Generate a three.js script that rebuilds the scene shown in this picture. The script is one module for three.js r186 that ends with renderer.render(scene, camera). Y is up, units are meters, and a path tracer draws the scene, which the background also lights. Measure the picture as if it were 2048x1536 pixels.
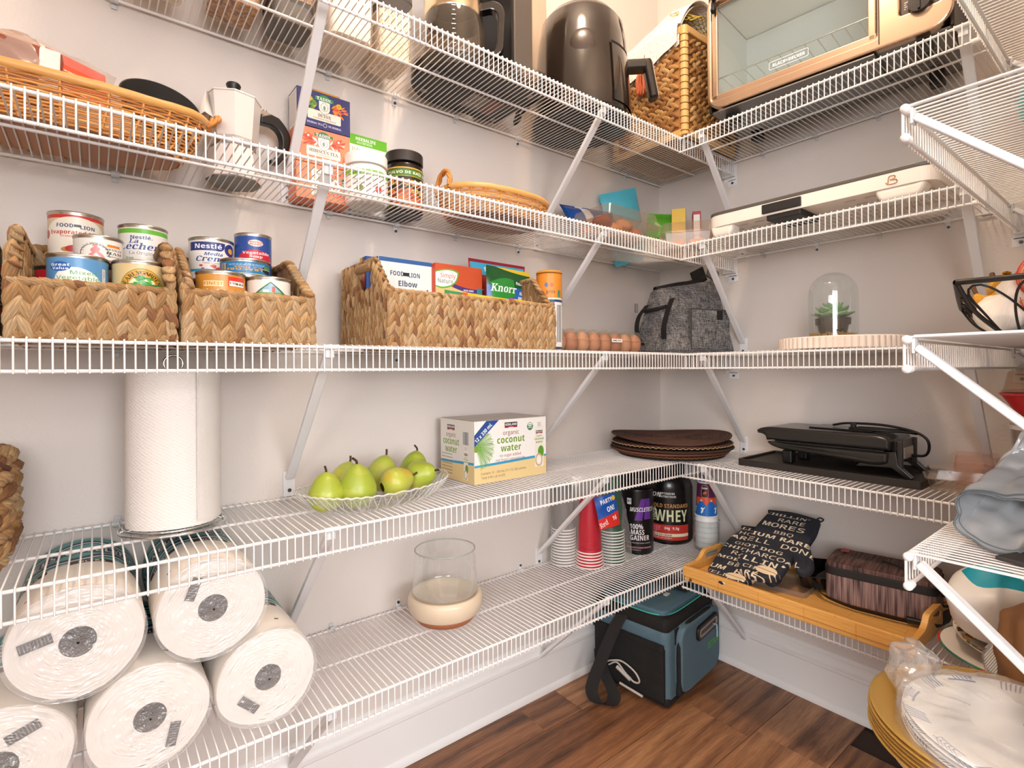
import * as THREE from 'three';
import { RoundedBoxGeometry } from 'three/addons/geometries/RoundedBoxGeometry.js';
import { mergeGeometries, mergeVertices, toCreasedNormals } from 'three/addons/utils/BufferGeometryUtils.js';
import { RectAreaLightUniformsLib } from 'three/addons/lights/RectAreaLightUniformsLib.js';
import { ImprovedNoise } from 'three/addons/math/ImprovedNoise.js';

// ---------------------------------------------------------------- camera, light, exposure
RectAreaLightUniformsLib.init();
const scene = new THREE.Scene();
scene.background = new THREE.Color(0x000000);
const EYE = 1.0016, YAW = 0.667;
const camera = new THREE.PerspectiveCamera(2 * Math.atan(768 / 1056.4) * 180 / Math.PI, 2048 / 1536, 0.02, 30);
camera.position.set(0, EYE, 0);
camera.rotation.set(0, -YAW, -0.007, 'YXZ');
camera.setViewOffset(2048, 1536, 0, 768 - 740.35, 2048, 1536);   // lens shift of the architectural lens
scene.add(camera);
const renderer = new THREE.WebGLRenderer({ antialias: true });
renderer.toneMapping = THREE.LinearToneMapping;
renderer.toneMappingExposure = 1.0;
renderer.shadowMap.enabled = true;
const LAMP = { pos: [0.62, 2.655, -0.56], color: 0xffe3c8, power: 4.0 };
const DAY = { color: 0xf4f4f8, power: 9.0 };

// ---------------------------------------------------------------- helpers
const V = (x, y, z) => new THREE.Vector3(x, y, z);
const V2 = (x, y) => new THREE.Vector2(x, y);
let seed = 12345;
function rnd() { seed = (seed * 1664525 + 1013904223) >>> 0; return seed / 4294967296; }
const rr = (a, b) => a + (b - a) * rnd();
const noise = new ImprovedNoise();
const used = new Map();
function numbered(n) { const k = used.get(n) || 0; used.set(n, k + 1); return k ? n + '_' + String(k).padStart(3, '0') : n; }
function shade(o) { o.traverse(m => { if (m.isMesh) { m.castShadow = true; m.receiveShadow = true; } }); return o; }
function prep(g) {
  let q = g.index ? g.toNonIndexed() : g;
  if (q === g) q = g.clone();
  for (const k of Object.keys(q.attributes)) if (!['position', 'normal', 'uv'].includes(k)) q.deleteAttribute(k);
  if (!q.attributes.normal) q.computeVertexNormals();
  if (!q.attributes.uv) q.setAttribute('uv', new THREE.BufferAttribute(new Float32Array(q.attributes.position.count * 2), 2));
  q.morphAttributes = {}; q.clearGroups();
  return q;
}
const join = gs => Array.isArray(gs) ? (gs.length === 1 ? gs[0] : mergeGeometries(gs.map(prep))) : gs;
function thing(name, label, category, p = [0, 0, 0], turn = 0, group) {
  const o = new THREE.Group(); o.name = numbered(name); o.position.set(...p); o.rotation.y = turn;
  o.userData = { label, category }; if (group) o.userData.group = group;
  scene.add(o); return o;
}
function part(name, gs, m, parent, label) {
  const o = new THREE.Mesh(join(gs), m); o.name = name; o.castShadow = o.receiveShadow = true;
  if (label) o.userData.label = label;
  parent.add(o); return o;
}
function stuffPart(name, gs, m, parent, label) { const o = part(name, gs, m, parent, label); o.userData.kind = 'stuff'; return o; }
function single(name, gs, m, label, category, p = [0, 0, 0], turn = 0, group) {
  const o = new THREE.Mesh(join(gs), m); o.name = numbered(name); o.position.set(...p); o.rotation.y = turn;
  o.castShadow = o.receiveShadow = true; o.userData = { label, category }; if (group) o.userData.group = group;
  scene.add(o); return o;
}
function struct(name, gs, m, parent = scene) {
  const o = new THREE.Mesh(join(gs), m); o.name = numbered(name); o.castShadow = o.receiveShadow = true;
  if (parent === scene) o.userData.kind = 'structure'; parent.add(o); return o;
}
function tr(g, x = 0, y = 0, z = 0, rx = 0, ry = 0, rz = 0, s) {
  if (s) g.scale(...(Array.isArray(s) ? s : [s, s, s]));
  if (rx || ry || rz) g.applyMatrix4(new THREE.Matrix4().makeRotationFromEuler(new THREE.Euler(rx, ry, rz)));
  g.translate(x, y, z); return g;
}
const box = (w, h, d, x = 0, y = 0, z = 0, r = 0, seg = 2) => (r ? new RoundedBoxGeometry(w, h, d, seg, r) : new THREE.BoxGeometry(w, h, d)).translate(x, y, z);
const cyl = (r1, r2, h, x = 0, y = 0, z = 0, seg = 24, open = false) => new THREE.CylinderGeometry(r1, r2, h, seg, 1, open).translate(x, y, z);
const lathe = (pts, seg = 40) => new THREE.LatheGeometry(pts.map(p => V2(p[0], p[1])), seg);
const sph = (r, x = 0, y = 0, z = 0, s, w = 16, h = 12) => { const g = new THREE.SphereGeometry(r, w, h); if (s) g.scale(...s); return g.translate(x, y, z); };
function tube(pts, r, seg, rad = 8, closed = false) {
  const c = new THREE.CatmullRomCurve3(pts.map(p => p.isVector3 ? p : V(...p)), closed, 'catmullrom', 0.5);
  return new THREE.TubeGeometry(c, seg || pts.length * 4, r, rad, closed);
}
const UP = V(0, 1, 0);
function rod(a, b, r, seg = 8, r2 = r) {
  a = a.isVector3 ? a : V(...a); b = b.isVector3 ? b : V(...b);
  const d = b.clone().sub(a), L = d.length(), g = new THREE.CylinderGeometry(r2, r, L, seg);
  g.applyQuaternion(new THREE.Quaternion().setFromUnitVectors(UP, d.normalize()));
  const m = a.clone().add(b).multiplyScalar(0.5); return g.translate(m.x, m.y, m.z);
}
// flat bar from a to b, w wide (along side direction), t thick
function bar(a, b, w, t, side = V(1, 0, 0)) {
  a = V(...a); b = V(...b); const d = b.clone().sub(a), L = d.length(); d.normalize();
  const s = side.clone().addScaledVector(d, -side.dot(d)).normalize(), n = V(0, 0, 0).crossVectors(s, d);
  const g = new RoundedBoxGeometry(w, L, t, 1, Math.min(w, t) * 0.25);
  g.applyMatrix4(new THREE.Matrix4().makeBasis(s, d, n));
  const m = a.add(b).multiplyScalar(0.5); return g.translate(m.x, m.y, m.z);
}
function ext(shape, depth, bevel = 0, bs = 2, cs = 12) {
  return new THREE.ExtrudeGeometry(shape, { depth, bevelEnabled: bevel > 0, bevelThickness: bevel, bevelSize: bevel, bevelOffset: -bevel, bevelSegments: bs, curveSegments: cs });
}
function rrect(w, h, r, x = 0, y = 0) {
  const s = new THREE.Shape(), a = x - w / 2, b = x + w / 2, c = y - h / 2, d = y + h / 2;
  s.moveTo(a + r, c); s.lineTo(b - r, c); s.quadraticCurveTo(b, c, b, c + r); s.lineTo(b, d - r); s.quadraticCurveTo(b, d, b - r, d);
  s.lineTo(a + r, d); s.quadraticCurveTo(a, d, a, d - r); s.lineTo(a, c + r); s.quadraticCurveTo(a, c, a + r, c); return s;
}
const poly = pts => { const s = new THREE.Shape(); pts.forEach((p, i) => i ? s.lineTo(p[0], p[1]) : s.moveTo(p[0], p[1])); s.closePath(); return s; };
function grid(nu, nv, f) {            // parametric sheet, f(u,v) -> [x,y,z]
  const pos = [], uv = [], idx = [];
  for (let j = 0; j <= nv; j++) for (let i = 0; i <= nu; i++) { pos.push(...f(i / nu, j / nv)); uv.push(i / nu, j / nv); }
  for (let j = 0; j < nv; j++) for (let i = 0; i < nu; i++) { const a = j * (nu + 1) + i, b = a + 1, c = a + nu + 1, d = c + 1; idx.push(a, b, d, a, d, c); }
  const g = new THREE.BufferGeometry(); g.setAttribute('position', new THREE.Float32BufferAttribute(pos, 3)); g.setAttribute('uv', new THREE.Float32BufferAttribute(uv, 2));
  g.setIndex(idx); g.computeVertexNormals(); return g;
}
function bend(g, f) { const p = g.attributes.position, v = V(0, 0, 0); for (let i = 0; i < p.count; i++) { v.fromBufferAttribute(p, i); f(v); p.setXYZ(i, v.x, v.y, v.z); } g.computeVertexNormals(); return g; }
const nz = (x, y, z, s = 1) => noise.noise(x * s + 7.3, y * s + 3.1, z * s + 11.7);
function crumple(g, amp, freq, off = 0) { const q = mergeVertices((() => { const c = g.clone(); c.deleteAttribute('normal'); return c; })()); return bend(q, v => { v.x += amp * nz(v.x, v.y, v.z + off, freq); v.y += amp * nz(v.y + 5, v.z, v.x + off, freq); v.z += amp * nz(v.z + 9, v.x, v.y + off, freq); }); }

// ---------------------------------------------------------------- materials
const srgb = h => new THREE.Color(h);
function M(color, rough = 0.6, o = {}) { return new THREE.MeshPhysicalMaterial({ color: srgb(color), roughness: rough, ...o }); }
function clear(color = 0xffffff, o = {}) { return new THREE.MeshPhysicalMaterial({ color: srgb(color), roughness: 0.04, transmission: 0.93, thickness: 0, ior: 1.4, ...o }); }
function noiseTex(w, h, f, srgbMap = false) {     // f(u,v) -> grey or [r,g,b] in 0..1
  const d = new Uint8Array(w * h * 4);
  for (let j = 0; j < h; j++) for (let i = 0; i < w; i++) {
    const c = f(i / w, j / h), k = (j * w + i) * 4, a = Array.isArray(c) ? c : [c, c, c];
    for (let q = 0; q < 3; q++) d[k + q] = Math.max(0, Math.min(255, a[q] * 255)); d[k + 3] = 255;
  }
  const t = new THREE.DataTexture(d, w, h); t.magFilter = THREE.LinearFilter; t.minFilter = THREE.LinearMipmapLinearFilter; t.generateMipmaps = true;
  t.wrapS = t.wrapT = THREE.RepeatWrapping; if (srgbMap) t.colorSpace = THREE.SRGBColorSpace; t.needsUpdate = true; return t;
}
function art(w, h, draw) {             // printed artwork, w x h pixels, drawn with y down
  const c = document.createElement('canvas'); c.width = w; c.height = h; const x = c.getContext('2d'); draw(x, w, h);
  const t = new THREE.CanvasTexture(c); t.colorSpace = THREE.SRGBColorSpace; t.anisotropy = 8; return t;
}
const printed = (t, rough = 0.45, o = {}) => new THREE.MeshPhysicalMaterial({ map: t, roughness: rough, ...o });
function txt(x, s, px, py, size, color = '#000', o = {}) {
  x.save(); x.translate(px, py); if (o.rot) x.rotate(o.rot); x.fillStyle = color; x.textAlign = o.align || 'center'; x.textBaseline = 'middle';
  x.font = `${o.italic ? 'italic ' : ''}${o.weight || 'bold'} ${size}px ${o.font || 'sans-serif'}`;
  if (o.sx) x.scale(o.sx, 1);
  if (o.stroke) { x.lineJoin = 'round'; x.lineWidth = o.sw || size * 0.2; x.strokeStyle = o.stroke; x.strokeText(s, 0, 0); }
  x.fillText(s, 0, 0); x.restore();
}
function fillR(x, c, a, b, w, h) { x.fillStyle = c; x.fillRect(a, b, w, h); }
function ell(x, c, cx, cy, rx, ry, rot = 0) { x.fillStyle = c; x.beginPath(); x.ellipse(cx, cy, rx, ry, rot, 0, 7); x.fill(); }
function smallPrint(x, px, py, w, rows, dy, color = '#555', al = 0.8) { x.save(); x.globalAlpha = al; x.fillStyle = color; for (let r = 0; r < rows; r++) { let a = px; const e = px + w * (r === rows - 1 ? 0.6 : 1); while (a < e) { const l = 4 + rnd() * 14; x.fillRect(a, py + r * dy, Math.min(l, e - a), dy * 0.42); a += l + 4; } } x.restore(); }
function bars(x, px, py, w, h) { fillR(x, '#fff', px, py, w, h); let a = px + 3; while (a < px + w - 4) { const l = 1 + rnd() * 3; fillR(x, '#111', a, py + 3, l, h - 6); a += l + 1 + rnd() * 3; } }
const peel = noiseTex(256, 256, (u, v) => { const k = Math.PI * 2, a = Math.cos(u * k), b = Math.sin(u * k), c = Math.cos(v * k), d = Math.sin(v * k); return 0.5 + 0.25 * nz(a * 6 + c * 5, b * 6 + d * 5, c * 4) + 0.22 * nz(a * 14, b * 14 + c * 13, d * 13); });
const MAT = {
  wall: M(0xdbd3cc, 0.72, { bumpMap: peel, bumpScale: 0.0006 }),
  trim: M(0xeeedeb, 0.38),
  ceil: M(0xf0eeea, 0.9),
  wire: M(0xf2f0ee, 0.32),
  bracket: M(0xe9e9ea, 0.38),
  clip: M(0xe8eaec, 0.3, { transmission: 0.35, thickness: 0 }),
  screw: M(0x6a6a6e, 0.35, { metalness: 0.9 }),
  black: M(0x141414, 0.4), blackGloss: M(0x0d0c0c, 0.14, { clearcoat: 0.6, clearcoatRoughness: 0.1 }),
  white: M(0xf3f1ee, 0.4), steel: M(0xc9c4bd, 0.28, { metalness: 1 }), chrome: M(0xd8d8d8, 0.1, { metalness: 1 }),
  paper: M(0xf6f2ec, 0.95), glass: clear(0xfafcfb), plastic: clear(0xf4f4f2, { roughness: 0.1 }),
};
// ---------------------------------------------------------------- room shell
const XL = -0.80, XR = 1.70, ZB = -1.24, ZF = 0.07, CEIL = 2.74, TH = 0.12;
function uvm(g, s = 1) {        // uv in metres from position, by dominant normal
  const q = g.index ? g.toNonIndexed() : g, p = q.attributes.position, n = q.attributes.normal, uv = new Float32Array(p.count * 2);
  for (let i = 0; i < p.count; i++) {
    const ax = Math.abs(n.getX(i)), ay = Math.abs(n.getY(i)), az = Math.abs(n.getZ(i));
    const [a, b] = ay > ax && ay > az ? [p.getX(i), p.getZ(i)] : ax > az ? [p.getZ(i), p.getY(i)] : [p.getX(i), p.getY(i)];
    uv[i * 2] = a * s; uv[i * 2 + 1] = b * s;
  }
  q.setAttribute('uv', new THREE.BufferAttribute(uv, 2)); return q;
}
const slab = (x0, x1, y0, y1, z0, z1) => uvm(box(x1 - x0, y1 - y0, z1 - z0, (x0 + x1) / 2, (y0 + y1) / 2, (z0 + z1) / 2), 5);
struct('wall_back', slab(XL - TH, XR + TH, 0, CEIL, ZB - TH, ZB), MAT.wall);
struct('wall_right', slab(XR, XR + TH, 0, CEIL, ZB, ZF), MAT.wall);
struct('wall_left', slab(XL - TH, XL, 0, CEIL, ZB, ZF), MAT.wall);
const DX0 = -0.74, DX1 = 0.82, DH = 2.12;
struct('wall_front', [slab(XL - TH, DX0, 0, CEIL, ZF, ZF + TH), slab(DX1, XR + TH, 0, CEIL, ZF, ZF + TH), slab(DX0, DX1, DH, CEIL, ZF, ZF + TH)], MAT.wall);
struct('ceiling', slab(XL - TH, XR + TH, CEIL, CEIL + TH, ZB - TH, ZF + TH), MAT.ceil);
// the adjoining room that the doorway opens to
const KX0 = -2.2, KX1 = 2.6, KZ1 = 3.4;
struct('wall_far_left', slab(KX0 - TH, KX0, 0, CEIL, ZF + TH, KZ1), MAT.wall);
struct('wall_far_right', slab(KX1, KX1 + TH, 0, CEIL, ZF + TH, KZ1), MAT.wall);
struct('wall_far', slab(KX0 - TH, KX1 + TH, 0, CEIL, KZ1, KZ1 + TH), MAT.wall);
struct('wall_side', [slab(KX0 - TH, XL - TH, 0, CEIL, ZF, ZF + TH), slab(XR + TH, KX1 + TH, 0, CEIL, ZF, ZF + TH)], MAT.wall);
struct('ceiling_far', slab(KX0 - TH, KX1 + TH, CEIL, CEIL + TH, ZF + TH, KZ1 + TH), MAT.ceil);
// floor: individual vinyl planks on a sub-floor
const floor = struct('floor', slab(KX0 - TH, KX1 + TH, -0.12, -0.006, ZB - TH, KZ1 + TH), M(0x3a2a20, 0.8));
function woodTex(seedv, dark, mid, light) {
  const A = srgb(dark), B = srgb(mid), C = srgb(light);
  return noiseTex(1024, 256, (u, v) => {
    const X = u * 2.4, Y = v * 3.2, w = nz(X * 1.1 + seedv, Y * 1.3, seedv) * 0.5;
    const g = nz(X * 1.6 + seedv * 3, Y * 9 + w * 3, 2), f = nz(X * 7 + seedv, Y * 55 + w * 4, 5), s = nz(X * 24, Y * 140, seedv);
    let t = 0.5 + 0.55 * g + 0.3 * f + 0.2 * s; const k = Math.max(0, nz(X * 2.2, Y * 2 + 3, seedv + 8) - 0.35) * 1.6; t -= k;
    t = Math.max(0, Math.min(1, t)); const c = t < 0.5 ? A.clone().lerp(B, t * 2) : B.clone().lerp(C, t * 2 - 1);
    c.convertLinearToSRGB(); return [c.r, c.g, c.b];
  }, true);
}
const planks = [woodTex(1.7, 0x5a3a26, 0x8f6344, 0xb4835c), woodTex(5.2, 0x664430, 0x9b6e4c, 0xbf9067), woodTex(9.1, 0x4f3422, 0x84583c, 0xa8774f)].map(t => new THREE.MeshPhysicalMaterial({ map: t, roughness: 0.42, bumpMap: t, bumpScale: 0.0006 }));
{
  const W = 0.182, Ln = 1.22, geo = [0, 1, 2].map(k => { const g = box(Ln - 0.0016, 0.008, W - 0.0014, 0, 0, 0, 0.0012, 1); const p = g.attributes.position, uv = g.attributes.uv; for (let i = 0; i < p.count; i++) uv.setXY(i, p.getX(i) / 1.6 + k * 0.31 + 0.4, p.getZ(i) / 0.6 + 0.2 + k * 0.27); return g; });
  for (let r = 0; r < 9; r++) for (let c = 0; c < 3; c++) {
    const off = [0.35, -0.18, 0.62, 0.08, -0.42, 0.47, 0.2, -0.3, 0.55][r], x = -0.45 + off + (c - 0.5) * Ln, m = part('plank', geo[(r * 2 + c) % 3], planks[(r + c * 2) % 3], floor);
    m.position.set(x, -0.004, ZB + 0.05 + r * W);
  }
}
// baseboards: stepped profile with a moulded cap
function baseboard(name, len, p, turn) {
  const s = new THREE.Shape(); s.moveTo(0, 0); s.lineTo(0.02, 0); s.quadraticCurveTo(0.02, 0.012, 0.0145, 0.018); s.lineTo(0.0125, 0.02); s.lineTo(0.0125, 0.112); s.lineTo(0.016, 0.116); s.lineTo(0.0165, 0.126);
  s.quadraticCurveTo(0.011, 0.130, 0.010, 0.138); s.quadraticCurveTo(0.0095, 0.148, 0.005, 0.153); s.lineTo(0.004, 0.164); s.lineTo(0, 0.166); s.closePath();
  const o = struct(name, ext(s, len, 0), MAT.trim); o.position.set(...p); o.rotation.y = turn; return o;
}
baseboard('baseboard_back', XR - XL, [XR, 0, ZB], -Math.PI / 2);
baseboard('baseboard_right', ZF - ZB, [XR, 0, ZF], Math.PI);
baseboard('baseboard_front', XR - DX1 - 0.07, [DX1 + 0.07, 0, ZF], Math.PI / 2);
for (const o of scene.children) if (o.name === 'baseboard_right') o.rotation.y = Math.PI;
{ const t = struct('trim_1', [box(0.07, DH + 0.07, 0.018, DX1 + 0.035, (DH + 0.07) / 2, ZF - 0.009, 0.004), box(0.04, DH + 0.07, 0.018, DX0 - 0.02, (DH + 0.07) / 2, ZF - 0.009, 0.004), box(DX1 - DX0 + 0.1, 0.07, 0.018, (DX0 + DX1) / 2, DH + 0.035, ZF - 0.009, 0.004)], MAT.trim); }
// unseen pantry ceiling lamp, out of view, lights shelves and walls from above
{
  const t = thing('unseen_ceiling_lamp', 'unseen round white dome lamp on the pantry ceiling, out of view', 'lamp', [LAMP.pos[0], CEIL, LAMP.pos[2]]);
  part('base', lathe([[0, 0], [0.15, 0], [0.155, -0.012], [0.15, -0.028], [0, -0.028]], 40), MAT.white, t);
  part('diffuser', lathe([[0.145, -0.028], [0.14, -0.045], [0.11, -0.068], [0.06, -0.08], [0, -0.084]], 40), M(0xfff4e6, 0.6, { emissive: srgb(LAMP.color), emissiveIntensity: 3 }), t);
  const l = new THREE.PointLight(LAMP.color, LAMP.power, 0, 2); l.position.set(LAMP.pos[0], LAMP.pos[1] - 0.03, LAMP.pos[2]); l.castShadow = true; l.shadow.radius = 4; scene.add(l);
}
// adjoining room, out of view: an unseen window and an added fill window
{
  const w = struct('unseen_window_1', [box(2.3, 0.08, 0.05, 0.2, 0.84, KZ1 - 0.02), box(2.3, 0.08, 0.05, 0.2, 2.26, KZ1 - 0.02), box(0.08, 1.5, 0.05, -0.91, 1.55, KZ1 - 0.02), box(0.08, 1.5, 0.05, 1.31, 1.55, KZ1 - 0.02), box(0.05, 1.5, 0.05, 0.2, 1.55, KZ1 - 0.02)], MAT.trim);  // out of view behind the camera, placed to light the shelf fronts
  const p = new THREE.Mesh(box(2.2, 1.4, 0.01, 0.2, 1.55, KZ1 - 0.012), M(0xffffff, 0.6, { emissive: srgb(DAY.color), emissiveIntensity: 2 })); p.name = 'unseen_pane'; w.add(p);
  const l = new THREE.RectAreaLight(DAY.color, DAY.power, 2.14, 1.36); l.position.set(0.2, 1.55, KZ1 - 0.06); l.lookAt(0.2, 1.55, 0); scene.add(l);
  const w2 = struct('added_fill_window_2', [box(0.05, 0.08, 2.1, KX0 + 0.02, 0.84, 1.7), box(0.05, 0.08, 2.1, KX0 + 0.02, 2.26, 1.7), box(0.05, 1.5, 0.08, KX0 + 0.02, 1.55, 0.69), box(0.05, 1.5, 0.08, KX0 + 0.02, 1.55, 2.71)], MAT.trim);  // added window, serves as fill light for the right wall
  const p2 = new THREE.Mesh(box(0.01, 1.4, 2.0, KX0 + 0.012, 1.55, 1.7), M(0xffffff, 0.6, { emissive: srgb(DAY.color), emissiveIntensity: 2 })); p2.name = 'unseen_pane'; w2.add(p2);
  const l2 = new THREE.RectAreaLight(DAY.color, DAY.power * 1.35, 1.94, 1.36); l2.position.set(KX0 + 0.06, 1.55, 1.7); l2.lookAt(3, 1.55, 1.7); scene.add(l2);
}

// ---------------------------------------------------------------- wire shelves
const HL = [1.6977, 1.3725, 1.0449, 0.7203, 0.3984], HR = [1.6955, 1.3713, 1.0439, 0.7186, 0.3848], HT = [1.6801, 1.3592, 1.0399, 0.7400, 0.405];
const LIP = 0.0406, RW = 0.0013, RR = 0.0028, PITCH = 0.0129, TOP = RR + RW * 2 + 0.0002;
const yL = HL.map(h => h + TOP), yR = HR.map(h => h + TOP), yT = HT.map(h => h + TOP);
// one bent wire: runs back (local -z = wall side) to front (z = 0), then down; depth D
function wireGeo(D) {
  const y = RR + RW, f = RR + RW, P = [V(0, y, -D), V(0, y, f - 0.002), V(0, y - 0.002, f), V(0, -LIP - 0.003, f)];
  const n = 6, pos = [], nor = [], idx = [];
  const tang = [V(0, 0, 1), V(0, -0.4, 0.9), V(0, -0.9, 0.4), V(0, -1, 0)];
  P.forEach((p, k) => { const t = tang[k].normalize(), a = V(1, 0, 0), b = V(0, 0, 0).crossVectors(t, a); for (let i = 0; i < n; i++) { const q = i / n * Math.PI * 2, d = a.clone().multiplyScalar(Math.cos(q)).addScaledVector(b, Math.sin(q)); pos.push(p.x + d.x * RW, p.y + d.y * RW, p.z + d.z * RW); nor.push(d.x, d.y, d.z); } });
  for (let k = 0; k < 3; k++) for (let i = 0; i < n; i++) { const a = k * n + i, b = k * n + (i + 1) % n; idx.push(a, b, a + n, b, b + n, a + n); }
  for (const k of [0, 3]) { const c = pos.length / 3, t = k ? V(0, -1, 0) : V(0, 0, -1); pos.push(P[k].x, P[k].y, P[k].z); nor.push(t.x, t.y, t.z); for (let i = 0; i < n; i++) { const a = k * n + i, b = k * n + (i + 1) % n; k ? idx.push(c, a, b) : idx.push(c, b, a); } }
  const g = new THREE.BufferGeometry(); g.setAttribute('position', new THREE.Float32BufferAttribute(pos, 3)); g.setAttribute('normal', new THREE.Float32BufferAttribute(nor, 3)); g.setAttribute('uv', new THREE.Float32BufferAttribute(new Float32Array(pos.length / 3 * 2), 2)); g.setIndex(idx); return g;
}
// shelf in local frame: front lip at z=0, wall at z=-(D+gap), runs along local x from 0 to L
function wireShelf(name, label, L, D, wallZ, p, turn, braces, clips, o = {}) {
  const t = thing(name, label, 'shelf', p, turn, undefined);
  const rods = [['front_rod', 0, 0], ['front_rod', -LIP, 0], ['middle_rod', 0, -D * 0.5], ['back_rod', 0, -D]];
  for (const [n, y, z] of rods) {
    const q = part(n, rod([-0.004, y, z], [L + 0.004, y, z], RR, 10), MAT.wire, t);
    if (o.caps && z === 0) for (const e of o.caps) part('end_cap', [sph(0.0062, e ? L + 0.004 : -0.004, y, z, null, 12, 8), rod([e ? L - 0.01 : -0.002, y, z], [e ? L + 0.003 : 0.008, y, z], 0.0058, 10)], MAT.white, q);
  }
  const g = o.geo || wireGeo(D + 0.004), n = Math.round(L / PITCH);
  for (let i = 0; i <= n; i++) { const m = part('wire', g, MAT.wire, t); m.position.x = Math.min(L, i * PITCH + 0.003); }
  for (const [bx, drop, bx2] of braces) {
    const x2 = bx2 ?? bx, a = [bx, -0.010, -0.008], b = [x2, -drop + 0.02, wallZ + 0.007];
    const br = part('brace', bar(a, b, 0.019, 0.010), MAT.bracket, t);
    part('hook', [box(0.016, 0.022, 0.004, bx, -0.008, -0.005, 0.001, 1), rod([bx - 0.012, 0, 0], [bx + 0.012, 0, 0], RR + 0.0016, 10)], MAT.bracket, br);
    part('wall_plate', [box(0.026, 0.056, 0.004, x2, -drop + 0.006, wallZ + 0.002, 0.0015, 1)], MAT.bracket, br);
    part('screw', [cyl(0.0042, 0.0042, 0.002, 0, 0, 0, 10).rotateX(Math.PI / 2).translate(x2, -drop - 0.008, wallZ + 0.0046), cyl(0.0016, 0.0016, 0.003, 0, 0, 0, 6).rotateX(Math.PI / 2).translate(x2, -drop - 0.008, wallZ + 0.005)], MAT.screw, br);
  }
  for (const [cx, kind] of clips) {
    const up = o.clipsUp ? 1 : -1;
    const c = part('wall_clip', [box(0.010, kind ? 0.024 : 0.017, 0.003, cx, up * (kind ? 0.010 : 0.005), wallZ + 0.002, 0.001, 1), tr(cyl(0.006, 0.006, 0.013, 0, 0, 0, 12), cx, 0.0, -D, 0, 0, Math.PI / 2), box(0.009, 0.008, 0.01, cx, 0.003, wallZ + 0.006, 0.001, 1)], kind ? MAT.bracket : MAT.clip, t);
    if (kind) part('screw', [cyl(0.0036, 0.0036, 0.003, 0, 0, 0, 10).rotateX(Math.PI / 2).translate(cx, up * 0.016, wallZ + 0.005)], MAT.screw, c);
  }
  if (o.end) for (const e of o.end) { const s = e ? 1 : -1, x = (e ? L : 0) + s * 0.007;
    const b = part('end_bracket', [box(0.003, 0.062, 0.044, x + s * 0.0015, -0.028, -0.012, 0.001, 1), box(0.024, 0.003, 0.034, x - s * 0.010, -0.0475, -0.010, 0.001, 1), box(0.003, 0.022, 0.034, x + s * 0.0015, -0.066, -0.004, 0.001, 1), box(0.024, 0.05, 0.003, x - s * 0.010, -0.024, -0.028, 0.001, 1)], MAT.bracket, t);
    part('screw', cyl(0.004, 0.004, 0.003, 0, 0, 0, 10).rotateZ(Math.PI / 2).translate(x - s * 0.001, -0.067, -0.004), MAT.screw, b); }
  return t;
}
const LX0 = -0.5, DL = 0.292, DRt = 0.302;
const gL = wireGeo(DL + 0.004), gR = wireGeo(DRt + 0.004), gT = wireGeo(0.298);
const lab = (i, s) => ['topmost', 'second from top', 'middle', 'fourth from top', 'lowest'][i] + ' white shelf ' + s;
const onLeft = ['along the back wall under the coffee maker and air fryer', 'along the back wall under wicker baskets and tea', 'along the back wall under the baskets of cans', 'along the back wall under the pears and paper towels', 'along the back wall under the glass vase and cups'];
const onRight = ['on the side wall under the toaster oven', 'on the side wall under the electric griddle', 'on the side wall under the succulent dome', 'on the side wall under the closed grill press', 'on the side wall under the bamboo tray'];
const onT = ['jutting in at right with dark items above', 'jutting in at right under a teal item', 'jutting in at right under the garlic bowl', 'jutting in at right under the grey plastic bag', 'jutting in at lower right under the plates'];
for (let i = 0; i < 5; i++) {
  wireShelf('wire_shelf', lab(i, onLeft[i]), XR - 0.008 - LX0, DL, ZB + 0.938, [LX0, HL[i], -0.938], 0,
    [[0.328 - LX0, 0.300, 0.338 - LX0], [1.058 - LX0, 0.303, 1.075 - LX0]], [[-0.3, 1], [0.03, 0], [0.43, 0], [0.60, 1], [0.78, 0], [1.0, 1], [1.5, 0]].map(c => [c[0] - LX0, c[1]]), { geo: gL, end: [1], clipsUp: i > 2 });
  wireShelf('wire_shelf', lab(i, onRight[i]), 0.685, DRt, -(XR - 1.388), [1.388, HR[i], -0.935], -Math.PI / 2,
    [[0.066, 0.303, 0.028], [0.661, 0.303, 0.645]], [[0.1, 0], [0.26, i === 1 ? 1 : 0], [0.42, 0], [0.57, 1]], { geo: gR, caps: [1], clipsUp: i > 2 });
}
for (let i = 0; i < 5; i++) wireShelf('wire_shelf', lab(i, onT[i]), XR - 0.008 - 0.884, 0.294, -(ZF + 0.236), [XR - 0.008, HT[i], -0.236], Math.PI,
  [[0.795, 0.30, 0.795], [0.1, 0.30, 0.1]], [[0.2, 0], [0.5, 1], [0.7, 0]], { geo: gT, caps: [1], end: [0] });
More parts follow.
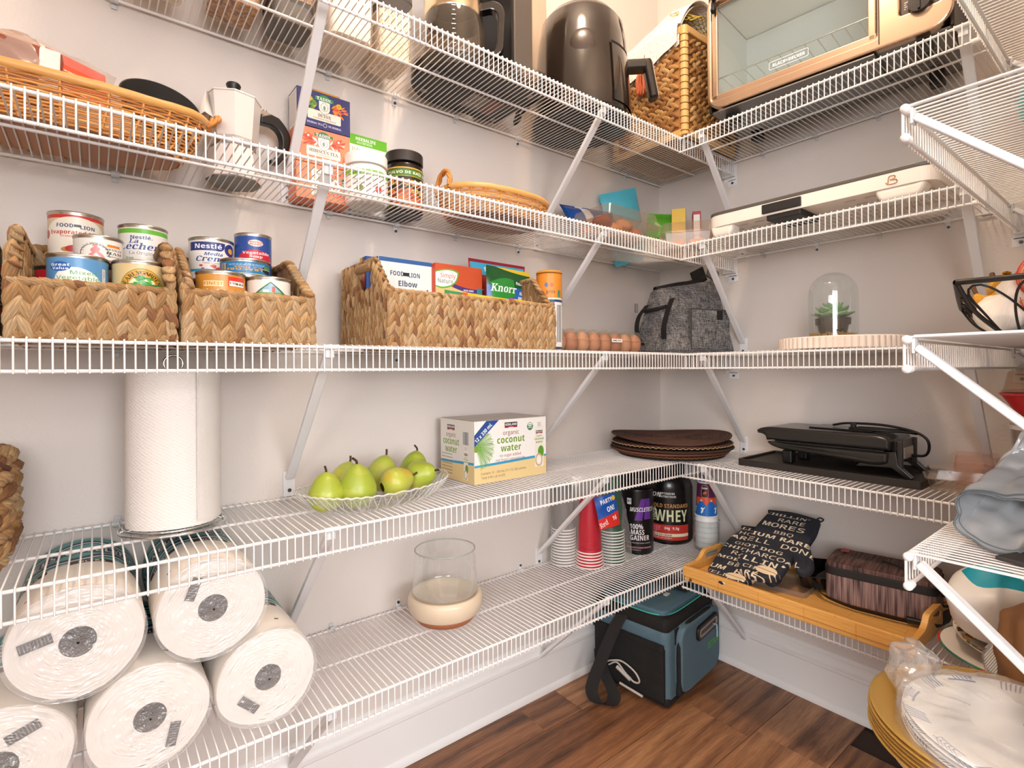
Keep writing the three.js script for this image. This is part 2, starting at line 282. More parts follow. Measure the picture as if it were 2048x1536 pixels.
// ---------------------------------------------------------------- woven water-hyacinth baskets
const fibre = noiseTex(256, 128, (u, v) => { const s = 0.80 + 0.20 * nz(u * 40, v * 2.0, 1) + 0.16 * nz(u * 90, v * 5, 4) - 0.45 * Math.max(0, nz(u * 16, v * 3, 9) - 0.28); return [s, s * 0.985, s * 0.96]; }, true);
const straw = [0xe0b884, 0xd3a56e, 0xe6c497, 0xc99a64, 0xdab283, 0xa8754c].map(c => M(c, 0.72, { map: fibre, bumpMap: fibre, bumpScale: 0.0008 }));
const leafGeo = [0, 1, 2].map(k => { const g = new THREE.SphereGeometry(0.5, 7, 6); return bend(g, v => { const t = v.y * 2, w = 1 - 0.25 * t * t; v.x = v.x * w + 0.05 * (k - 1) * t; v.z += 0.12 * (1 - t * t) * (k === 1 ? 1 : 0.7); }); });
function leafAt(parent, p, q, len, wid, thk, each, bag, i) {
  const g = leafGeo[i % 3], m = new THREE.Matrix4().compose(p, q, V(wid, len, thk));
  const mi = rnd() < 0.07 ? 5 : Math.floor(rnd() * 5);
  if (each) { const o = part('strand', g, straw[mi], parent); o.applyMatrix4(m); } else (bag[mi] = bag[mi] || []).push(g.clone().applyMatrix4(m));
}
// face: bottom-left corner o, unit direction d along the face, normal n, width W, height profile h(s in 0..1)
function weave(t, o, d, n, W, h, cw, rh, each, hole) {
  const bag = {}, cols = Math.max(2, Math.round(W / cw)), c = W / cols; let i = 0;
  const basis = new THREE.Matrix4().makeBasis(d, UP, n), base = new THREE.Quaternion().setFromRotationMatrix(basis), tilt = new THREE.Quaternion(), Z = V(0, 0, 1);
  const at = (s, y, off) => o.clone().addScaledVector(d, s).addScaledVector(UP, y).addScaledVector(n, off);
  for (let k = 0; k < cols; k++) {
    const s0 = (k + 0.5) * c, H = h(s0 / W), rows = Math.max(2, Math.round((H - rh * 0.55) / rh)), r1 = (H - rh * 0.5) / rows;
    for (let r = 0; r < rows; r++) for (const sgn of [-1, 1]) {
      const y = r1 * (r + 0.62), s = s0 + sgn * c * 0.26; if (hole && hole(s / W, y)) { i++; continue; }
      tilt.setFromAxisAngle(Z, sgn * (0.40 + rr(-0.1, 0.1)));
      leafAt(t, at(s + rr(-1, 1) * c * 0.03, y + rr(-1, 1) * r1 * 0.1, 0.0015 + rr(0, 0.002) + (r & 1) * 0.0012), base.clone().multiply(tilt), r1 * rr(1.8, 2.1), c * rr(0.66, 0.8), c * 0.6, each, bag, i++);
    }
    for (const sgn of [-1, 1]) {        // bottom tucks and the wrapped rim
      tilt.setFromAxisAngle(Z, -sgn * (0.75 + rr(-0.15, 0.15)));
      leafAt(t, at(s0 + sgn * c * 0.24, r1 * 0.2, 0.002), base.clone().multiply(tilt), r1 * 1.0, c * 0.7, c * 0.55, each, bag, i++);
    }
    const dh = (h(Math.min(1, s0 / W + 0.02)) - h(Math.max(0, s0 / W - 0.02))) / (0.04 * W), ang = Math.atan(dh);
    for (const q of [-0.25, 0.25]) { tilt.setFromAxisAngle(Z, ang + 1.15 + rr(-0.12, 0.12)); leafAt(t, at(s0 + q * c, h((s0 + q * c) / W) - r1 * 0.16, -0.001), base.clone().multiply(tilt), c * 0.98 * Math.sqrt(1 + dh * dh), c * 0.62, c * 0.85, each, bag, i++); }
  }
  for (const k of Object.keys(bag)) stuffPart('weave', bag[k], straw[k], t);
}
// basket in its own frame: x 0..W, z 0 (front) .. -D; heights: front hf, back hb; side profile hs(s), s = 0 at the front
function hyacinth(name, label, p, turn, W, D, hf, hb, hs, cw, rh, each, o = {}) {
  const t = thing(name, label, 'basket', p, turn);
  const X = V(1, 0, 0), Zp = V(0, 0, 1), e = o.inset ?? 0.006;
  weave(t, V(0, 0, -e), X, Zp, W, s => hf(s), cw, rh, each.includes('f'));
  weave(t, V(e, 0, 0), V(0, 0, -1), V(-1, 0, 0), D, hs, cw, rh, each.includes('l'), o.hole);
  weave(t, V(W - e, 0, 0), V(0, 0, -1), V(1, 0, 0), D, hs, cw, rh, each.includes('r'));
  weave(t, V(0, 0, -D + e), X, Zp, W, s => hb, cw, rh, each.includes('b'));
  const k = [], N = 16;                                // thin inner frame that follows the rim heights
  const wall = (f, w, place) => { for (let i = 0; i < N; i++) { const hh = Math.max(0.01, f((i + 0.5) / N) - 0.012), g = box(w / N, hh, 0.002, (i + 0.5) * w / N, hh / 2, 0); k.push(place(g)); } };
  wall(hf, W - 2 * e, g => g.translate(e, 0, -e)); wall(() => hb, W - 2 * e, g => g.translate(e, 0, -D + e));
  if (!o.hole) wall(hs, D - 2 * e, g => g.rotateY(Math.PI / 2).translate(e, 0, -e));
  else { const s0 = 0.36, s1 = 0.7, z0 = -D * s1, z1 = -D * s0, H = hs(0.5) - 0.012, hy0 = H - 0.06, hy1 = H - 0.012; k.push(box(0.002, H, z0 + D - e, e, H / 2, (-D + e + z0) / 2), box(0.002, hy0, z1 - z0, e, hy0 / 2, (z0 + z1) / 2)); const n2 = 8, w2 = -e - z1; for (let i = 0; i < n2; i++) { const hh = Math.max(0.01, hs((e + (i + 0.5) * w2 / n2) / D) - 0.012); k.push(box(0.002, hh, w2 / n2, e, hh / 2, -e - (i + 0.5) * w2 / n2)); } part('handle', [rod([e, H + 0.0, z0 + 0.004], [e, H + 0.0, z1 - 0.004], 0.010, 12)], straw[0], t); }
  wall(hs, D - 2 * e, g => g.rotateY(Math.PI / 2).translate(W - e, 0, -e));
  part('frame', k, straw[3], t); part('base', box(W - 2 * e, 0.004, D - 2 * e, W / 2, 0.003, -D / 2), straw[3], t);
  return t;
}
const ramp = (f, b, s0, s1) => s => f + (b - f) * Math.min(1, Math.max(0, (s - s0) / (s1 - s0)));
hyacinth('woven_basket', 'braided tan basket filled with cans including mixed vegetables and deviled ham', [-0.092, yL[2], -0.953], 0, 0.187, 0.255, () => 0.078, 0.166, ramp(0.098, 0.158, 0.02, 0.22), 0.0235, 0.0205, 'flrb', { inset: 0.007 });
hyacinth('woven_basket', 'braided tan basket filled with cans including pinto beans and albacore', [0.108, yL[2], -0.953], 0, 0.196, 0.257, () => 0.080, 0.172, ramp(0.09, 0.166, 0.02, 0.5), 0.0235, 0.0205, 'flb', { inset: 0.007 });
hyacinth('woven_basket', 'long braided basket with a handle hole holding pasta boxes and noodle packets', [0.450, yL[2], -0.955], 0, 0.437, 0.25, s => 0.112 - 0.002 * s, 0.17, s => s < 0.06 ? 0.115 : s < 0.3 ? 0.115 + (s - 0.06) / 0.24 * 0.07 : 0.185, 0.0195, 0.0195, 'fl', { hole: (s, y) => s > 0.36 && s < 0.7 && y > 0.118 && y < 0.172 });

// ---------------------------------------------------------------- cans
const tin = M(0xb9b4ac, 0.3, { metalness: 1 });
function can(label, r, h, p, mat, o = {}) {
  const t = thing('food_can', label, 'can', p, o.turn ?? Math.atan2(-p[0], -p[2]), o.group);
  part('body', lathe([[0, 0.002], [r * 0.88, 0.002], [r * 0.93, 0], [r * 1.0, 0.0012], [r * 1.005, 0.0035], [r * 0.97, 0.006], [r * 0.965, h - 0.006], [r * 1.005, h - 0.0035], [r * 1.0, h - 0.0008], [r * 0.95, h], [r * 0.92, h - 0.003], [r * 0.75, h - 0.0035], [r * 0.7, h - 0.003], [0, h - 0.003]], 40), o.body || tin, t);
  if (mat) part('label', new THREE.CylinderGeometry(r * 0.978, r * 0.978, h - 0.013, 40, 1, true, -Math.PI, Math.PI * 2).translate(0, h / 2, 0), mat, t);
  return t;
}
const canArt = (f, bg, sx = 0.82, sy = 0.5) => printed(art(640, 256, (x, w, h) => { fillR(x, bg, 0, 0, w, h); x.translate(w / 2, 0); x.scale(sx, sy); x.translate(-w / 2, 0); f(x, w, h); }), 0.32);
const mk = {
  veg: canArt((x, w, h) => { ell(x, '#f6f5f0', 322, 200, 92, 130, -0.25); ell(x, '#1f5fb4', 250, 70, 44, 36); txt(x, 'Great', 250, 58, 30, '#fff', { weight: 'bold' }); txt(x, 'Value', 252, 84, 26, '#fff'); txt(x, 'Mixed', 340, 112, 38, '#4c9d45', { weight: 'normal' }); txt(x, 'Vegetable', 320, 152, 38, '#4c9d45', { weight: 'normal' }); txt(x, 'Medley', 330, 194, 38, '#3d8a4a', { weight: 'normal' }); fillR(x, '#eee', 420, 60, 20, 190); smallPrint(x, 424, 66, 12, 14, 12, '#333'); }, '#5b97c9', 0.9, 0.47),
  early: canArt((x, w, h) => { ell(x, '#6d7a2a', 330, 210, 108, 176); ell(x, '#d9a13a', 330, 210, 104, 172); ell(x, '#efe0b8', 330, 220, 74, 130); for (let i = 0; i < 11; i++) { const a = -2.62 + i * 0.21; txt(x, 'EARLY GARDEN'.replace(' ', i === 99 ? '' : ' ')[i + (i > 4 ? 1 : 0)], 330 + Math.cos(a) * 90, 215 + Math.sin(a) * 150, 34, '#1c1c10', { rot: a + 1.57, font: 'serif' }); } for (let i = 0; i < 26; i++) ell(x, ['#3f9b3a', '#5cb24c', '#2f7f33'][i % 3], 300 + rnd() * 70, 96 + rnd() * 60, 14, 8, rnd() * 3); fillR(x, '#2d8f3f', 240, 148, 180, 46); txt(x, 'Mixed Green Beans', 330, 171, 25, '#fff', { font: 'serif' }); fillR(x, '#d8433b', 262, 196, 150, 30); txt(x, 'No Salt Added', 335, 212, 18, '#ffe', {}); }, '#dcc48f'),
  evap: canArt((x, w, h) => { fillR(x, '#c8352c', -200, 0, w + 400, 20); ell(x, '#efe8da', 320, 150, 180, 140); txt(x, 'FOOD', 268, 62, 30, '#24406f'); fillR(x, '#332a24', 310, 54, 28, 14); txt(x, 'LION', 372, 66, 30, '#24406f'); txt(x, 'Evaporated Milk', 316, 100, 32, '#b83a35'); txt(x, 'VITAMIN D ADDED', 310, 124, 15, '#b83a35', { weight: 'normal' }); ell(x, '#c98f4a', 340, 200, 90, 22); ell(x, '#c22c35', 330, 196, 60, 24); fillR(x, '#f4efe6', 200, 214, 260, 50); ell(x, '#b6433d', 160, 112, 20, 26); }, '#d8c5a2', 0.82, 0.85),
  ham: canArt((x, w, h) => { x.strokeStyle = '#222'; x.lineWidth = 4; x.beginPath(); x.ellipse(300, 190, 76, 112, 0, 2.6, 6.6); x.stroke(); for (let i = 0; i < 9; i++) { const a = -2.9 + i * 0.27; txt(x, 'UNDERWOOD'[i], 300 + Math.cos(a) * 70, 186 + Math.sin(a) * 120, 28, '#222', { rot: a + 1.57, weight: 'normal', font: 'serif' }); } ell(x, '#e08a8a', 304, 150, 24, 40, 0.2); ell(x, '#e08a8a', 304, 96, 14, 18); ell(x, '#e08a8a', 330, 210, 12, 52, -0.4); ell(x, '#e08a8a', 282, 216, 12, 50, 0.5); fillR(x, '#e08330', 366, 62, 84, 34); txt(x, 'DEVILED', 412, 128, 36, '#222', { font: 'serif', sx: 0.7 }); txt(x, 'HAM', 412, 176, 48, '#222', { font: 'serif', sx: 0.9 }); txt(x, 'Spread', 404, 218, 24, '#222', { font: 'serif' }); }, '#efebe4', 0.8, 0.95),
  lechera: canArt((x, w, h) => { fillR(x, '#6cba3c', -200, 6, w + 400, 34); fillR(x, '#ece9e2', -200, 0, w + 400, 8); txt(x, 'Nestlé.', 310, 70, 34, '#26418c'); txt(x, 'La', 270, 98, 42, '#26418c', { italic: true, font: 'serif' }); txt(x, 'Lechera', 310, 134, 62, '#26418c', { italic: true, font: 'serif' }); txt(x, 'La Original', 320, 182, 28, '#7c7f8c', { italic: true, font: 'serif', weight: 'normal' }); fillR(x, '#d14b44', 396, 156, 44, 44); txt(x, 'free', 250, 220, 22, '#58a53a'); }, '#eceae4', 0.82, 0.85),
  crema: canArt((x, w, h) => { x.fillStyle = '#2b357f'; x.beginPath(); x.moveTo(180, 14); x.lineTo(400, 14); x.quadraticCurveTo(400, 84, 360, 84); x.lineTo(180, 84); x.fill(); txt(x, 'Nestlé', 300, 50, 52, '#fff'); ell(x, '#2b357f', 440, 62, 44, 52); ell(x, '#e2a93b', 446, 66, 22, 24); txt(x, 'Media', 330, 112, 36, '#26418c', { italic: true }); txt(x, 'Crema', 320, 152, 58, '#26418c', { italic: true, font: 'serif' }); txt(x, 'Table Cream', 320, 186, 18, '#555', { weight: 'normal' }); for (let i = 0; i < 24; i++) ell(x, i % 3 ? '#d8433b' : '#f2dcd4', 260 + rnd() * 140, 204 + rnd() * 40, 12, 9); fillR(x, '#2f9ec4', 180, 236, 320, 20); }, '#edeae4', 0.82, 0.82),
  beauty: canArt((x, w, h) => { ell(x, '#c9283a', 340, 250, 130, 100); ell(x, '#eadfd4', 338, 76, 52, 38); txt(x, 'American', 338, 64, 24, '#c4282c', { font: 'serif' }); txt(x, 'Beauty', 338, 88, 24, '#c4282c', { font: 'serif' }); txt(x, 'Vegetable', 344, 184, 40, '#fff', { font: 'serif' }); txt(x, 'Soup', 340, 224, 36, '#fff', { font: 'serif' }); }, '#274f9e'),
  tuna: canArt((x, w, h) => { x.save(); x.translate(330, 128); x.rotate(Math.PI); txt(x, 'ALBACORE', 0, -34, 58, '#e9a33a', { sx: 0.8 }); txt(x, 'WILD TUNA', -20, 14, 40, '#e9a33a', { sx: 0.8 }); smallPrint(x, -120, 46, 220, 3, 16, '#eef'); x.restore(); ell(x, '#1d2a38', 452, 130, 40, 90); ell(x, '#4f8f4a', 452, 90, 30, 40); txt(x, 'WILD PLANET', 452, 130, 22, '#fff', { sx: 0.6 }); bars(x, 170, 40, 50, 190); fillR(x, '#d8c23c', 0, 242, w, 14); }, '#2878ae', 0.8, 0.95),
  pinto: canArt((x, w, h) => { fillR(x, '#f0d49a', 228, 56, 104, 48); txt(x, 'FINEST', 280, 80, 36, '#c77f2c', { sx: 0.85 }); txt(x, 'Pinto', 280, 142, 48, '#fbf3e2', { font: 'monospace' }); txt(x, 'Beans', 285, 190, 48, '#fbf3e2', { font: 'monospace' }); fillR(x, '#d8352c', 356, 14, 110, 84); fillR(x, '#f3efe6', 362, 50, 100, 44); txt(x, '110', 382, 68, 26, '#333'); for (let i = 0; i < 3; i++) ell(x, '#555', 408 + i * 20, 72, 7, 10); }, '#d08f38'),
  furm: canArt((x, w, h) => { x.fillStyle = '#2f6b35'; x.beginPath(); x.moveTo(330, 14); x.lineTo(430, 134); x.lineTo(228, 134); x.fill(); x.fillStyle = '#8fb4c9'; x.beginPath(); x.moveTo(330, 26); x.lineTo(404, 122); x.lineTo(252, 122); x.fill(); fillR(x, '#c9492f', 336, 60, 18, 60); fillR(x, '#e6e4da', 286, 88, 34, 30); fillR(x, '#5e9a3c', 258, 112, 146, 14); fillR(x, '#cf2a2e', 206, 134, 250, 60); txt(x, 'FURMAN’S', 330, 164, 50, '#fff', { font: 'serif', sx: 0.9 }); }, '#e9e5dc'),
  sof: canArt((x, w, h) => { txt(x, 'Sofrito', 330, 110, 86, '#fff', { stroke: '#1c1414', sw: 22, font: 'serif' }); ell(x, '#e8c9a4', 320, 210, 120, 44); }, '#c81f33'),
};
const yb = yL[2] + 0.006;
can('blue and white mixed vegetable can standing front left in the woven basket', 0.0365, 0.116, [-0.020, yb, -1.008], mk.veg);
can('tan and green can of mixed green beans beside the mixed vegetables', 0.0365, 0.116, [0.055, yb, -1.008], mk.early);
can('red sauce can with a black lid half hidden behind the mixed vegetables', 0.034, 0.108, [-0.040, yb, -1.083], mk.sof, { body: M(0x2a2422, 0.4), turn: -0.35 });
can('plain tin can hidden under the evaporated milk', 0.034, 0.112, [-0.026, yb, -1.156], null);
can('plain tin can hidden under the condensed milk', 0.0345, 0.118, [0.066, yb, -1.156], null);
can('cream evaporated milk can with a red top band, tallest in its basket', 0.0378, 0.098, [-0.025, yb + 0.112, -1.156], mk.evap);
can('white condensed milk can with a green band behind the green beans', 0.0375, 0.086, [0.068, yb + 0.118, -1.156], mk.lechera);
can('low white deviled ham can with a pink devil drawing', 0.0325, 0.045, [0.004, yb + 0.117, -1.080], mk.ham);
can('orange pinto beans can standing front left in the right can basket', 0.0378, 0.112, [0.167, yb, -1.008], mk.pinto);
can('cream tomato can with a farm triangle and red name band', 0.0365, 0.110, [0.243, yb, -1.008], mk.furm);
can('plain tin can hidden under the cream can', 0.034, 0.114, [0.178, yb, -1.160], null);
can('plain tin can hidden under the vegetable soup', 0.033, 0.114, [0.252, yb, -1.160], null);
can('white and navy media crema can behind the pinto beans', 0.0385, 0.084, [0.176, yb + 0.114, -1.158], mk.crema);
can('blue vegetable soup can with a red band behind the albacore', 0.0345, 0.104, [0.250, yb + 0.114, -1.158], mk.beauty);
can('low blue albacore tuna can lying upside down on other cans', 0.0425, 0.036, [0.218, yb + 0.113, -1.072], mk.tuna);

// ---------------------------------------------------------------- cartons and packets in the long basket
// carton with printed panels; art: {f, l, t} materials for front, left side, top
function carton(name, label, cat, w, h, d, p, turn, col, arts, o = {}) {
  const t = thing(name, label, cat, p, turn, o.group), e = 0.0004;
  part('body', box(w, h, d, 0, h / 2, 0, 0.0012, 1), M(col, 0.55), t);
  if (arts.f) part('front_panel', new THREE.PlaneGeometry(w - 0.0015, h - 0.0015).translate(0, h / 2, d / 2 + e), arts.f, t);
  if (arts.l) part('side_panel', new THREE.PlaneGeometry(d - 0.0015, h - 0.0015).rotateY(-Math.PI / 2).translate(-w / 2 - e, h / 2, 0), arts.l, t);
  if (arts.r) part('side_panel', new THREE.PlaneGeometry(d - 0.0015, h - 0.0015).rotateY(Math.PI / 2).translate(w / 2 + e, h / 2, 0), arts.r, t);
  if (arts.t) part('top_panel', new THREE.PlaneGeometry(w - 0.0015, d - 0.0015).rotateX(-Math.PI / 2).translate(0, h + e, 0), arts.t, t);
  return t;
}
const A = (w, h, bg, f) => printed(art(w, h, (x, W, H) => { fillR(x, bg, 0, 0, W, H); f(x, W, H); }), 0.42);
carton('pasta_box', 'white elbow macaroni box with a blue top band', 'box', 0.137, 0.206, 0.042, [0.570, yb, -1.142], 0, 0xf1efea, {
  f: A(360, 540, '#f2f0ec', (x, w, h) => { fillR(x, '#2f5fa0', 0, 0, w, 26); txt(x, 'FOOD', 118, 92, 40, '#24406f', { sx: 0.85 }); fillR(x, '#1c1c20', 158, 82, 40, 22); txt(x, 'LION', 236, 94, 40, '#24406f', { sx: 0.85 }); txt(x, 'Elbow', 190, 152, 46, '#23395c'); txt(x, 'Macaroni', 190, 202, 46, '#23395c'); txt(x, 'ENRICHED MACARONI PRODUCT', 180, 240, 18, '#444', { weight: 'normal', sx: 0.9 }); for (let i = 0; i < 26; i++) ell(x, '#333', 60 + i * 9, 264, 2.4, 2.4); fillR(x, '#6b2f3a', 322, 176, 12, 90); ell(x, '#d9b08a', 264, 300, 14, 90); }),
  l: A(120, 540, '#dcdad6', (x) => { fillR(x, '#2f5fa0', 0, 0, 120, 26); txt(x, 'FOOD LION', 60, 90, 20, '#333'); smallPrint(x, 16, 150, 84, 18, 14, '#555'); }) });
carton('pasta_box', 'tall blue and yellow box behind the elbow macaroni', 'box', 0.168, 0.212, 0.036, [0.575, yb, -1.184], 0, 0x274f96, {
  f: A(300, 400, '#2a5298', (x, w, h) => { txt(x, 'pasta', 150, 80, 60, '#fff', { italic: true }); }),
  l: A(120, 512, '#2a4a86', (x, w, h) => { fillR(x, '#e0b23c', 0, 0, 54, h); ell(x, '#d4574a', 70, 120, 36, 66); ell(x, '#e9b6a0', 66, 110, 16, 30); }) });
carton('pasta_box', 'orange and cream chickpea rotini box beside the macaroni', 'box', 0.137, 0.204, 0.045, [0.706, yb, -1.126], 0, 0xd9573a, {
  f: A(360, 540, '#efc585', (x, w, h) => { fillR(x, '#d2562f', 0, 0, w, 120); x.fillStyle = '#d2562f'; x.beginPath(); x.moveTo(0, 110); x.quadraticCurveTo(200, 180, w, 150); x.lineTo(w, 100); x.lineTo(0, 100); x.fill(); x.strokeStyle = '#4a357f'; x.lineWidth = 26; x.beginPath(); x.moveTo(130, 132); x.quadraticCurveTo(230, 166, w, 158); x.stroke(); txt(x, 'NON-GMO', 250, 158, 16, '#fff'); x.fillStyle = '#68b043'; x.beginPath(); x.moveTo(0, 50); x.quadraticCurveTo(110, 10, 174, 44); x.quadraticCurveTo(170, 150, 40, 160); x.lineTo(0, 150); x.fill(); x.fillStyle = '#fbfaf4'; x.beginPath(); x.moveTo(0, 58); x.quadraticCurveTo(110, 20, 164, 52); x.quadraticCurveTo(160, 140, 40, 148); x.lineTo(0, 142); x.fill(); txt(x, 'Simply', 92, 74, 38, '#c9502b', { weight: 'normal' }); txt(x, 'Nature', 72, 110, 38, '#5f5a4a', { weight: 'normal' }); txt(x, 'Chickpea', 206, 206, 58, '#bb4a28', { font: 'serif', sx: 0.85 }); txt(x, 'Rotini', 214, 264, 50, '#9a5a34', { font: 'serif', weight: 'normal' }); txt(x, '12', 146, 306, 36, '#a23c2b'); fillR(x, '#3c8d9c', 316, 136, 44, 40); }) });
// soft packet: pillow sheet with sealed ends
function packet(name, label, w, h, d, p, rot, matF, o = {}) {
  const t = thing(name, label, 'packet', p, 0, o.group); t.rotation.set(...rot, 'YXZ');
  const prof = (u, v) => { const a = Math.max(0, Math.sin(Math.PI * u)), b = Math.max(0, Math.sin(Math.PI * Math.min(1, Math.max(0, (v - 0.07) / 0.86)))); return Math.pow(a, 0.6) * Math.pow(b, 0.5); };
  const wr = (u, v) => 0.0018 * nz(u * 9, v * 7, w * 90) * Math.min(1, 8 * Math.min(u, 1 - u, v, 1 - v) + 0.3);
  const side = s => grid(18, 18, (u, v) => { const x = (u - 0.5) * w * (1 - 0.05 * prof(0.5, v)), y = v * h; return [s > 0 ? x : -x, y, s * (prof(u, v) * d / 2 + 0.0003 + wr(u, v) * prof(u, v))]; });
  part('front_film', side(1), matF, t); part('back_film', side(-1), o.back || matF, t);
  return t;
}
const filmM = (w, h, bg, f) => printed(art(w, h, (x, W, H) => { fillR(x, bg, 0, 0, W, H); f(x, W, H); }), 0.22, { side: THREE.DoubleSide });
packet('pasta_pouch', 'tall red family size pouch with a light blue banner', 0.192, 0.240, 0.036, [0.862, yb, -1.158], [0, 0, -0.01], filmM(512, 640, '#cf3f33', (x, w, h) => { fillR(x, '#9f2437', 0, 0, w, 22); fillR(x, '#43b5dd', 14, 22, w - 28, 88); txt(x, 'FAMILY SIZE', w / 2 + 10, 66, 44, '#f2fbff', { sx: 1.1 }); txt(x, 'T', 120, 290, 60, '#fff'); for (let i = 0; i < 4; i++) fillR(x, '#f6d9cf', 50 + (i % 2) * 26, 180 + i * 34, 30, 7); }));
packet('pasta_pouch', 'green and blue alfredo broccoli pasta pouch in the long basket', 0.146, 0.208, 0.028, [0.836, yb, -1.082], [0, 0.02, -0.035], filmM(460, 640, '#2b67b5', (x, w, h) => { fillR(x, '#1f5a2c', 0, 0, w, 150); x.fillStyle = '#e3c52f'; x.beginPath(); x.moveTo(90, 0); x.lineTo(w, 0); x.lineTo(w, 34); x.quadraticCurveTo(260, 30, 90, 0); x.fill(); x.fillStyle = '#2f8f38'; x.beginPath(); x.moveTo(30, 130); x.quadraticCurveTo(160, 60, 270, 90); x.lineTo(276, 220); x.quadraticCurveTo(120, 270, 46, 250); x.fill(); txt(x, 'Knorr', 156, 168, 84, '#fff', { italic: true, font: 'serif' }); txt(x, 'Pasta Sides', 366, 112, 36, '#fff', { italic: true, sx: 0.8 }); txt(x, 'ALFREDO', 392, 190, 38, '#fff', { sx: 0.8 }); txt(x, 'BROCCOLI', 386, 232, 38, '#fff', { sx: 0.8 }); txt(x, 'Fettuccine & Broccoli in a Parmesan', 262, 278, 22, '#fff', { sx: 0.9 }); txt(x, '& Romano Cheese Flavored Sauce', 280, 308, 22, '#fff', { sx: 0.85 }); }));
const ramen = filmM(512, 512, '#f0bd2c', (x, w, h) => { fillR(x, '#e0622c', 0, 0, 50, h); fillR(x, '#d8402a', w - 30, 0, 30, h); ell(x, '#f6d24a', 240, 70, 220, 60); ell(x, '#fff', 130, 66, 34, 34); ell(x, '#111', 130, 66, 28, 28); ell(x, '#f2ead2', 130, 66, 21, 21); txt(x, 'Maruchan', 310, 62, 72, '#151210', { stroke: '#fff8e0', sw: 12, sx: 0.9 }); txt(x, 'Ramen', 280, 170, 80, '#c52a20'); });
packet('noodle_packet', 'yellow ramen packet with a green corner at its left, in the long basket', 0.142, 0.118, 0.028, [0.712, yb, -0.998], [0, 0.02, -0.035], ramen);
packet('noodle_packet', 'yellow ramen packet at the right end of the long basket', 0.128, 0.116, 0.028, [0.842, yb - 0.001, -1.000], [0, 0, -0.05], ramen);
packet('seasoning_packet', 'small green packet tip between the rotini box and ramen', 0.05, 0.128, 0.008, [0.640, yb, -1.036], [0, 0, -0.06], M(0x3f9458, 0.3, { side: THREE.DoubleSide }));
{ // canister to the right of the long basket
  const t = thing('cornmeal_canister', 'round canister with orange top and navy label beside the long basket', 'canister', [0.921, yL[2], -1.012], Math.atan2(-0.85, 1.01)), r = 0.0325, h = 0.196;
  part('body', lathe([[0, 0], [r, 0.001], [r, h - 0.004], [r * 1.02, h - 0.003], [r * 1.02, h], [0, h]], 36), M(0xe08a2e, 0.4), t);
  part('label', new THREE.CylinderGeometry(r + 0.0004, r + 0.0004, h - 0.008, 36, 1, true, -Math.PI, Math.PI * 2).translate(0, h / 2, 0), printed(art(512, 480, (x, w, hh) => { fillR(x, '#27406f', 0, 0, w, hh); fillR(x, '#e58f2d', 0, 0, w, 150); fillR(x, '#f2e6d2', 0, 150, w, 10); ell(x, '#5b7ac0', 235, 66, 12, 14); ell(x, '#c9682c', 270, 66, 12, 14); txt(x, 'grits', 262, 110, 28, '#7a3c16'); fillR(x, '#e9e6df', 286, 176, 90, 290); bars(x, 300, 190, 50, 250); fillR(x, '#3b8a6a', 310, 100, 24, 44); smallPrint(x, 180, 200, 90, 16, 15, '#e8c24a'); }), 0.4), t);
  part('lid', lathe([[0, h], [r * 1.03, h], [r * 1.03, h + 0.006], [r * 0.95, h + 0.008], [0, h + 0.007]], 36), M(0xe79a3c, 0.35), t);
}
// dark bottle at the left edge
{
  const t = thing('sauce_bottle', 'dark bottle with a red and black label at the left edge beside the cans', 'bottle', [-0.152, yL[2], -1.06], 1.0);
  part('body', lathe([[0, 0], [0.043, 0.001], [0.046, 0.006], [0.046, 0.13], [0.04, 0.15], [0.02, 0.168], [0.016, 0.182], [0.016, 0.2], [0, 0.2]], 32), M(0x17100e, 0.1, { clearcoat: 0.5 }), t);
  part('label', new THREE.CylinderGeometry(0.0464, 0.0464, 0.08, 32, 1, true, -Math.PI, Math.PI * 2).translate(0, 0.065, 0), printed(art(512, 160, (x, w, h) => { fillR(x, '#1a1413', 0, 0, w, h); fillR(x, '#a3241c', 0, 0, w, 20); fillR(x, '#7d1d17', 0, 118, w, 26); smallPrint(x, 0, 34, w, 7, 12, '#c9b7a4'); }), 0.4), t);
  part('cap', cyl(0.018, 0.018, 0.026, 0, 0.208, 0, 24), MAT.black, t);
}
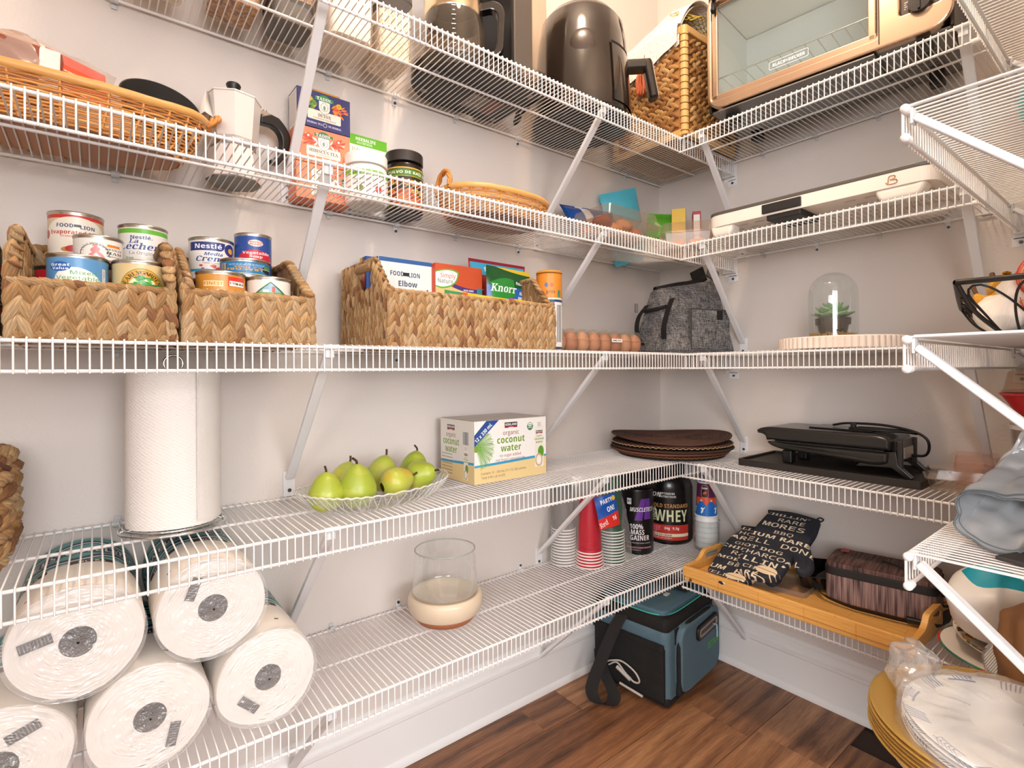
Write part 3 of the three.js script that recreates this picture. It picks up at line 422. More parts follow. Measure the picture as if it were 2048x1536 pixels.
// egg carton: clear shell with two rows of brown eggs (each egg its own thing)
{
  const X0 = 0.972, Z0 = -1.035, N = 8, P = 0.0452, y0 = yL[2];
  const egg = lathe(Array.from({ length: 17 }, (_, i) => { const a = -Math.PI / 2 + i / 16 * Math.PI, y = Math.sin(a); return [Math.max(0, Math.cos(a) * 0.0212 * (1 - 0.12 * y)), 0.0275 + y * 0.0275]; }), 24);
  const eggM = [0xc98a62, 0xd29a72, 0xbd7b55].map(c => M(c, 0.5));
  const t = thing('egg_carton', 'long clear plastic egg carton full of brown eggs', 'carton', [X0 + (N - 1) * P / 2, y0, Z0 - P / 2]);
  const pl = clear(0xf3efe8, { roughness: 0.06, ior: 1.2, specularIntensity: 0.6 });
  const L = N * P + 0.012, W = 2 * P + 0.012;
  const dome = []; for (let i = 0; i < N; i++) for (const s of [-0.5, 0.5]) dome.push(lathe([[0.0205, 0.032], [0.0225, 0.036], [0.0200, 0.056], [0.013, 0.0625], [0, 0.0645]].map(q => q), 14).translate((i - (N - 1) / 2) * P, 0, s * P));
  part('lid', [...dome, new THREE.PlaneGeometry(L, W).rotateX(-Math.PI / 2).translate(0, 0.0335, 0)], pl, t);
  const cups = []; for (let i = 0; i < N; i++) for (const s of [-0.5, 0.5]) cups.push(lathe([[0, 0.0006], [0.011, 0.0008], [0.0175, 0.006], [0.0222, 0.022], [0.0222, 0.032]], 14).translate((i - (N - 1) / 2) * P, 0, s * P));
  part('tray', cups, pl, t); 
  part('rim', [box(L + 0.008, 0.002, 0.004, 0, 0.033, W / 2), box(L + 0.008, 0.002, 0.004, 0, 0.033, -W / 2), box(0.004, 0.002, W, L / 2 + 0.002, 0.033, 0), box(0.004, 0.002, W, -L / 2 - 0.002, 0.033, 0)], pl, t);
  part('date_label', box(0.045, 0.010, 0.0006, 0.045, 0.034, W / 2 + 0.0025), printed(art(128, 32, (x) => { fillR(x, '#f4f2ee', 0, 0, 128, 32); fillR(x, '#333', 16, 12, 44, 8); fillR(x, '#555', 70, 13, 40, 5); })), t);
  const ord = ['leftmost', 'second from left', 'third from left', 'fourth from left', 'fifth from left', 'sixth from left', 'seventh from left', 'rightmost'];
  for (let i = 0; i < N; i++) for (const s of [0, 1]) single('egg', egg, eggM[(i * 2 + s * 5 + (i > 3 ? 1 : 0)) % 3], `brown egg, ${ord[i]} of the ${s ? 'back' : 'front'} row in the clear carton`, 'egg', [X0 + i * P, y0 + 0.0014, Z0 - s * P], rr(0, 6), 'eggs in the carton');
}
// ---------------------------------------------------------------- second shelf: wicker trays, moka pot, tea, jars
const canes = [0xd8964a, 0xc9843c, 0xe0a65c, 0xb97433].map(c => M(c, 0.45, { clearcoat: 0.25, clearcoatRoughness: 0.4 }));
// oval basket: rows of split cane that weave round upright stakes
function wicker(name, label, p, a, b, h, rows, stakes, o = {}) {
  const t = thing(name, label, 'basket', p, o.turn || 0), n = stakes * 6, flare = o.flare ?? 0.84, lift = o.lift || 0;
  const R = (th, k) => { const f = flare + (1 - flare) * Math.sin(k * Math.PI / 2); const c = Math.cos(th), s = Math.sin(th), e = 0.86; return [Math.sign(c) * Math.pow(Math.abs(c), e) * a * f, Math.sign(s) * Math.pow(Math.abs(s), e) * b * f]; };
  const yy = (th, k) => k * (h + lift * Math.pow(Math.abs(Math.cos(th)), 3));
  const bag = [[], [], [], []];
  for (let r = 0; r < rows; r++) {
    const k = (r + 0.6) / (rows + 0.6), ph = (r % 2) * Math.PI, pos = [], N = n, rad = h / rows * 0.47, m = 5;
    const g = new THREE.BufferGeometry(), P = [], idx = [];
    for (let i = 0; i < N; i++) {
      const th = i / N * Math.PI * 2, w = Math.cos(th * stakes + ph) * 0.0017, [x, z] = R(th, k), l = Math.hypot(x, z), nx = x / l, nz_ = z / l;
      for (let j = 0; j < m; j++) { const q = j / m * Math.PI * 2, u = Math.cos(q) * rad * 0.8 + w, v = Math.sin(q) * rad; P.push(x + nx * u, yy(th, k) + v, z + nz_ * u); }
    }
    for (let i = 0; i < N; i++) for (let j = 0; j < m; j++) { const A0 = i * m + j, B0 = i * m + (j + 1) % m, C0 = ((i + 1) % N) * m + j, D0 = ((i + 1) % N) * m + (j + 1) % m; idx.push(A0, B0, C0, B0, D0, C0); }
    g.setAttribute('position', new THREE.Float32BufferAttribute(P, 3)); g.setIndex(idx); g.computeVertexNormals(); bag[(r * 3 + (r >> 2)) % 4].push(g);
  }
  bag.forEach((g, i) => g.length && stuffPart('weave', g, canes[i], t));
  const st = []; for (let i = 0; i < stakes; i++) { const th = (i + 0.5) / stakes * Math.PI * 2, pts = [0, 0.3, 0.65, 1].map(k => { const [x, z] = R(th, k); return V(x, yy(th, k), z); }); st.push(tube(pts, 0.0024, 6, 5)); }
  stuffPart('stakes', st, canes[0], t);
  const rim = []; for (let i = 0; i < 64; i++) { const th = i / 64 * Math.PI * 2, [x, z] = R(th, 1); rim.push(V(x, yy(th, 1) + 0.002, z)); }
  const rg = tube(rim, o.rim || 0.0075, 160, 8, true); part('rim', bend(rg, v => { const q = nz(v.x * 30, v.y * 10, v.z * 30); v.y += q * 0.002; v.x += q * 0.0015; }), canes[2], t);
  const bs = new THREE.Shape(); for (let i = 0; i <= 40; i++) { const [x, z] = R(i / 40 * Math.PI * 2, 0); i ? bs.lineTo(x, z) : bs.moveTo(x, z); }
  part('base', ext(bs, 0.004).rotateX(Math.PI / 2).translate(0, 0.005, 0), canes[3], t);
  for (const s of o.handles || []) {     // twisted rope handles at the ends
    const [x0] = R(0, 1), hh = o.hh || 0.028, hw = o.hw || 0.022, strands = [];
    for (const ph of [0, 2.1, 4.2]) { const pts = []; for (let i = 0; i <= 22; i++) { const k = i / 22, an = Math.PI * k, cx = s * (x0 + 0.004 + Math.sin(an) * (o.out ?? 0.012)), cy = yy(0, 1) + Math.sin(an) * hh, cz = Math.cos(an) * hw, tw = ph + k * 13; pts.push(V(cx + Math.cos(tw) * 0.0034, cy + Math.sin(tw) * 0.0034, cz + Math.cos(tw) * 0.001)); } strands.push(tube(pts, 0.0036, 44, 6)); }
    part('handle', strands, canes[1], t);
  }
  return t;
}
wicker('wicker_basket', 'large oval orange-brown wicker basket holding bread bags and a small pan', [-0.04, yL[1], -1.128], 0.200, 0.098, 0.064, 14, 26, { handles: [1], lift: 0.016, flare: 0.8, hh: 0.022, hw: 0.016, out: 0.02 });
wicker('wicker_basket', 'smaller wicker basket with a tall twisted loop handle beside the turmeric jar', [0.805, yL[1], -1.092], 0.148, 0.100, 0.052, 11, 22, { handles: [-1], lift: 0.004, flare: 0.86, hh: 0.044, hw: 0.03, out: -0.006 });
{ // small black pan lying tilted in the large wicker basket
  const t = thing('frying_pan', 'small dark pan tilted inside the large wicker basket', 'pan', [0.090, yL[1] + 0.082, -1.150]); t.rotation.set(0.95, 0.1, -0.10);
  part('body', lathe([[0, 0], [0.048, 0], [0.052, 0.003], [0.060, 0.034], [0.0615, 0.035], [0.0615, 0.037], [0.059, 0.037], [0.051, 0.006], [0.046, 0.003], [0, 0.003]], 48), M(0x33302d, 0.45), t);
}
{ // bread bags
  const t = thing('bread_bag', 'crumpled clear bread bag with a brown print at left in the wicker basket', 'bag', [-0.105, yL[1] + 0.05, -1.125]);
  const film = M(0xf2ded0, 0.2, { transmission: 0.75, thickness: 0, side: THREE.DoubleSide });
  part('film', crumple(sph(0.075, 0, 0.035, 0, [1, 0.86, 0.8], 28, 18), 0.014, 38), film, t);
  part('printed_band', crumple(box(0.115, 0.075, 0.070, 0.010, 0.042, 0.012, 0.008, 3), 0.006, 30), printed(art(256, 128, (x, w, h) => { fillR(x, '#8a452c', 0, 0, w, h); fillR(x, '#e8e2dc', 196, 0, 60, h); }), 0.35), t);
}
{
  const t = thing('tortilla_bag', 'red and clear flat bread packet sloping in the wicker basket', 'packet', [-0.028, yL[1] + 0.104, -1.115]); t.rotation.set(1.1, 0.05, -0.34);
  const red = printed(art(512, 256, (x, w, h) => { fillR(x, '#dd4a24', 0, 0, w, h); for (let i = 0; i < 3; i++) smallPrint(x, 90, 110 + i * 30, 360, 1, 20, '#fbe3d6', 1); fillR(x, '#efe7e0', 0, 0, 70, h); }), 0.25, { side: THREE.DoubleSide });
  part('film', crumple(box(0.095, 0.010, 0.085, 0, 0, 0, 0.004, 2), 0.003, 50), red, t);
  part('clear_edge', crumple(new THREE.PlaneGeometry(0.11, 0.026, 20, 5).rotateX(-0.5).translate(0.004, 0.009, -0.02), 0.005, 60), M(0xf6ece4, 0.15, { transmission: 0.8, side: THREE.DoubleSide }), t);
}
{ // octagonal moka pot
  const al = M(0xe9e4e0, 0.34, { metalness: 0.25 }), t = thing('moka_pot', 'white eight-sided stovetop coffee pot with a black handle', 'coffee pot', [0.219, yL[1], -1.172], 0.25); t.scale.setScalar(1.1);
  const oct = pts => { const g = new THREE.LatheGeometry(pts.map(p => V2(p[0], p[1])), 8); return toCreasedNormals(g, 0.5).rotateY(Math.PI / 8); };
  part('boiler', oct([[0, 0], [0.044, 0], [0.0465, 0.004], [0.040, 0.056], [0.034, 0.062], [0, 0.062]]), al, t);
  part('base_plate', oct([[0, -0.0008], [0.045, -0.0008], [0.0455, 0.003], [0, 0.003]]), M(0x77736c, 0.4, { metalness: 0.8 }), t);
  part('collar', cyl(0.0365, 0.0365, 0.009, 0, 0.066, 0, 36), MAT.steel, t);
  part('upper_chamber', oct([[0, 0.070], [0.034, 0.070], [0.039, 0.075], [0.0455, 0.148], [0.0445, 0.150], [0, 0.150]]), al, t);
  const lid = part('lid', oct([[0, 0.163], [0.016, 0.161], [0.0455, 0.1525], [0.0465, 0.150], [0, 0.150]]), al, t);
  part('knob', lathe([[0, 0.162], [0.006, 0.162], [0.008, 0.167], [0.0125, 0.178], [0.011, 0.181], [0, 0.181]], 20), MAT.black, lid);
  part('spout', (() => { const g = new THREE.ConeGeometry(0.024, 0.05, 3, 1, true); return tr(g, -0.046, 0.128, 0, 0, Math.PI / 2, 0).rotateX(0); })(), al, t);
  part('hinge', [box(0.018, 0.010, 0.014, 0.054, 0.147, 0, 0.002, 1), cyl(0.004, 0.004, 0.016, 0.058, 0.148, 0, 10).rotateX(0)], MAT.steel, t);
  const hs = new THREE.Shape(); hs.moveTo(0.046, 0.140); hs.lineTo(0.064, 0.150); hs.lineTo(0.082, 0.148); hs.quadraticCurveTo(0.104, 0.132, 0.106, 0.116); hs.quadraticCurveTo(0.104, 0.082, 0.082, 0.058); hs.lineTo(0.066, 0.056); hs.quadraticCurveTo(0.062, 0.064, 0.072, 0.066); hs.quadraticCurveTo(0.09, 0.082, 0.088, 0.108); hs.quadraticCurveTo(0.086, 0.126, 0.068, 0.128); hs.lineTo(0.046, 0.126); hs.closePath();
  part('handle', ext(hs, 0.012, 0.003).translate(0, 0, -0.006), MAT.black, t);
}
// herbal tea boxes
const teaArt = (bg, name, sub, fl, ribbon) => A(600, 400, bg, (x, w, h) => {
  for (let i = 0; i < 60; i++) { const s = i % 2 ? 1 : -1, a = rnd() * 1.9 - 0.95, r = 60 + rnd() * 150; ell(x, fl[i % fl.length], 300 + s * (50 + r * Math.cos(a)), 150 + r * 0.5 * Math.sin(a), 30, 9, s * a); }
  for (const s of [-1, 1]) { ell(x, fl[0], 300 + s * 170, 96, 30, 30); ell(x, fl[1], 300 + s * 170, 96, 13, 13); }
  x.fillStyle = '#f4ead9'; x.beginPath(); x.roundRect(110, 205, 380, 108, 14); x.fill();
  x.fillStyle = ribbon; x.beginPath(); x.ellipse(300, 60, 62, 40, 0, 0, 7); x.fill(); x.fillRect(196, 46, 208, 40); txt(x, 'TADIN.', 300, 66, 48, '#fff', { font: 'serif' });
  x.fillStyle = '#f8f2e8'; x.strokeStyle = '#39406a'; x.lineWidth = 4; x.beginPath(); x.moveTo(236, 90); x.lineTo(364, 90); x.lineTo(364, 170); x.quadraticCurveTo(356, 214, 300, 230); x.quadraticCurveTo(244, 214, 236, 170); x.closePath(); x.fill(); x.stroke();
  x.strokeStyle = '#c7453f'; x.lineWidth = 8; x.setLineDash([7, 6]); x.beginPath(); x.ellipse(300, 152, 40, 44, 0, 0, 7); x.stroke(); x.setLineDash([]); ell(x, '#6f9f82', 300, 160, 13, 26);
  txt(x, name, 300, 254, name.length > 6 ? 50 : 46, '#2c2626', { font: 'serif', sx: 0.9 }); txt(x, sub, 300, 290, 26, '#5a4a44', { italic: true, font: 'serif', weight: 'normal' });
  txt(x, 'HERBAL TEA', 190, 352, 28, bg === '#33376f' ? '#e6e4f2' : '#c9513a', { font: 'serif', sx: 0.95 }); txt(x, 'TÉ HERBAL', 420, 352, 28, bg === '#33376f' ? '#e6e4f2' : '#c9513a', { font: 'serif', sx: 0.95 }); x.strokeStyle = bg === '#33376f' ? '#fff' : '#c9513a'; x.lineWidth = 4; x.beginPath(); x.arc(306, 352, 20, 0, 7); x.stroke();
});
const teaHib = teaArt('#ef8a66', 'HIBISCUS TEA', 'Té de Jamaica', ['#d2563f', '#f7ede0', '#c84f3a', '#dd6a4d', '#b84434'], '#4f7a4c');
const teaBlue = teaArt('#33376f', 'DETOX', 'Dandelion Tea Blend', ['#f0b429', '#d98a1e', '#6d9a3a', '#ef8a3a', '#4f8a3c', '#d8453a'], '#3b8a45');
const teaTurned = A(600, 400, '#ef8a66', (x, w, h) => { x.save(); x.translate(w / 2, h / 2); x.rotate(Math.PI / 2); fillR(x, '#f6ead8', -150, 10, 300, 130); txt(x, 'Té de Jamaica', 0, 100, 42, '#5a3a30', { italic: true, font: 'serif' }); txt(x, 'JAMAICA', 0, 50, 46, '#2c2626', { font: 'serif' }); fillR(x, '#4f7a4c', -90, -250, 180, 50); txt(x, 'TADIN', 0, -226, 46, '#fff', { font: 'serif' }); ell(x, '#f6ead8', 0, -120, 70, 70); for (let i = 0; i < 26; i++) ell(x, i % 2 ? '#c84f3a' : '#b03a34', rr(-150, 150), rr(-190, -20), 20, 7, rnd() * 3); x.restore(); });
const teaSide = A(200, 300, '#e9e4df', (x, w, h) => { fillR(x, '#33376f', 0, 0, w, 12); fillR(x, '#33376f', 0, 0, 8, h); for (let i = 0; i < 16; i++) fillR(x, '#8a8480', 22, 30 + i * 16, 150, 3); });
carton('tea_box', 'lowest orange hibiscus tea box of the stack, its print turned sideways', 'box', 0.120, 0.078, 0.058, [0.399, yL[1], -1.203], 0, 0xe9855f, { f: teaTurned });
carton('tea_box', 'orange hibiscus tea box in the middle of the tea stack', 'box', 0.119, 0.078, 0.058, [0.3985, yL[1] + 0.079, -1.203], 0, 0xe9855f, { f: teaHib });
carton('tea_box', 'navy detox tea box with yellow flowers on top of the tea stack', 'box', 0.118, 0.081, 0.057, [0.400, yL[1] + 0.158, -1.2025], 0.02, 0x33376f, { f: teaBlue, l: teaSide });
{ const t = thing('tea_sachet', 'folded yellow sachet lying on the navy tea box', 'packet', [0.412, yL[1] + 0.2405, -1.212], 0.12); part('film', crumple(box(0.066, 0.012, 0.034, 0, 0.008, 0, 0.003, 2), 0.004, 45), M(0xd9981f, 0.28), t); }
carton('supplement_box', 'white herbal programme box with a lime green top band', 'box', 0.104, 0.186, 0.022, [0.514, yL[1], -1.2215], 0, 0xf4f3f0, { f: A(360, 640, '#f5f4f1', (x, w, h) => { fillR(x, '#6fc12a', 0, 0, w, 84); txt(x, 'HERBALIFE', 170, 32, 38, '#fff', { sx: 0.9 }); txt(x, 'NUTRITION', 160, 62, 26, '#fff', { weight: 'normal' }); txt(x, '21-Day Herbal', 140, 122, 34, '#777', { weight: 'normal', sx: 0.85 }); txt(x, 'Cleansing Program', 170, 158, 34, '#777', { weight: 'normal', sx: 0.85 }); ell(x, '#9fb4c4', 216, 252, 44, 46); ell(x, '#e6cf86', 214, 250, 34, 36); ell(x, '#f6eecb', 208, 242, 16, 16); ell(x, '#7fa6c9', 300, 322, 46, 48); ell(x, '#cfe4f2', 298, 322, 30, 32); smallPrint(x, 24, 320, 120, 2, 20); }) });
function jar(name, label, r, h, p, bodyM, lidM, lab, o = {}) {
  const t = thing(name, label, 'jar', p, Math.atan2(-p[0], -p[2]) + (o.spin || 0)), lh = o.lh || 0.02, hb = h - lh;
  part('body', lathe([[0, 0.001], [r * 0.88, 0], [r * 0.97, 0.004], [r, 0.012], [r, hb - 0.014], [r * 0.96, hb - 0.006], [r * 0.9, hb], [0, hb]], 44), bodyM, t);
  if (lab) part('label', new THREE.CylinderGeometry(r + 0.0005, r + 0.0005, hb - 0.03, 44, 1, true, -Math.PI, Math.PI * 2).translate(0, hb / 2 - 0.001, 0), lab, t);
  const n = 60, lp = []; part('lid', lathe([[0, hb + 0.0005], [r * 0.985, hb + 0.0005], [r * 1.0, hb + 0.002], [r * 1.0, h - 0.003], [r * 0.97, h], [0, h]], n), lidM, t);
  return t;
}
jar('supplement_jar', 'white supplement jar with a lime green band in front of the white box', 0.0475, 0.112, [0.489, yL[1], -1.156], M(0xf3f0ea, 0.4), M(0xf6f3ee, 0.4), printed(art(640, 200, (x, w, h) => { fillR(x, '#f4f2ec', 0, 0, w, h); fillR(x, '#7cc232', 0, 0, w, 44); txt(x, 'veggie   original', 320, 22, 26, '#2f3a22', { italic: true, weight: 'normal', font: 'serif' }); txt(x, 'ENERGY', 300, 80, 30, '#b0aaa0'); txt(x, 'DRINK MIX', 310, 112, 26, '#b0aaa0'); ell(x, '#c8403a', 380, 150, 18, 30); ell(x, '#7d8a3c', 290, 150, 18, 26); }), 0.4), { lh: 0.026 });
jar('turmeric_jar', 'dark turmeric powder jar with a black lid and orange lettering', 0.0455, 0.15, [0.597, yL[1], -1.180], M(0x1e1612, 0.2), M(0x2b2623, 0.42), printed(art(720, 400, (x, w, h) => { fillR(x, '#232d18', 0, 0, w, h); fillR(x, '#d8a63a', 0, 0, w, 14); fillR(x, '#4a7a2e', 0, 20, w, 66); txt(x, 'PULVO DE RAÍZ DE', 390, 52, 40, '#f4efdc', { sx: 0.8 }); fillR(x, '#c9a23a', 0, 86, w, 6); txt(x, 'Cúrcuma', 390, 148, 96, '#e9a13c', { stroke: '#6b2c12', sw: 16 }); for (let i = 0; i < 70; i++) ell(x, ['#c95a1e', '#e0782c', '#a8431a', '#7a3a16'][i % 4], 250 + rnd() * 280, 230 + rnd() * 150, 36, 20, rnd() * 3); txt(x, '100%', 460, 240, 50, '#f0d24a'); for (let i = 0; i < 40; i++) ell(x, i % 2 ? '#3b6a2c' : '#274a1e', rnd() * 260, 120 + rnd() * 260, 26, 16, rnd() * 3); }), 0.35), { lh: 0.026 });
// corner of the second shelf: snack packs and clear boxes
packet('cookie_packet', 'blue and white wrapped cookie packet lying behind the clear food box', 0.255, 0.105, 0.05, [1.262, yL[1] + 0.050, -1.150], [-0.42, 0.0, 0.09], filmM(640, 256, '#1c4f9e', (x, w, h) => { fillR(x, '#eef0f2', 170, 0, 90, h); fillR(x, '#16407f', 0, 0, 26, h); fillR(x, '#16407f', w - 26, 0, 26, h); ell(x, '#d8352c', 480, 60, 34, 30); }));
packet('snack_bag', 'light blue open bag standing in the corner of the second shelf', 0.165, 0.25, 0.05, [1.490, yL[1], -1.195], [0.02, -0.2, 0.30], M(0x58c0d9, 0.25, { side: THREE.DoubleSide }));
packet('snack_bag', 'green and clear snack bag beside the yellow carton', 0.125, 0.165, 0.06, [1.555, yL[1], -1.125], [0, -0.75, -0.08], filmM(400, 400, '#5aa72f', (x, w, h) => { fillR(x, '#e8e2d6', 0, 230, w, 170); fillR(x, '#3d8a24', 0, 210, w, 20); for (let i = 0; i < 22; i++) ell(x, ['#c9764a', '#e6d6c0'][i % 2], rnd() * 400, 260 + rnd() * 120, 26, 16, rnd() * 3); }));
const facts = A(200, 400, '#f3f1ec', (x, w, h) => { x.strokeStyle = '#222'; x.lineWidth = 5; x.strokeRect(10, 10, 180, 380); txt(x, 'Nutrition Facts', 100, 40, 28, '#111', { sx: 0.8 }); for (let i = 0; i < 15; i++) { fillR(x, '#222', 18, 66 + i * 21, 164, i % 4 ? 2 : 6); smallPrint(x, 20, 74 + i * 21, 150, 1, 15, '#333'); } });
carton('cereal_box', 'yellow wheat carton with a nutrition panel in the corner', 'box', 0.046, 0.172, 0.056, [1.590, yL[1], -1.080], -0.95, 0xe9bd27, { f: A(300, 560, '#ecc22c', (x, w, h) => { txt(x, 'WHEAT', 120, 300, 92, '#3a2c12', { sx: 0.75, font: 'serif', weight: 'normal' }); fillR(x, '#d8a51e', 0, 420, w, 140); }), r: facts });
carton('cereal_box', 'white nutrition carton with red edges beside the yellow carton', 'box', 0.026, 0.158, 0.050, [1.620, yL[1], -1.030], -0.95, 0xc0272c, { f: A(300, 560, '#b7232a', (x, w, h) => { fillR(x, '#f0ede6', 30, 40, 240, 480); }), r: A(200, 400, '#b7232a', (x, w, h) => { fillR(x, '#f3f1ec', 20, 30, 160, 350); for (let i = 0; i < 15; i++) { fillR(x, '#222', 26, 60 + i * 20, 146, i % 4 ? 2 : 5); } }) });
function clamshell(name, label, w, h, d, p, turn, fill) {
  const t = thing(name, label, 'food box', p, turn), pl = clear(0xf3ece4, { roughness: 0.08, ior: 1.3 });
  const shell = (k0, k1, y0, y1) => { const g = ext(rrect(w * k0, d * k0, d * 0.12), y1 - y0, 0, 1, 6).rotateX(-Math.PI / 2).translate(0, y0, 0); return bend(g, v => { const q = (v.y - y0) / (y1 - y0), s = 1 + q * (k1 / k0 - 1); const a = Math.atan2(v.z, v.x); const rib = 1 + 0.012 * Math.sin(a * 40); v.x *= s * rib; v.z *= s * rib; }); };
  part('tray', shell(0.9, 1, 0.001, h * 0.55), pl, t); part('lid', shell(1, 0.9, h * 0.56, h), pl, t);
  part('rim', ext((() => { const s = rrect(w * 1.06, d * 1.08, d * 0.12); s.holes.push(rrect(w * 0.99, d * 0.99, d * 0.11)); return s; })(), 0.0015).rotateX(-Math.PI / 2).translate(0, h * 0.55, 0), pl, t);
  if (fill) fill(t); return t;
}
clamshell('clear_food_box', 'large clear plastic food box with brown bakery pieces on the second shelf', 0.235, 0.078, 0.15, [1.205, yL[1], -1.030], 0.0, t => { for (let i = 0; i < 9; i++) part('pastry', crumple(sph(0.03, -0.085 + (i % 5) * 0.043, 0.022 + (i > 4 ? 0.016 : 0), (i % 2 ? 0.02 : -0.025), [1, 0.62, 1], 12, 8), 0.006, 60), M([0xb5683c, 0xc98d5c, 0x8f4a2a][i % 3], 0.6), t); });
clamshell('clear_food_box', 'smaller ribbed clear plastic box at the corner of the second shelf', 0.155, 0.074, 0.115, [1.462, yL[1], -0.965], -0.95, t => { part('crackers', [box(0.05, 0.02, 0.05, -0.03, 0.014, 0.0, 0.004, 2), box(0.045, 0.022, 0.045, 0.03, 0.014, 0.01, 0.004, 2)], M(0xe0892f, 0.6), t); });
// ---------------------------------------------------------------- second side shelf: electric griddle
{
  const t = thing('electric_griddle', 'long white electric griddle with a black drip tray and gold letter', 'griddle', [1.530, yR[1], -0.590], -Math.PI / 2 + 0.025);
  const W = 0.535, D = 0.262, cream = M(0xf1e7dc, 0.38), shape = rrect(W, D, 0.045);
  part('skirt', (() => { const s = rrect(W, D, 0.045); s.holes.push(rrect(W - 0.008, D - 0.008, 0.042)); return ext(s, 0.032, 0.001).rotateX(-Math.PI / 2).translate(0, 0.030, 0); })(), cream, t);
  part('cooking_plate', [ext(rrect(W + 0.002, D + 0.002, 0.046), 0.006, 0.002).rotateX(-Math.PI / 2).translate(0, 0.063, 0)], M(0x57534e, 0.4), t);
  const under = ext((() => { const s = rrect(W - 0.01, D - 0.01, 0.04); for (let i = 0; i < 11; i++) for (let j = 0; j < 5; j++) { if (Math.abs(i - 5) < 2 && j < 2) continue; const h = new THREE.Path(), x = (i - 5) * 0.044 + (j % 2) * 0.012, y = (j - 2) * 0.044; h.moveTo(x - 0.012, y - 0.004); h.lineTo(x + 0.012, y - 0.004); h.lineTo(x + 0.012, y + 0.004); h.lineTo(x - 0.012, y + 0.004); h.closePath(); s.holes.push(h); } return s; })(), 0.003).rotateX(-Math.PI / 2).translate(0, 0.030, 0);
  part('bottom_plate', under, cream, t); part('heater_cover', box(W - 0.05, 0.004, D - 0.05, 0, 0.052, 0), M(0x2a2827, 0.7), t);
  for (const sx of [-1, 1]) for (const sz of [-1, 1]) part('leg', tr(bend(new RoundedBoxGeometry(sx > 0 ? 0.105 : 0.075, 0.033, 0.05, 3, 0.012), v => { v.x *= 1 - 0.3 * (0.0165 - v.y) / 0.033; }), sx * (sx > 0 ? 0.198 : 0.222), 0.0168, sz * (D / 2 - 0.027)), cream, t);
  const dt = part('drip_tray', [box(0.098, 0.024, 0.006, -0.055, 0.046, D / 2 + 0.003, 0.002, 2), box(0.086, 0.020, 0.12, -0.052, 0.025, D / 2 - 0.062, 0.003, 2)], M(0x1d1b1a, 0.5), t);
  const gold = M(0xb8814a, 0.25, { metalness: 1 });
  const font = (x => x)(null);
  part('letter_badge', [tube([[0.178, 0.038, 0], [0.180, 0.053, 0], [0.190, 0.054, 0], [0.191, 0.048, 0], [0.182, 0.046, 0]].map(q => [q[0], q[1], D / 2 + 0.0015]), 0.0009, 24, 6), tube([[0.182, 0.046, 0], [0.194, 0.044, 0], [0.194, 0.037, 0], [0.184, 0.036, 0], [0.176, 0.038, 0], [0.174, 0.041, 0]].map(q => [q[0], q[1], D / 2 + 0.0015]), 0.0009, 24, 6)], gold, t);
  part('cord', tube([[0.10, 0.066, -D / 2 - 0.004], [0.11, 0.094, -D / 2 + 0.01], [0.14, 0.1, -D / 2 + 0.02], [0.165, 0.082, -D / 2 - 0.006], [0.17, 0.05, -D / 2 - 0.008], [0.05, 0.076, -D / 2 + 0.006], [0.02, 0.05, -D / 2 - 0.006]], 0.0032, 60, 6), MAT.black, t);
}
// ---------------------------------------------------------------- top shelf: canisters
function canister(label, w, d, h, p, fillM, fillH, o = {}) {
  const t = thing('food_canister', label, 'canister', p, o.turn || 0);
  const prof = (s0, s1, y0, y1, r) => { const g = ext(rrect(w, d, r, 0, 0), y1 - y0, 0, 1, 8).rotateX(-Math.PI / 2).translate(0, y0, 0); return bend(g, v => { const q = (v.y - y0) / (y1 - y0), s = s0 + (s1 - s0) * q; v.x *= s; v.z *= s; }); };
  part('body', prof(0.9, 1, 0.0005, h, w * 0.24), clear(0xfaf7f2, { roughness: 0.05, ior: 1.3 }), t);
  part('lid', prof(1.02, 1.02, h, h + 0.02, w * 0.25), o.lid || M(0xd8d6d2, 0.4), t);
  part('contents', prof(0.84, 0.94, 0.004, fillH, w * 0.22), fillM, t, o.fillLabel);
  if (o.top) part('contents', prof(0.9, 0.95, fillH + 0.001, fillH + o.top[1], w * 0.22), o.top[0], t);
  return t;
}
const speck = (a, b, c, sc) => noiseTex(256, 256, (u, v) => { const n = nz(u * sc, v * sc, 3) + 0.5 * nz(u * sc * 2.3, v * sc * 2.3, 8); const A0 = srgb(a), B0 = srgb(b), C0 = srgb(c), q = A0.clone().lerp(n > 0 ? B0 : C0, Math.min(1, Math.abs(n) * 1.6)).convertLinearToSRGB(); return [q.r, q.g, q.b]; }, true);
const fillMat = (t, rep = 12) => { const q = t.clone(); q.repeat.set(rep, rep); q.needsUpdate = true; return new THREE.MeshPhysicalMaterial({ map: q, roughness: 0.8, bumpMap: q, bumpScale: 0.004 }); };
const y1 = yL[0];
canister('leftmost clear canister of white powder at the top edge', 0.098, 0.1, 0.2, [0.088, y1, -1.150], M(0xf0e6da, 0.8), 0.14);
canister('clear canister of tan rolled cookies, second from the left on top', 0.098, 0.1, 0.2, [0.214, y1, -1.150], fillMat(speck(0xb98a5a, 0xd8ac78, 0x7f5530, 9)), 0.15);
canister('clear canister with dark grey contents below brown kernels', 0.09, 0.1, 0.2, [0.318, y1, -1.150], M(0x3a3937, 0.6), 0.05, { top: [fillMat(speck(0x9a7350, 0xc9a67c, 0x5a4030, 26)), 0.12] });
canister('large clear canister of white flour left of the coffee maker', 0.104, 0.134, 0.23, [0.430, y1, -1.136], M(0xf4ece4, 0.9), 0.19);
canister('smaller clear canister of pale marshmallows next to the flour', 0.086, 0.106, 0.14, [0.537, y1, -1.142], fillMat(speck(0xf3e2cb, 0xfdf3e6, 0xd8b894, 14)), 0.105, { lid: M(0x4a4648, 0.3) });
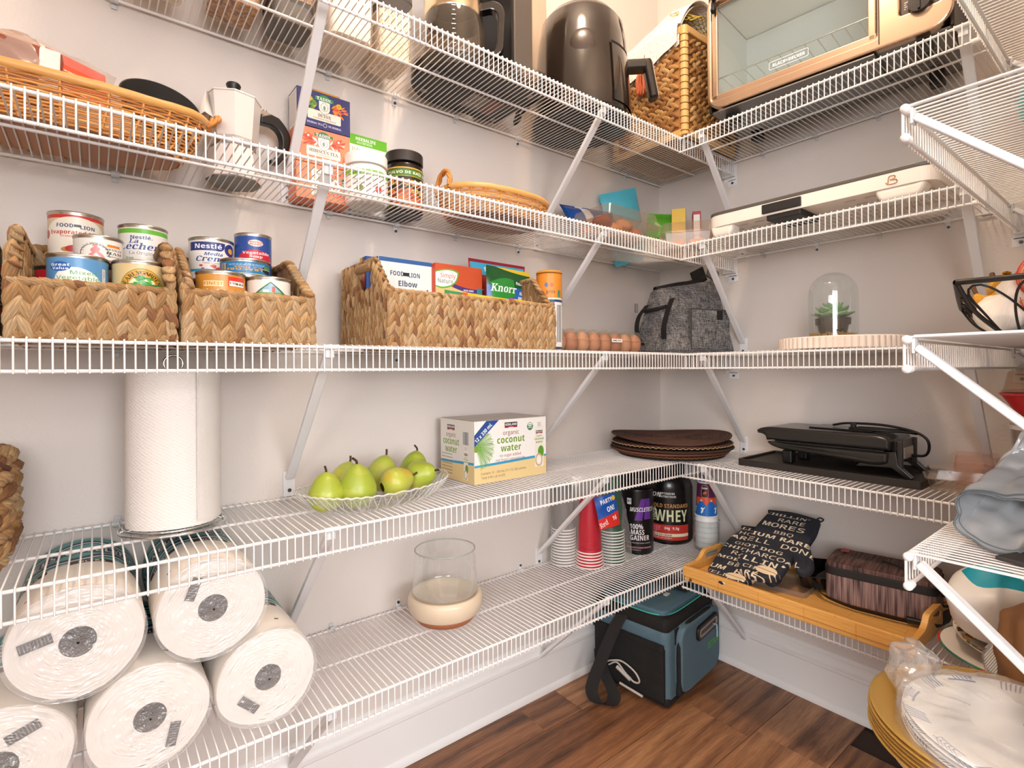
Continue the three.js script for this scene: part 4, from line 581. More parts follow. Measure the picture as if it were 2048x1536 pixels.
// coffee maker, seen from below its left end
{
  const t = thing('coffee_maker', 'black coffee maker with a steel-banded glass carafe on the top shelf', 'coffee maker', [0.752, y1, -1.117]);
  const blk = M(0x1c1918, 0.35), grey = M(0x5b544e, 0.4, { metalness: 0.3 });
  const bs = new THREE.Shape(); bs.moveTo(0.155, -0.100); bs.lineTo(-0.045, -0.105); bs.absarc(-0.05, 0, 0.105, -Math.PI / 2, Math.PI / 2, true); bs.lineTo(0.155, 0.100); bs.closePath();
  part('base', ext(bs, 0.026, 0.003).rotateX(-Math.PI / 2).translate(0, 0.006, 0), blk, t);
  part('bottom_label', box(0.10, 0.0008, 0.075, 0.055, 0.0026, -0.03), printed(art(256, 192, (x, w, h) => { fillR(x, '#6f6a66', 0, 0, w, h); smallPrint(x, 12, 14, 130, 9, 18, '#e6e2dc'); for (let i = 0; i < 3; i++) fillR(x, '#b8442a', 168 + i * 26, 10, 12, 172); })), t);
  for (const [fx, fz] of [[-0.12, 0.03], [-0.1, -0.06], [0.13, 0.08], [0.13, -0.08]]) part('foot', cyl(0.009, 0.008, 0.005, fx, 0.0035, fz, 16), M(0x9a958e, 0.6), t);
  part('warming_plate', cyl(0.082, 0.082, 0.004, -0.05, 0.034, 0, 40), M(0x2a2725, 0.25, { metalness: 0.6 }), t);
  part('tower', [box(0.062, 0.42, 0.17, 0.105, 0.235, -0.005, 0.012, 3)], blk, t);
  part('side_panel', box(0.060, 0.40, 0.008, 0.105, 0.24, 0.082, 0.003, 2), grey, t);
  part('water_tank', (() => { const g = ext(rrect(0.055, 0.15, 0.02), 0.33, 0.001).rotateX(-Math.PI / 2).translate(0.164, 0.075, 0.012); return g; })(), clear(0xf2e8dc, { roughness: 0.08, ior: 1.35 }), t);
  part('brew_head', [box(0.2, 0.09, 0.19, -0.03, 0.40, 0, 0.02, 3)], blk, t);
  const c = part('carafe', lathe([[0.06, 0.037], [0.072, 0.042], [0.078, 0.06], [0.077, 0.13], [0.070, 0.165], [0.068, 0.170]], 44).translate(-0.05, 0, 0), clear(0xd8c8b4, { roughness: 0.03, ior: 1.4, side: THREE.DoubleSide }), t);
  part('band', lathe([[0.0705, 0.162], [0.0725, 0.166], [0.0725, 0.205], [0.069, 0.21]], 44).translate(-0.05, 0, 0), M(0xd6c4a8, 0.22, { metalness: 1, side: THREE.DoubleSide }), c);
  part('carafe_lid', lathe([[0, 0.228], [0.05, 0.226], [0.066, 0.216], [0.0725, 0.208], [0, 0.208]], 36).translate(-0.05, 0, 0), MAT.blackGloss, c);
  part('scale_marks', Array.from({ length: 9 }, (_, i) => tr(box(0.010 - (i % 2) * 0.004, 0.0016, 0.0006, 0, 0.065 + i * 0.011, 0.0786), 0, 0, 0, 0, -0.55, 0).translate(-0.05, 0, 0)), MAT.white, c);
  const hs = new THREE.Shape(); hs.moveTo(0.066, 0.205); hs.lineTo(0.095, 0.212); hs.quadraticCurveTo(0.125, 0.21, 0.128, 0.18); hs.lineTo(0.124, 0.1); hs.quadraticCurveTo(0.12, 0.078, 0.10, 0.075); hs.lineTo(0.096, 0.085); hs.quadraticCurveTo(0.106, 0.09, 0.107, 0.11); hs.lineTo(0.110, 0.172); hs.quadraticCurveTo(0.108, 0.19, 0.09, 0.19); hs.lineTo(0.070, 0.185); hs.closePath();
  part('handle', ext(hs, 0.020, 0.003).translate(0, 0, -0.010).rotateY(-0.62).translate(-0.05, 0, 0), M(0x191513, 0.2, { clearcoat: 0.6 }), c);
}
single('power_cord', [tube([[0.905, 0.012, -1.005], [0.93, 0.008, -1.03], [0.915, 0.006, -1.10], [0.945, 0.006, -1.17], [0.965, 0.01, -1.19], [0.95, 0.014, -1.15], [0.93, 0.012, -1.08], [0.92, 0.022, -1.0], [0.938, 0.03, -0.985]].map(q => [q[0], q[1] + 0.0, q[2]]), 0.0034, 90, 6), tube([[0.93, 0.01, -1.14], [0.955, 0.012, -1.16], [0.97, 0.016, -1.2]], 0.0052, 20, 8)], M(0x1d1a18, 0.5), 'black bundled power cord on the top shelf beside the coffee maker', 'cord', [-0.008, y1 - 0.0006, 0]);
// air fryer
{
  const t = thing('air_fryer', 'glossy black rounded air fryer with a pull-out basket handle', 'air fryer', [1.122, y1, -1.088], 0.82), H = 0.345; t.scale.set(1.055, 0.955, 1.055);
  const shell = M(0x2a221d, 0.2, { clearcoat: 0.8, clearcoatRoughness: 0.12, metalness: 0.25 }), dark = M(0x120f0e, 0.3);
  const prof = [[0, 0.014], [0.128, 0.014], [0.133, 0.02], [0.1325, 0.06], [0.126, 0.16], [0.118, 0.25], [0.108, 0.31], [0.090, 0.335], [0.05, 0.345], [0, 0.346]];
  part('body', lathe(prof, 64), shell, t);
  part('base_ring', lathe([[0, 0], [0.127, 0], [0.136, 0.006], [0.137, 0.014], [0.130, 0.018], [0, 0.018]], 56), dark, t);
  const cyl2 = (y0, y1, a0, a1, d, n = 22, m = 10) => grid(n, m, (u, v) => { const y = y0 + (y1 - y0) * v; let r = 0; for (let i = 1; i < prof.length; i++) if (y >= prof[i - 1][1] && y <= prof[i][1] && prof[i][1] > prof[i - 1][1]) r = prof[i - 1][0] + (prof[i][0] - prof[i - 1][0]) * (y - prof[i - 1][1]) / (prof[i][1] - prof[i - 1][1]); const a = a0 + (a1 - a0) * u; return [Math.sin(a) * (r + d), y, Math.cos(a) * (r + d)]; });
  part('control_panel', cyl2(0.208, 0.325, -0.26, 0.26, 0.004), M(0x191514, 0.16, { clearcoat: 1, side: THREE.DoubleSide }), t);
  part('panel_trim', [cyl2(0.204, 0.328, -0.31, -0.26, 0.0045, 4), cyl2(0.204, 0.328, 0.26, 0.31, 0.0045, 4)], M(0xcdb8a2, 0.25, { metalness: 0.9, side: THREE.DoubleSide }), t);
  const dr = part('drawer', cyl2(0.03, 0.200, -0.95, 0.95, 0.0035, 40), M(0x241c18, 0.22, { clearcoat: 0.8, side: THREE.DoubleSide }), t);
  part('drawer_gap', [cyl2(0.03, 0.204, -0.962, -0.948, 0.0042, 2), cyl2(0.198, 0.204, -0.95, 0.95, 0.0042, 40, 2)], M(0x050505, 0.8, { side: THREE.DoubleSide }), t);
  part('handle', [box(0.040, 0.030, 0.062, 0, 0.186, 0.150, 0.008, 3), tr(box(0.040, 0.122, 0.024, 0, 0, 0, 0.010, 4), 0, 0.142, 0.188, -0.16)], M(0x1f1a17, 0.3), dr);
  part('handle_trim', tr(box(0.028, 0.106, 0.003, 0, 0, 0, 0.0014, 2), 0, 0.140, 0.2008, -0.16), M(0xb6a695, 0.3, { metalness: 0.8 }), dr);
  for (const s of [-1, 1]) part('vent', tr(sph(0.034, 0, 0, 0, [0.3, 1.25, 1], 18, 12), s * 0.117, 0.19, 0), M(0x3d322b, 0.3), t);
}
// tall twined basket in the corner
{
  const W = 0.272, H = 0.328, t = thing('storage_basket', 'tall square twined basket with wrapped corners in the top corner', 'basket', [1.392, y1 + 0.0004, -0.920]);
  const ropes = [0xdba560, 0xcb9350, 0xe4b878, 0xbd8444, 0xa87238].map(c => M(c, 0.6, { map: fibre }));
  const bag = {}; let i = 0; const Z = V(0, 0, 1), q0 = new THREE.Quaternion();
  const face = (o, d, n, each) => { const base = new THREE.Quaternion().setFromRotationMatrix(new THREE.Matrix4().makeBasis(d, UP, n)); const rows = 19, cols = 8; for (let r = 0; r < rows; r++) for (let c = 0; c < cols; c++) { q0.setFromAxisAngle(Z, (r % 2 ? 1 : -1) * 0.98 + rr(-0.14, 0.14)); const s = 0.026 + (c + 0.5 + (r % 2) * 0.4) * (W - 0.062) / cols, y = 0.022 + (r + 0.5) * (H - 0.05) / rows, p = o.clone().addScaledVector(d, s).addScaledVector(UP, y).addScaledVector(n, 0.001); const m = new THREE.Matrix4().compose(p, base.clone().multiply(q0), V(0.0165, 0.044, 0.013)); const mi = Math.floor(rnd() * 5); if (each) { part('strand', leafGeo[i++ % 3], ropes[mi], t).applyMatrix4(m); } else (bag[mi] = bag[mi] || []).push(leafGeo[i++ % 3].clone().applyMatrix4(m)); } };
  face(V(0, 0, -W), V(0, 0, 1), V(-1, 0, 0), true); face(V(0, 0, 0), V(1, 0, 0), V(0, 0, 1), true); face(V(W, 0, 0), V(0, 0, -1), V(1, 0, 0), false); face(V(W, 0, -W), V(-1, 0, 0), V(0, 0, -1), false);
  for (const k of Object.keys(bag)) stuffPart('weave', bag[k], ropes[k], t);
  part('frame', [box(W - 0.012, H - 0.014, 0.004, W / 2, H / 2, -0.004), box(W - 0.012, H - 0.014, 0.004, W / 2, H / 2, -W + 0.004), box(0.004, H - 0.014, W - 0.012, 0.004, H / 2, -W / 2), box(0.004, H - 0.014, W - 0.012, W - 0.004, H / 2, -W / 2), box(W - 0.01, 0.006, W - 0.01, W / 2, 0.004, -W / 2)], M(0xa9773f, 0.8), t);
  for (const [cx, cz] of [[0.004, -0.004], [W - 0.004, -0.004], [0.004, -W + 0.004], [W - 0.004, -W + 0.004]]) { const po = part('corner_post', rod([cx, 0.002, cz], [cx, H, cz], 0.0125, 12), M(0xdcae6c, 0.45), t); const wr = []; for (let k = 0; k < 15; k++) wr.push(new THREE.TorusGeometry(0.0129, 0.0012, 5, 16).rotateX(Math.PI / 2 + 0.12).translate(cx, 0.014 + k * (H - 0.02) / 15, cz)); stuffPart('wrap', wr, M(0x8a5a2c, 0.6), po); }
  for (const y of [0.010, H - 0.008]) { for (const [a, b] of [[[0.01, y, 0.002], [W - 0.01, y, 0.002]], [[-0.002, y, -0.01], [-0.002, y, -W + 0.01]], [[0.01, y, -W - 0.002], [W - 0.01, y, -W - 0.002]], [[W + 0.002, y, -0.01], [W + 0.002, y, -W + 0.01]]]) part('rim', bar(a, b, 0.022, 0.010, V(0, 1, 0)), M(0xd7a763, 0.5), t); }
}
{ // white towel over the corner basket
  const m = M(0xf3e9df, 0.95, { bumpMap: speck(0x888888, 0xffffff, 0x222222, 40), bumpScale: 0.002 });
  const t = thing('towel', 'fluffy white towel draped over the corner basket', 'towel', [1.392, y1 + 0.330, -0.920]), th = 0.012;
  const f = (u, v) => { const z = -0.014 - u * 0.27, s = v; const hang = 0.055 + 0.10 * u - 0.03 * u * u; let x, y; const L = 0.29 + hang, q = s * L; if (q < 0.27) { x = 0.27 - q; y = 0.012 + 0.13 * Math.sin(Math.PI * (0.36 + 0.55 * u)) * (1 - Math.pow(2 * q / 0.27 - 1, 2)); } else { const k = Math.min(1, (q - 0.27) / 0.03); x = -0.018 * Math.sin(k * Math.PI / 2); y = 0.012 - Math.max(0, q - 0.285); } return [x + 0.004 * nz(u * 5, v * 6, 1), y + 0.006 * nz(u * 6, v * 5, 4), z]; };
  const top = grid(24, 36, f), bot = grid(24, 36, (u, v) => { const p = f(u, v); const q = v * (0.29 + 0.055 + 0.10 * u - 0.03 * u * u); return q < 0.27 ? [p[0], p[1] - th, p[2]] : [p[0] + th, p[1] - 0.004, p[2]]; });
  part('cloth', [top, bot], (m.side = THREE.DoubleSide, m), t);
}
{ // yellow net produce bag at the basket corner
  const t = thing('net_bag', 'yellow plastic net bag poking out over the corner basket', 'bag', [1.418, y1 + 0.338, -0.915]), m = M(0xb9a23c, 0.5), g = [];
  const S = (u, v) => V(u * 0.14 + 0.01 * Math.sin(v * 5), 0.012 + 0.05 * v + 0.028 * Math.sin(u * 3.1), 0.004 - 0.075 * v + 0.012 * Math.sin(u * 6));
  const N = 9, K = 5; for (let i = 0; i < N; i++) for (let j = 0; j < K; j++) { const c = S((i + 0.5 + (j % 2) * 0.5) / N, (j + 0.5) / K), ring = []; for (let k = 0; k < 6; k++) { const a = k / 6 * 6.283; ring.push(S((i + 0.5 + (j % 2) * 0.5 + 0.52 * Math.cos(a)) / N, (j + 0.5 + 0.6 * Math.sin(a)) / K)); } g.push(tube(ring, 0.0013, 12, 4, true)); }
  stuffPart('net', g, m, t);
}
{ // salmon netting tuft hanging on the left face
  const t = thing('mesh_pouf', 'salmon pink netting tuft hanging beside the air fryer handle', 'netting', [1.372, y1 + 0.205, -1.055]), g = [];
  for (let i = 0; i < 46; i++) { const a = rnd() * 6.28, r = 0.006 + rnd() * 0.011; g.push(tube([[0, 0.07, 0], [Math.cos(a) * r * 0.5, 0.045, Math.sin(a) * r * 1.2], [Math.cos(a) * r, 0.015, Math.sin(a) * r * 1.9], [Math.cos(a) * r * 0.8, -0.02 - rnd() * 0.015, Math.sin(a) * r * 1.6]], 0.0011, 9, 4)); }
  stuffPart('netting', g, M(0xe0774f, 0.7), t); part('hanger', tube([[0, 0.07, 0], [0.01, 0.11, 0], [0.018, 0.125, 0]], 0.002, 8, 6), M(0xe0774f, 0.7), t);
}
// toaster oven
{
  const W = 0.545, D = 0.245, H = 0.33, F = 0.034, t = thing('toaster_oven', 'wide stainless toaster oven with a glass door on the upper side shelf', 'toaster oven', [1.540, yR[0], -0.582], -Math.PI / 2 + 0.10);
  const st = M(0xcfb49c, 0.27, { metalness: 1 }), dk = M(0x2a2421, 0.45, { metalness: 0.4 }), gal = M(0x8d8c8a, 0.38, { metalness: 0.85 });
  const x0 = -W / 2, x1 = W / 2, y0 = F, y1 = F + H, xs = 0.150, zf = D / 2;
  part('housing', [box(W, 0.008, D, 0, y1 - 0.004, 0, 0.003, 1), box(0.008, H, D, x0 + 0.004, y0 + H / 2, 0, 0.003, 1), box(0.008, H, D, x1 - 0.004, y0 + H / 2, 0, 0.003, 1), box(W, H, 0.006, 0, y0 + H / 2, -zf + 0.003, 0.002, 1), box(0.006, H - 0.02, D - 0.02, xs + 0.014, y0 + H / 2, 0)], dk, t);
  part('bottom_plate', [box(W - 0.01, 0.004, D - 0.01, 0, y0 + 0.002, -0.004), ...Array.from({ length: 6 }, (_, i) => box(0.07, 0.003, 0.006, 0.205, y0 - 0.0005, -0.04 + i * 0.018, 0.0012, 1)), box(0.42, 0.004, 0.006, -0.06, y0 - 0.0015, 0.02), box(0.42, 0.004, 0.006, -0.06, y0 - 0.0015, -0.05)], gal, t);
  const fr = new THREE.Shape(); fr.copy(rrect(W, H, 0.05, 0, y0 + H / 2)); fr.holes.push(rrect(xs - x0 - 0.03, H - 0.05, 0.008, (x0 + xs) / 2, y0 + H / 2 + 0.002)); fr.holes.push(rrect(0.072, H - 0.09, 0.006, (xs + x1) / 2 + 0.004, y0 + H / 2 + 0.012));
  part('front_frame', ext(fr, 0.016, 0.005, 3, 10).translate(0, 0, zf - 0.008), st, t);
  part('control_panel', box(0.076, H - 0.086, 0.010, (xs + x1) / 2 + 0.004, y0 + H / 2 + 0.012, zf - 0.002, 0.002, 1), printed(art(128, 448, (x, w, h) => { fillR(x, '#4a3a30', 0, 0, w, h); for (let k = 0; k < 3; k++) smallPrint(x, 14, 110 + k * 140, 90, 4, 9, '#efe4d8'); }), 0.3), t);
  for (let k = 0; k < 3; k++) part('knob', [tr(cyl(0.0205, 0.022, 0.018, 0, 0, 0, 30), (xs + x1) / 2 + 0.004, y0 + 0.068 + k * 0.085, zf + 0.014, Math.PI / 2), box(0.004, 0.034, 0.006, (xs + x1) / 2 + 0.004, y0 + 0.068 + k * 0.085, zf + 0.024)], M(0x161312, 0.3), t);
  const dr = part('door', [box(xs - x0 - 0.03, 0.020, 0.010, (x0 + xs) / 2, y0 + 0.030, zf + 0.008, 0.003, 2), box(xs - x0 - 0.03, 0.026, 0.010, (x0 + xs) / 2, y1 - 0.030, zf + 0.008, 0.003, 2), box(0.016, H - 0.05, 0.010, x0 + 0.024, y0 + H / 2, zf + 0.008, 0.003, 2), box(0.016, H - 0.05, 0.010, xs - 0.024, y0 + H / 2, zf + 0.008, 0.003, 2)], st, t);
  part('door_seam', box(0.002, H - 0.02, 0.003, xs - 0.010, y0 + H / 2, zf + 0.0125), M(0x0c0a09, 0.6), dr);
  part('glass', box(xs - x0 - 0.06, H - 0.092, 0.004, (x0 + xs) / 2, y0 + H / 2 - 0.003, zf + 0.006), clear(0xf0f7f7, { roughness: 0.02, ior: 1.45 }), dr);
  part('lettering', new THREE.PlaneGeometry(0.096, 0.022).translate((x0 + xs) / 2 + 0.005, y0 + 0.062, zf + 0.0085), printed(art(512, 118, (x, w, h) => { x.clearRect(0, 0, w, h); x.strokeStyle = '#fff'; x.lineWidth = 6; x.beginPath(); x.roundRect(6, 6, w - 12, h - 12, 22); x.stroke(); txt(x, 'BLACK+DECKER', w / 2, h / 2 + 2, 58, '#fff', { sx: 0.98 }); }), 0.4, { transparent: true, alphaTest: 0.4 }), dr);
  part('handle', rod([x0 + 0.03, y1 - 0.018, zf + 0.040], [xs - 0.03, y1 - 0.018, zf + 0.040], 0.009, 16), st, dr);
  for (const hx of [x0 + 0.026, xs - 0.026]) part('handle_bracket', [tr(box(0.014, 0.058, 0.016, 0, 0, 0, 0.005, 3), hx, y1 - 0.035, zf + 0.018, -0.3), box(0.014, 0.022, 0.034, hx, y1 - 0.016, zf + 0.030, 0.006, 3)], MAT.black, dr);
  part('inner_walls', [box(xs - x0 - 0.03, 0.003, D - 0.03, (x0 + xs) / 2, y0 + 0.028, -0.006), box(xs - x0 - 0.03, 0.003, D - 0.03, (x0 + xs) / 2, y1 - 0.02, -0.006), box(xs - x0 - 0.03, H - 0.05, 0.003, (x0 + xs) / 2, y0 + H / 2, -zf + 0.012), box(0.003, H - 0.05, D - 0.03, x0 + 0.013, y0 + H / 2, -0.006), box(0.003, H - 0.05, D - 0.03, xs - 0.002, y0 + H / 2, -0.006)], M(0xdedcd6, 0.5, { metalness: 0.15 }), t);
  const rk = []; for (let k = 0; k < 13; k++) rk.push(rod([x0 + 0.03 + k * (xs - x0 - 0.055) / 12, y0 + 0.10, zf - 0.02], [x0 + 0.03 + k * (xs - x0 - 0.055) / 12, y0 + 0.10, -zf + 0.02], 0.0013, 6)); for (const z of [zf - 0.02, 0.0, -zf + 0.02]) rk.push(rod([x0 + 0.02, y0 + 0.1, z], [xs - 0.012, y0 + 0.1, z], 0.002, 6)); part('rack', rk, M(0xcfc8be, 0.25, { metalness: 1 }), t);
  part('crumb_tray', tr(bend(new THREE.BoxGeometry(0.37, 0.003, 0.17, 12, 1, 6), v => { v.y += -0.010 * (0.5 - v.z / 0.17); }), -0.055, y0 - 0.008, 0.05), gal, t);
  for (const sx of [-1, 1]) for (const sz of [-1, 1]) part('foot', bend(new RoundedBoxGeometry(0.030, F + 0.006, 0.034, 2, 0.004).translate(sx * (W / 2 - 0.055), (F + 0.006) / 2, sz * (D / 2 - 0.035)), v => { }), MAT.black, t);
}
// ---------------------------------------------------------------- middle shelf, side: cooler bag, tray, dome
const weaveTex = noiseTex(256, 256, (u, v) => { const a = Math.sin(u * 256 * 0.8) * 0.12, b = Math.sin(v * 256 * 0.8) * 0.12, n = nz(u * 60, v * 9, 2) * 0.3 + nz(u * 9, v * 60, 6) * 0.3 + nz(u * 4, v * 4, 3) * 0.12; const s = 0.62 + a + b + n; return [s, s, s * 1.01]; }, true);
{
  const t = thing('lunch_bag', 'heather grey insulated bag with black zip and handles in the corner', 'bag', [1.551, yL[2], -1.041], -0.24);
  const W = 0.286, D = 0.185, H = 0.262, cloth = M(0xb4b2b0, 0.9, { map: weaveTex, bumpMap: weaveTex, bumpScale: 0.001 }), blk = M(0x151413, 0.8);
  const topY = x => H - 0.05 + (x / W + 0.5) * 0.045;                     // zip line slopes up to the right
  const body = bend(new RoundedBoxGeometry(W, H, D, 5, 0.014, 10).translate(0, H / 2, 0), v => { const k = Math.max(0, (v.y - 0.13) / (H - 0.13)); v.z *= 1 - 0.86 * k; const lim = topY(v.x) / H; v.y *= 1 + (lim - 1) * Math.min(1, v.y / H); v.x += 0.03 * k * (v.x < 0 ? 0.9 : -0.25); v.z += 0.004 * nz(v.x * 22, v.y * 22, 3) * (k > 0 ? 1.5 : 1); });
  const g2 = uvm(body, 8); part('body', g2, cloth, t);
  part('zip', tube([[-W / 2 + 0.028, topY(-W / 2) - 0.001, 0.0], [-0.03, topY(-0.03), 0.004], [0.04, topY(0.04) + 0.002, 0.004], [W / 2 - 0.045, topY(W / 2) + 0.008, 0]], 0.0095, 30, 8), blk, t);
  part('top_flap', tr(box(0.062, 0.036, 0.012, 0, 0, 0, 0.003, 2), W / 2 - 0.004, topY(W / 2) + 0.018, 0.004, 0, 0, -0.4), M(0xa9a7a6, 0.85, { map: weaveTex }), t);
  part('end_strap', tr(box(0.058, 0.05, 0.010, 0, 0, 0, 0.003, 2), W / 2 - 0.07, topY(W / 2) + 0.010, 0, 0, 0, 0.45), blk, t);
  part('front_pocket', tr(bend(new RoundedBoxGeometry(0.165, 0.13, 0.012, 3, 0.005, 6), v => { v.z += 0.002 * nz(v.x * 30, v.y * 30, 9); }), 0.032, 0.078, D / 2 - 0.002), cloth, t);
  part('pocket_seam', [box(0.165, 0.0025, 0.003, 0.032, 0.142, D / 2 + 0.002), box(0.0025, 0.13, 0.003, -0.050, 0.078, D / 2 + 0.002)], M(0x3f3e3e, 0.9), t);
  part('logo_patch', box(0.024, 0.03, 0.003, 0.068, 0.125, D / 2 + 0.005, 0.001, 1), blk, t, 'small black patch');
  const strap = pts => { const c = new THREE.CatmullRomCurve3(pts.map(p => V(...p))); return grid(1, 24, (u, v) => { const p = c.getPoint(v); return [p.x, p.y, p.z + (u - 0.5) * 0.024]; }); };
  part('handle', [strap([[-W / 2 + 0.038, 0.175, 0.07], [-W / 2 + 0.006, 0.13, 0.085], [-W / 2 - 0.012, 0.08, 0.088], [-W / 2 - 0.006, 0.045, 0.082]]), strap([[-W / 2 + 0.012, 0.162, -0.02], [-W / 2 - 0.016, 0.12, -0.03], [-W / 2 - 0.022, 0.07, -0.03], [-W / 2 - 0.008, 0.03, -0.02]]), tube([[-W / 2 - 0.002, 0.142, -0.03], [-W / 2 + 0.008, 0.143, 0.02], [-W / 2 + 0.024, 0.150, 0.06]], 0.006, 12, 6)], M(0x121110, 0.75, { side: THREE.DoubleSide }), t);
  part('buckle', box(0.006, 0.03, 0.012, -W / 2 - 0.010, 0.155, -0.05, 0.002, 1), M(0x8f8a86, 0.4, { metalness: 0.6 }), t);
}
{
  const t = thing('serving_tray', 'round cream tray with a fluted rim under the glass dome', 'tray', [1.541, yR[2], -0.553]), n = 64, R0 = 0.151;
  const s = new THREE.Shape(); for (let i = 0; i <= n * 8; i++) { const a = i / (n * 8) * Math.PI * 2, r = R0 - 0.0038 * (1 - Math.abs(Math.sin(a * n / 2))); i ? s.lineTo(Math.cos(a) * r, Math.sin(a) * r) : s.moveTo(r, 0); }
  part('body', ext(s, 0.026, 0.001, 1, 4).rotateX(-Math.PI / 2).translate(0, 0.002, 0), M(0xe7d6c6, 0.55), t);
  part('top', cyl(0.146, 0.147, 0.003, 0, 0.0295, 0, 60), M(0xe9dacb, 0.55), t);
}
{
  const yb2 = yR[2] + 0.0312, C = [1.548, yb2, -0.578], R0 = 0.0585, H = 0.176;
  const d = thing('glass_dome', 'clear glass cloche covering a small potted succulent', 'cloche', C);
  part('glass', lathe([[R0, 0.0004], [R0 + 0.0005, 0.006], [R0, H - R0], ...Array.from({ length: 12 }, (_, i) => { const a = (i + 1) / 12 * Math.PI / 2; return [Math.max(0.0001, R0 * Math.cos(a)), H - R0 + R0 * Math.sin(a)]; })], 56), clear(0xf8fbfb, { roughness: 0.02, transmission: 0.96, ior: 1.7, side: THREE.DoubleSide }), d);
  const p = thing('potted_succulent', 'green rosette succulent in a dark pot inside the glass dome', 'plant', C), pot = M(0x33291f, 0.35);
  part('pot', lathe([[0, 0.004], [0.030, 0.004], [0.036, 0.035], [0.041, 0.036], [0.042, 0.053], [0.039, 0.054], [0.037, 0.05], [0, 0.05]], 36), pot, p);
  const leafM = [0x86a877, 0x97b688, 0x759a68].map(c => M(c, 0.5));
  const lf = (() => { const g = new THREE.SphereGeometry(0.5, 12, 10); return bend(g, v => { const k = v.y + 0.5; const w = Math.sin(Math.PI * Math.pow(k, 0.72)) * 0.9 + 0.16; v.x = v.x * w * 1.15; v.z = v.z * 0.5 + 0.28 * (k - 0.4) * (k - 0.4) - 0.06 + 0.25 * Math.abs(v.x) * Math.abs(v.x); v.y = k; }); })();
  for (const [n, el, len, w, r0, y0] of [[8, 1.22, 0.044, 0.030, 0.012, 0.054], [7, 0.88, 0.042, 0.028, 0.010, 0.060], [6, 0.52, 0.036, 0.024, 0.006, 0.066], [4, 0.2, 0.028, 0.017, 0.002, 0.068]]) for (let i = 0; i < n; i++) { const a = i / n * 6.283 + len * 40, m = part('leaf', lf, leafM[(i + n) % 3], p); m.scale.set(w * 1.3, len * 0.95, 0.014); m.rotation.set(el, a, 0, 'YXZ'); m.position.set(Math.sin(a) * r0, y0, Math.cos(a) * r0); }
  const moss = []; for (let i = 0; i < 150; i++) { const a = rnd() * 6.28, r = 0.034 + rnd() * 0.019, q = [Math.cos(a) * r, 0.002, Math.sin(a) * r]; moss.push(tube([q, [q[0] + rr(-0.006, 0.006), 0.008 + rnd() * 0.006, q[2] + rr(-0.006, 0.006)], [q[0] + rr(-0.008, 0.008), 0.004 + rnd() * 0.014, q[2] + rr(-0.008, 0.008)]].map(e => { const l = Math.hypot(e[0], e[2]), k = Math.min(1, 0.0555 / l); return [e[0] * k, e[1], e[2] * k]; }), 0.0007, 5, 4)); }
  stuffPart('moss', moss, M(0xb98a35, 0.8), p);
}
// ---------------------------------------------------------------- fourth shelf
{ // coiled rope basket at the left edge
  const t = thing('rope_basket', 'chunky coiled fibre basket cut off at the left edge', 'basket', [-0.232, yL[3], -1.085]), rows = 8, a = 0.125, b = 0.125, h = 0.158; let i = 0;
  for (let r = 0; r < rows; r++) { const n = 26, sc = r === 0 ? 0.95 : r > rows - 2 ? 0.97 : 1; for (let k = 0; k < n; k++) { const th = (k + (r % 2) * 0.5) / n * 6.283, c = Math.cos(th), s = Math.sin(th), x = Math.sign(c) * Math.pow(Math.abs(c), 0.5) * a * sc, z = Math.sign(s) * Math.pow(Math.abs(s), 0.5) * b * sc; const e = 0.01, th2 = th + e, c2 = Math.cos(th2), s2 = Math.sin(th2), dx = Math.sign(c2) * Math.pow(Math.abs(c2), 0.5) - Math.sign(c) * Math.pow(Math.abs(c), 0.5), dz = Math.sign(s2) * Math.pow(Math.abs(s2), 0.5) - Math.sign(s) * Math.pow(Math.abs(s), 0.5); const m = part('strand', leafGeo[i++ % 3], straw[Math.floor(rnd() * 6)], t); m.position.set(x, 0.012 + r * h / rows, z); m.rotation.set(0, Math.atan2(-dz, dx) + Math.PI, (r % 2 ? 1 : -1) * 0.35 + Math.PI / 2, 'YXZ'); m.scale.set(0.023, 0.05, 0.03); } }
  part('inner_wall', ext((() => { const s = rrect(a * 1.9, b * 1.9, 0.05); s.holes.push(rrect(a * 1.86, b * 1.86, 0.048)); return s; })(), h - 0.012).rotateX(-Math.PI / 2).translate(0, 0.005, 0), straw[3], t);
  part('cord', tube([[a - 0.03, h + 0.004, b - 0.02], [a - 0.005, h - 0.002, b - 0.03], [a + 0.01, h - 0.016, b - 0.06]], 0.004, 14, 6), M(0x5d3a2c, 0.8), t);
}
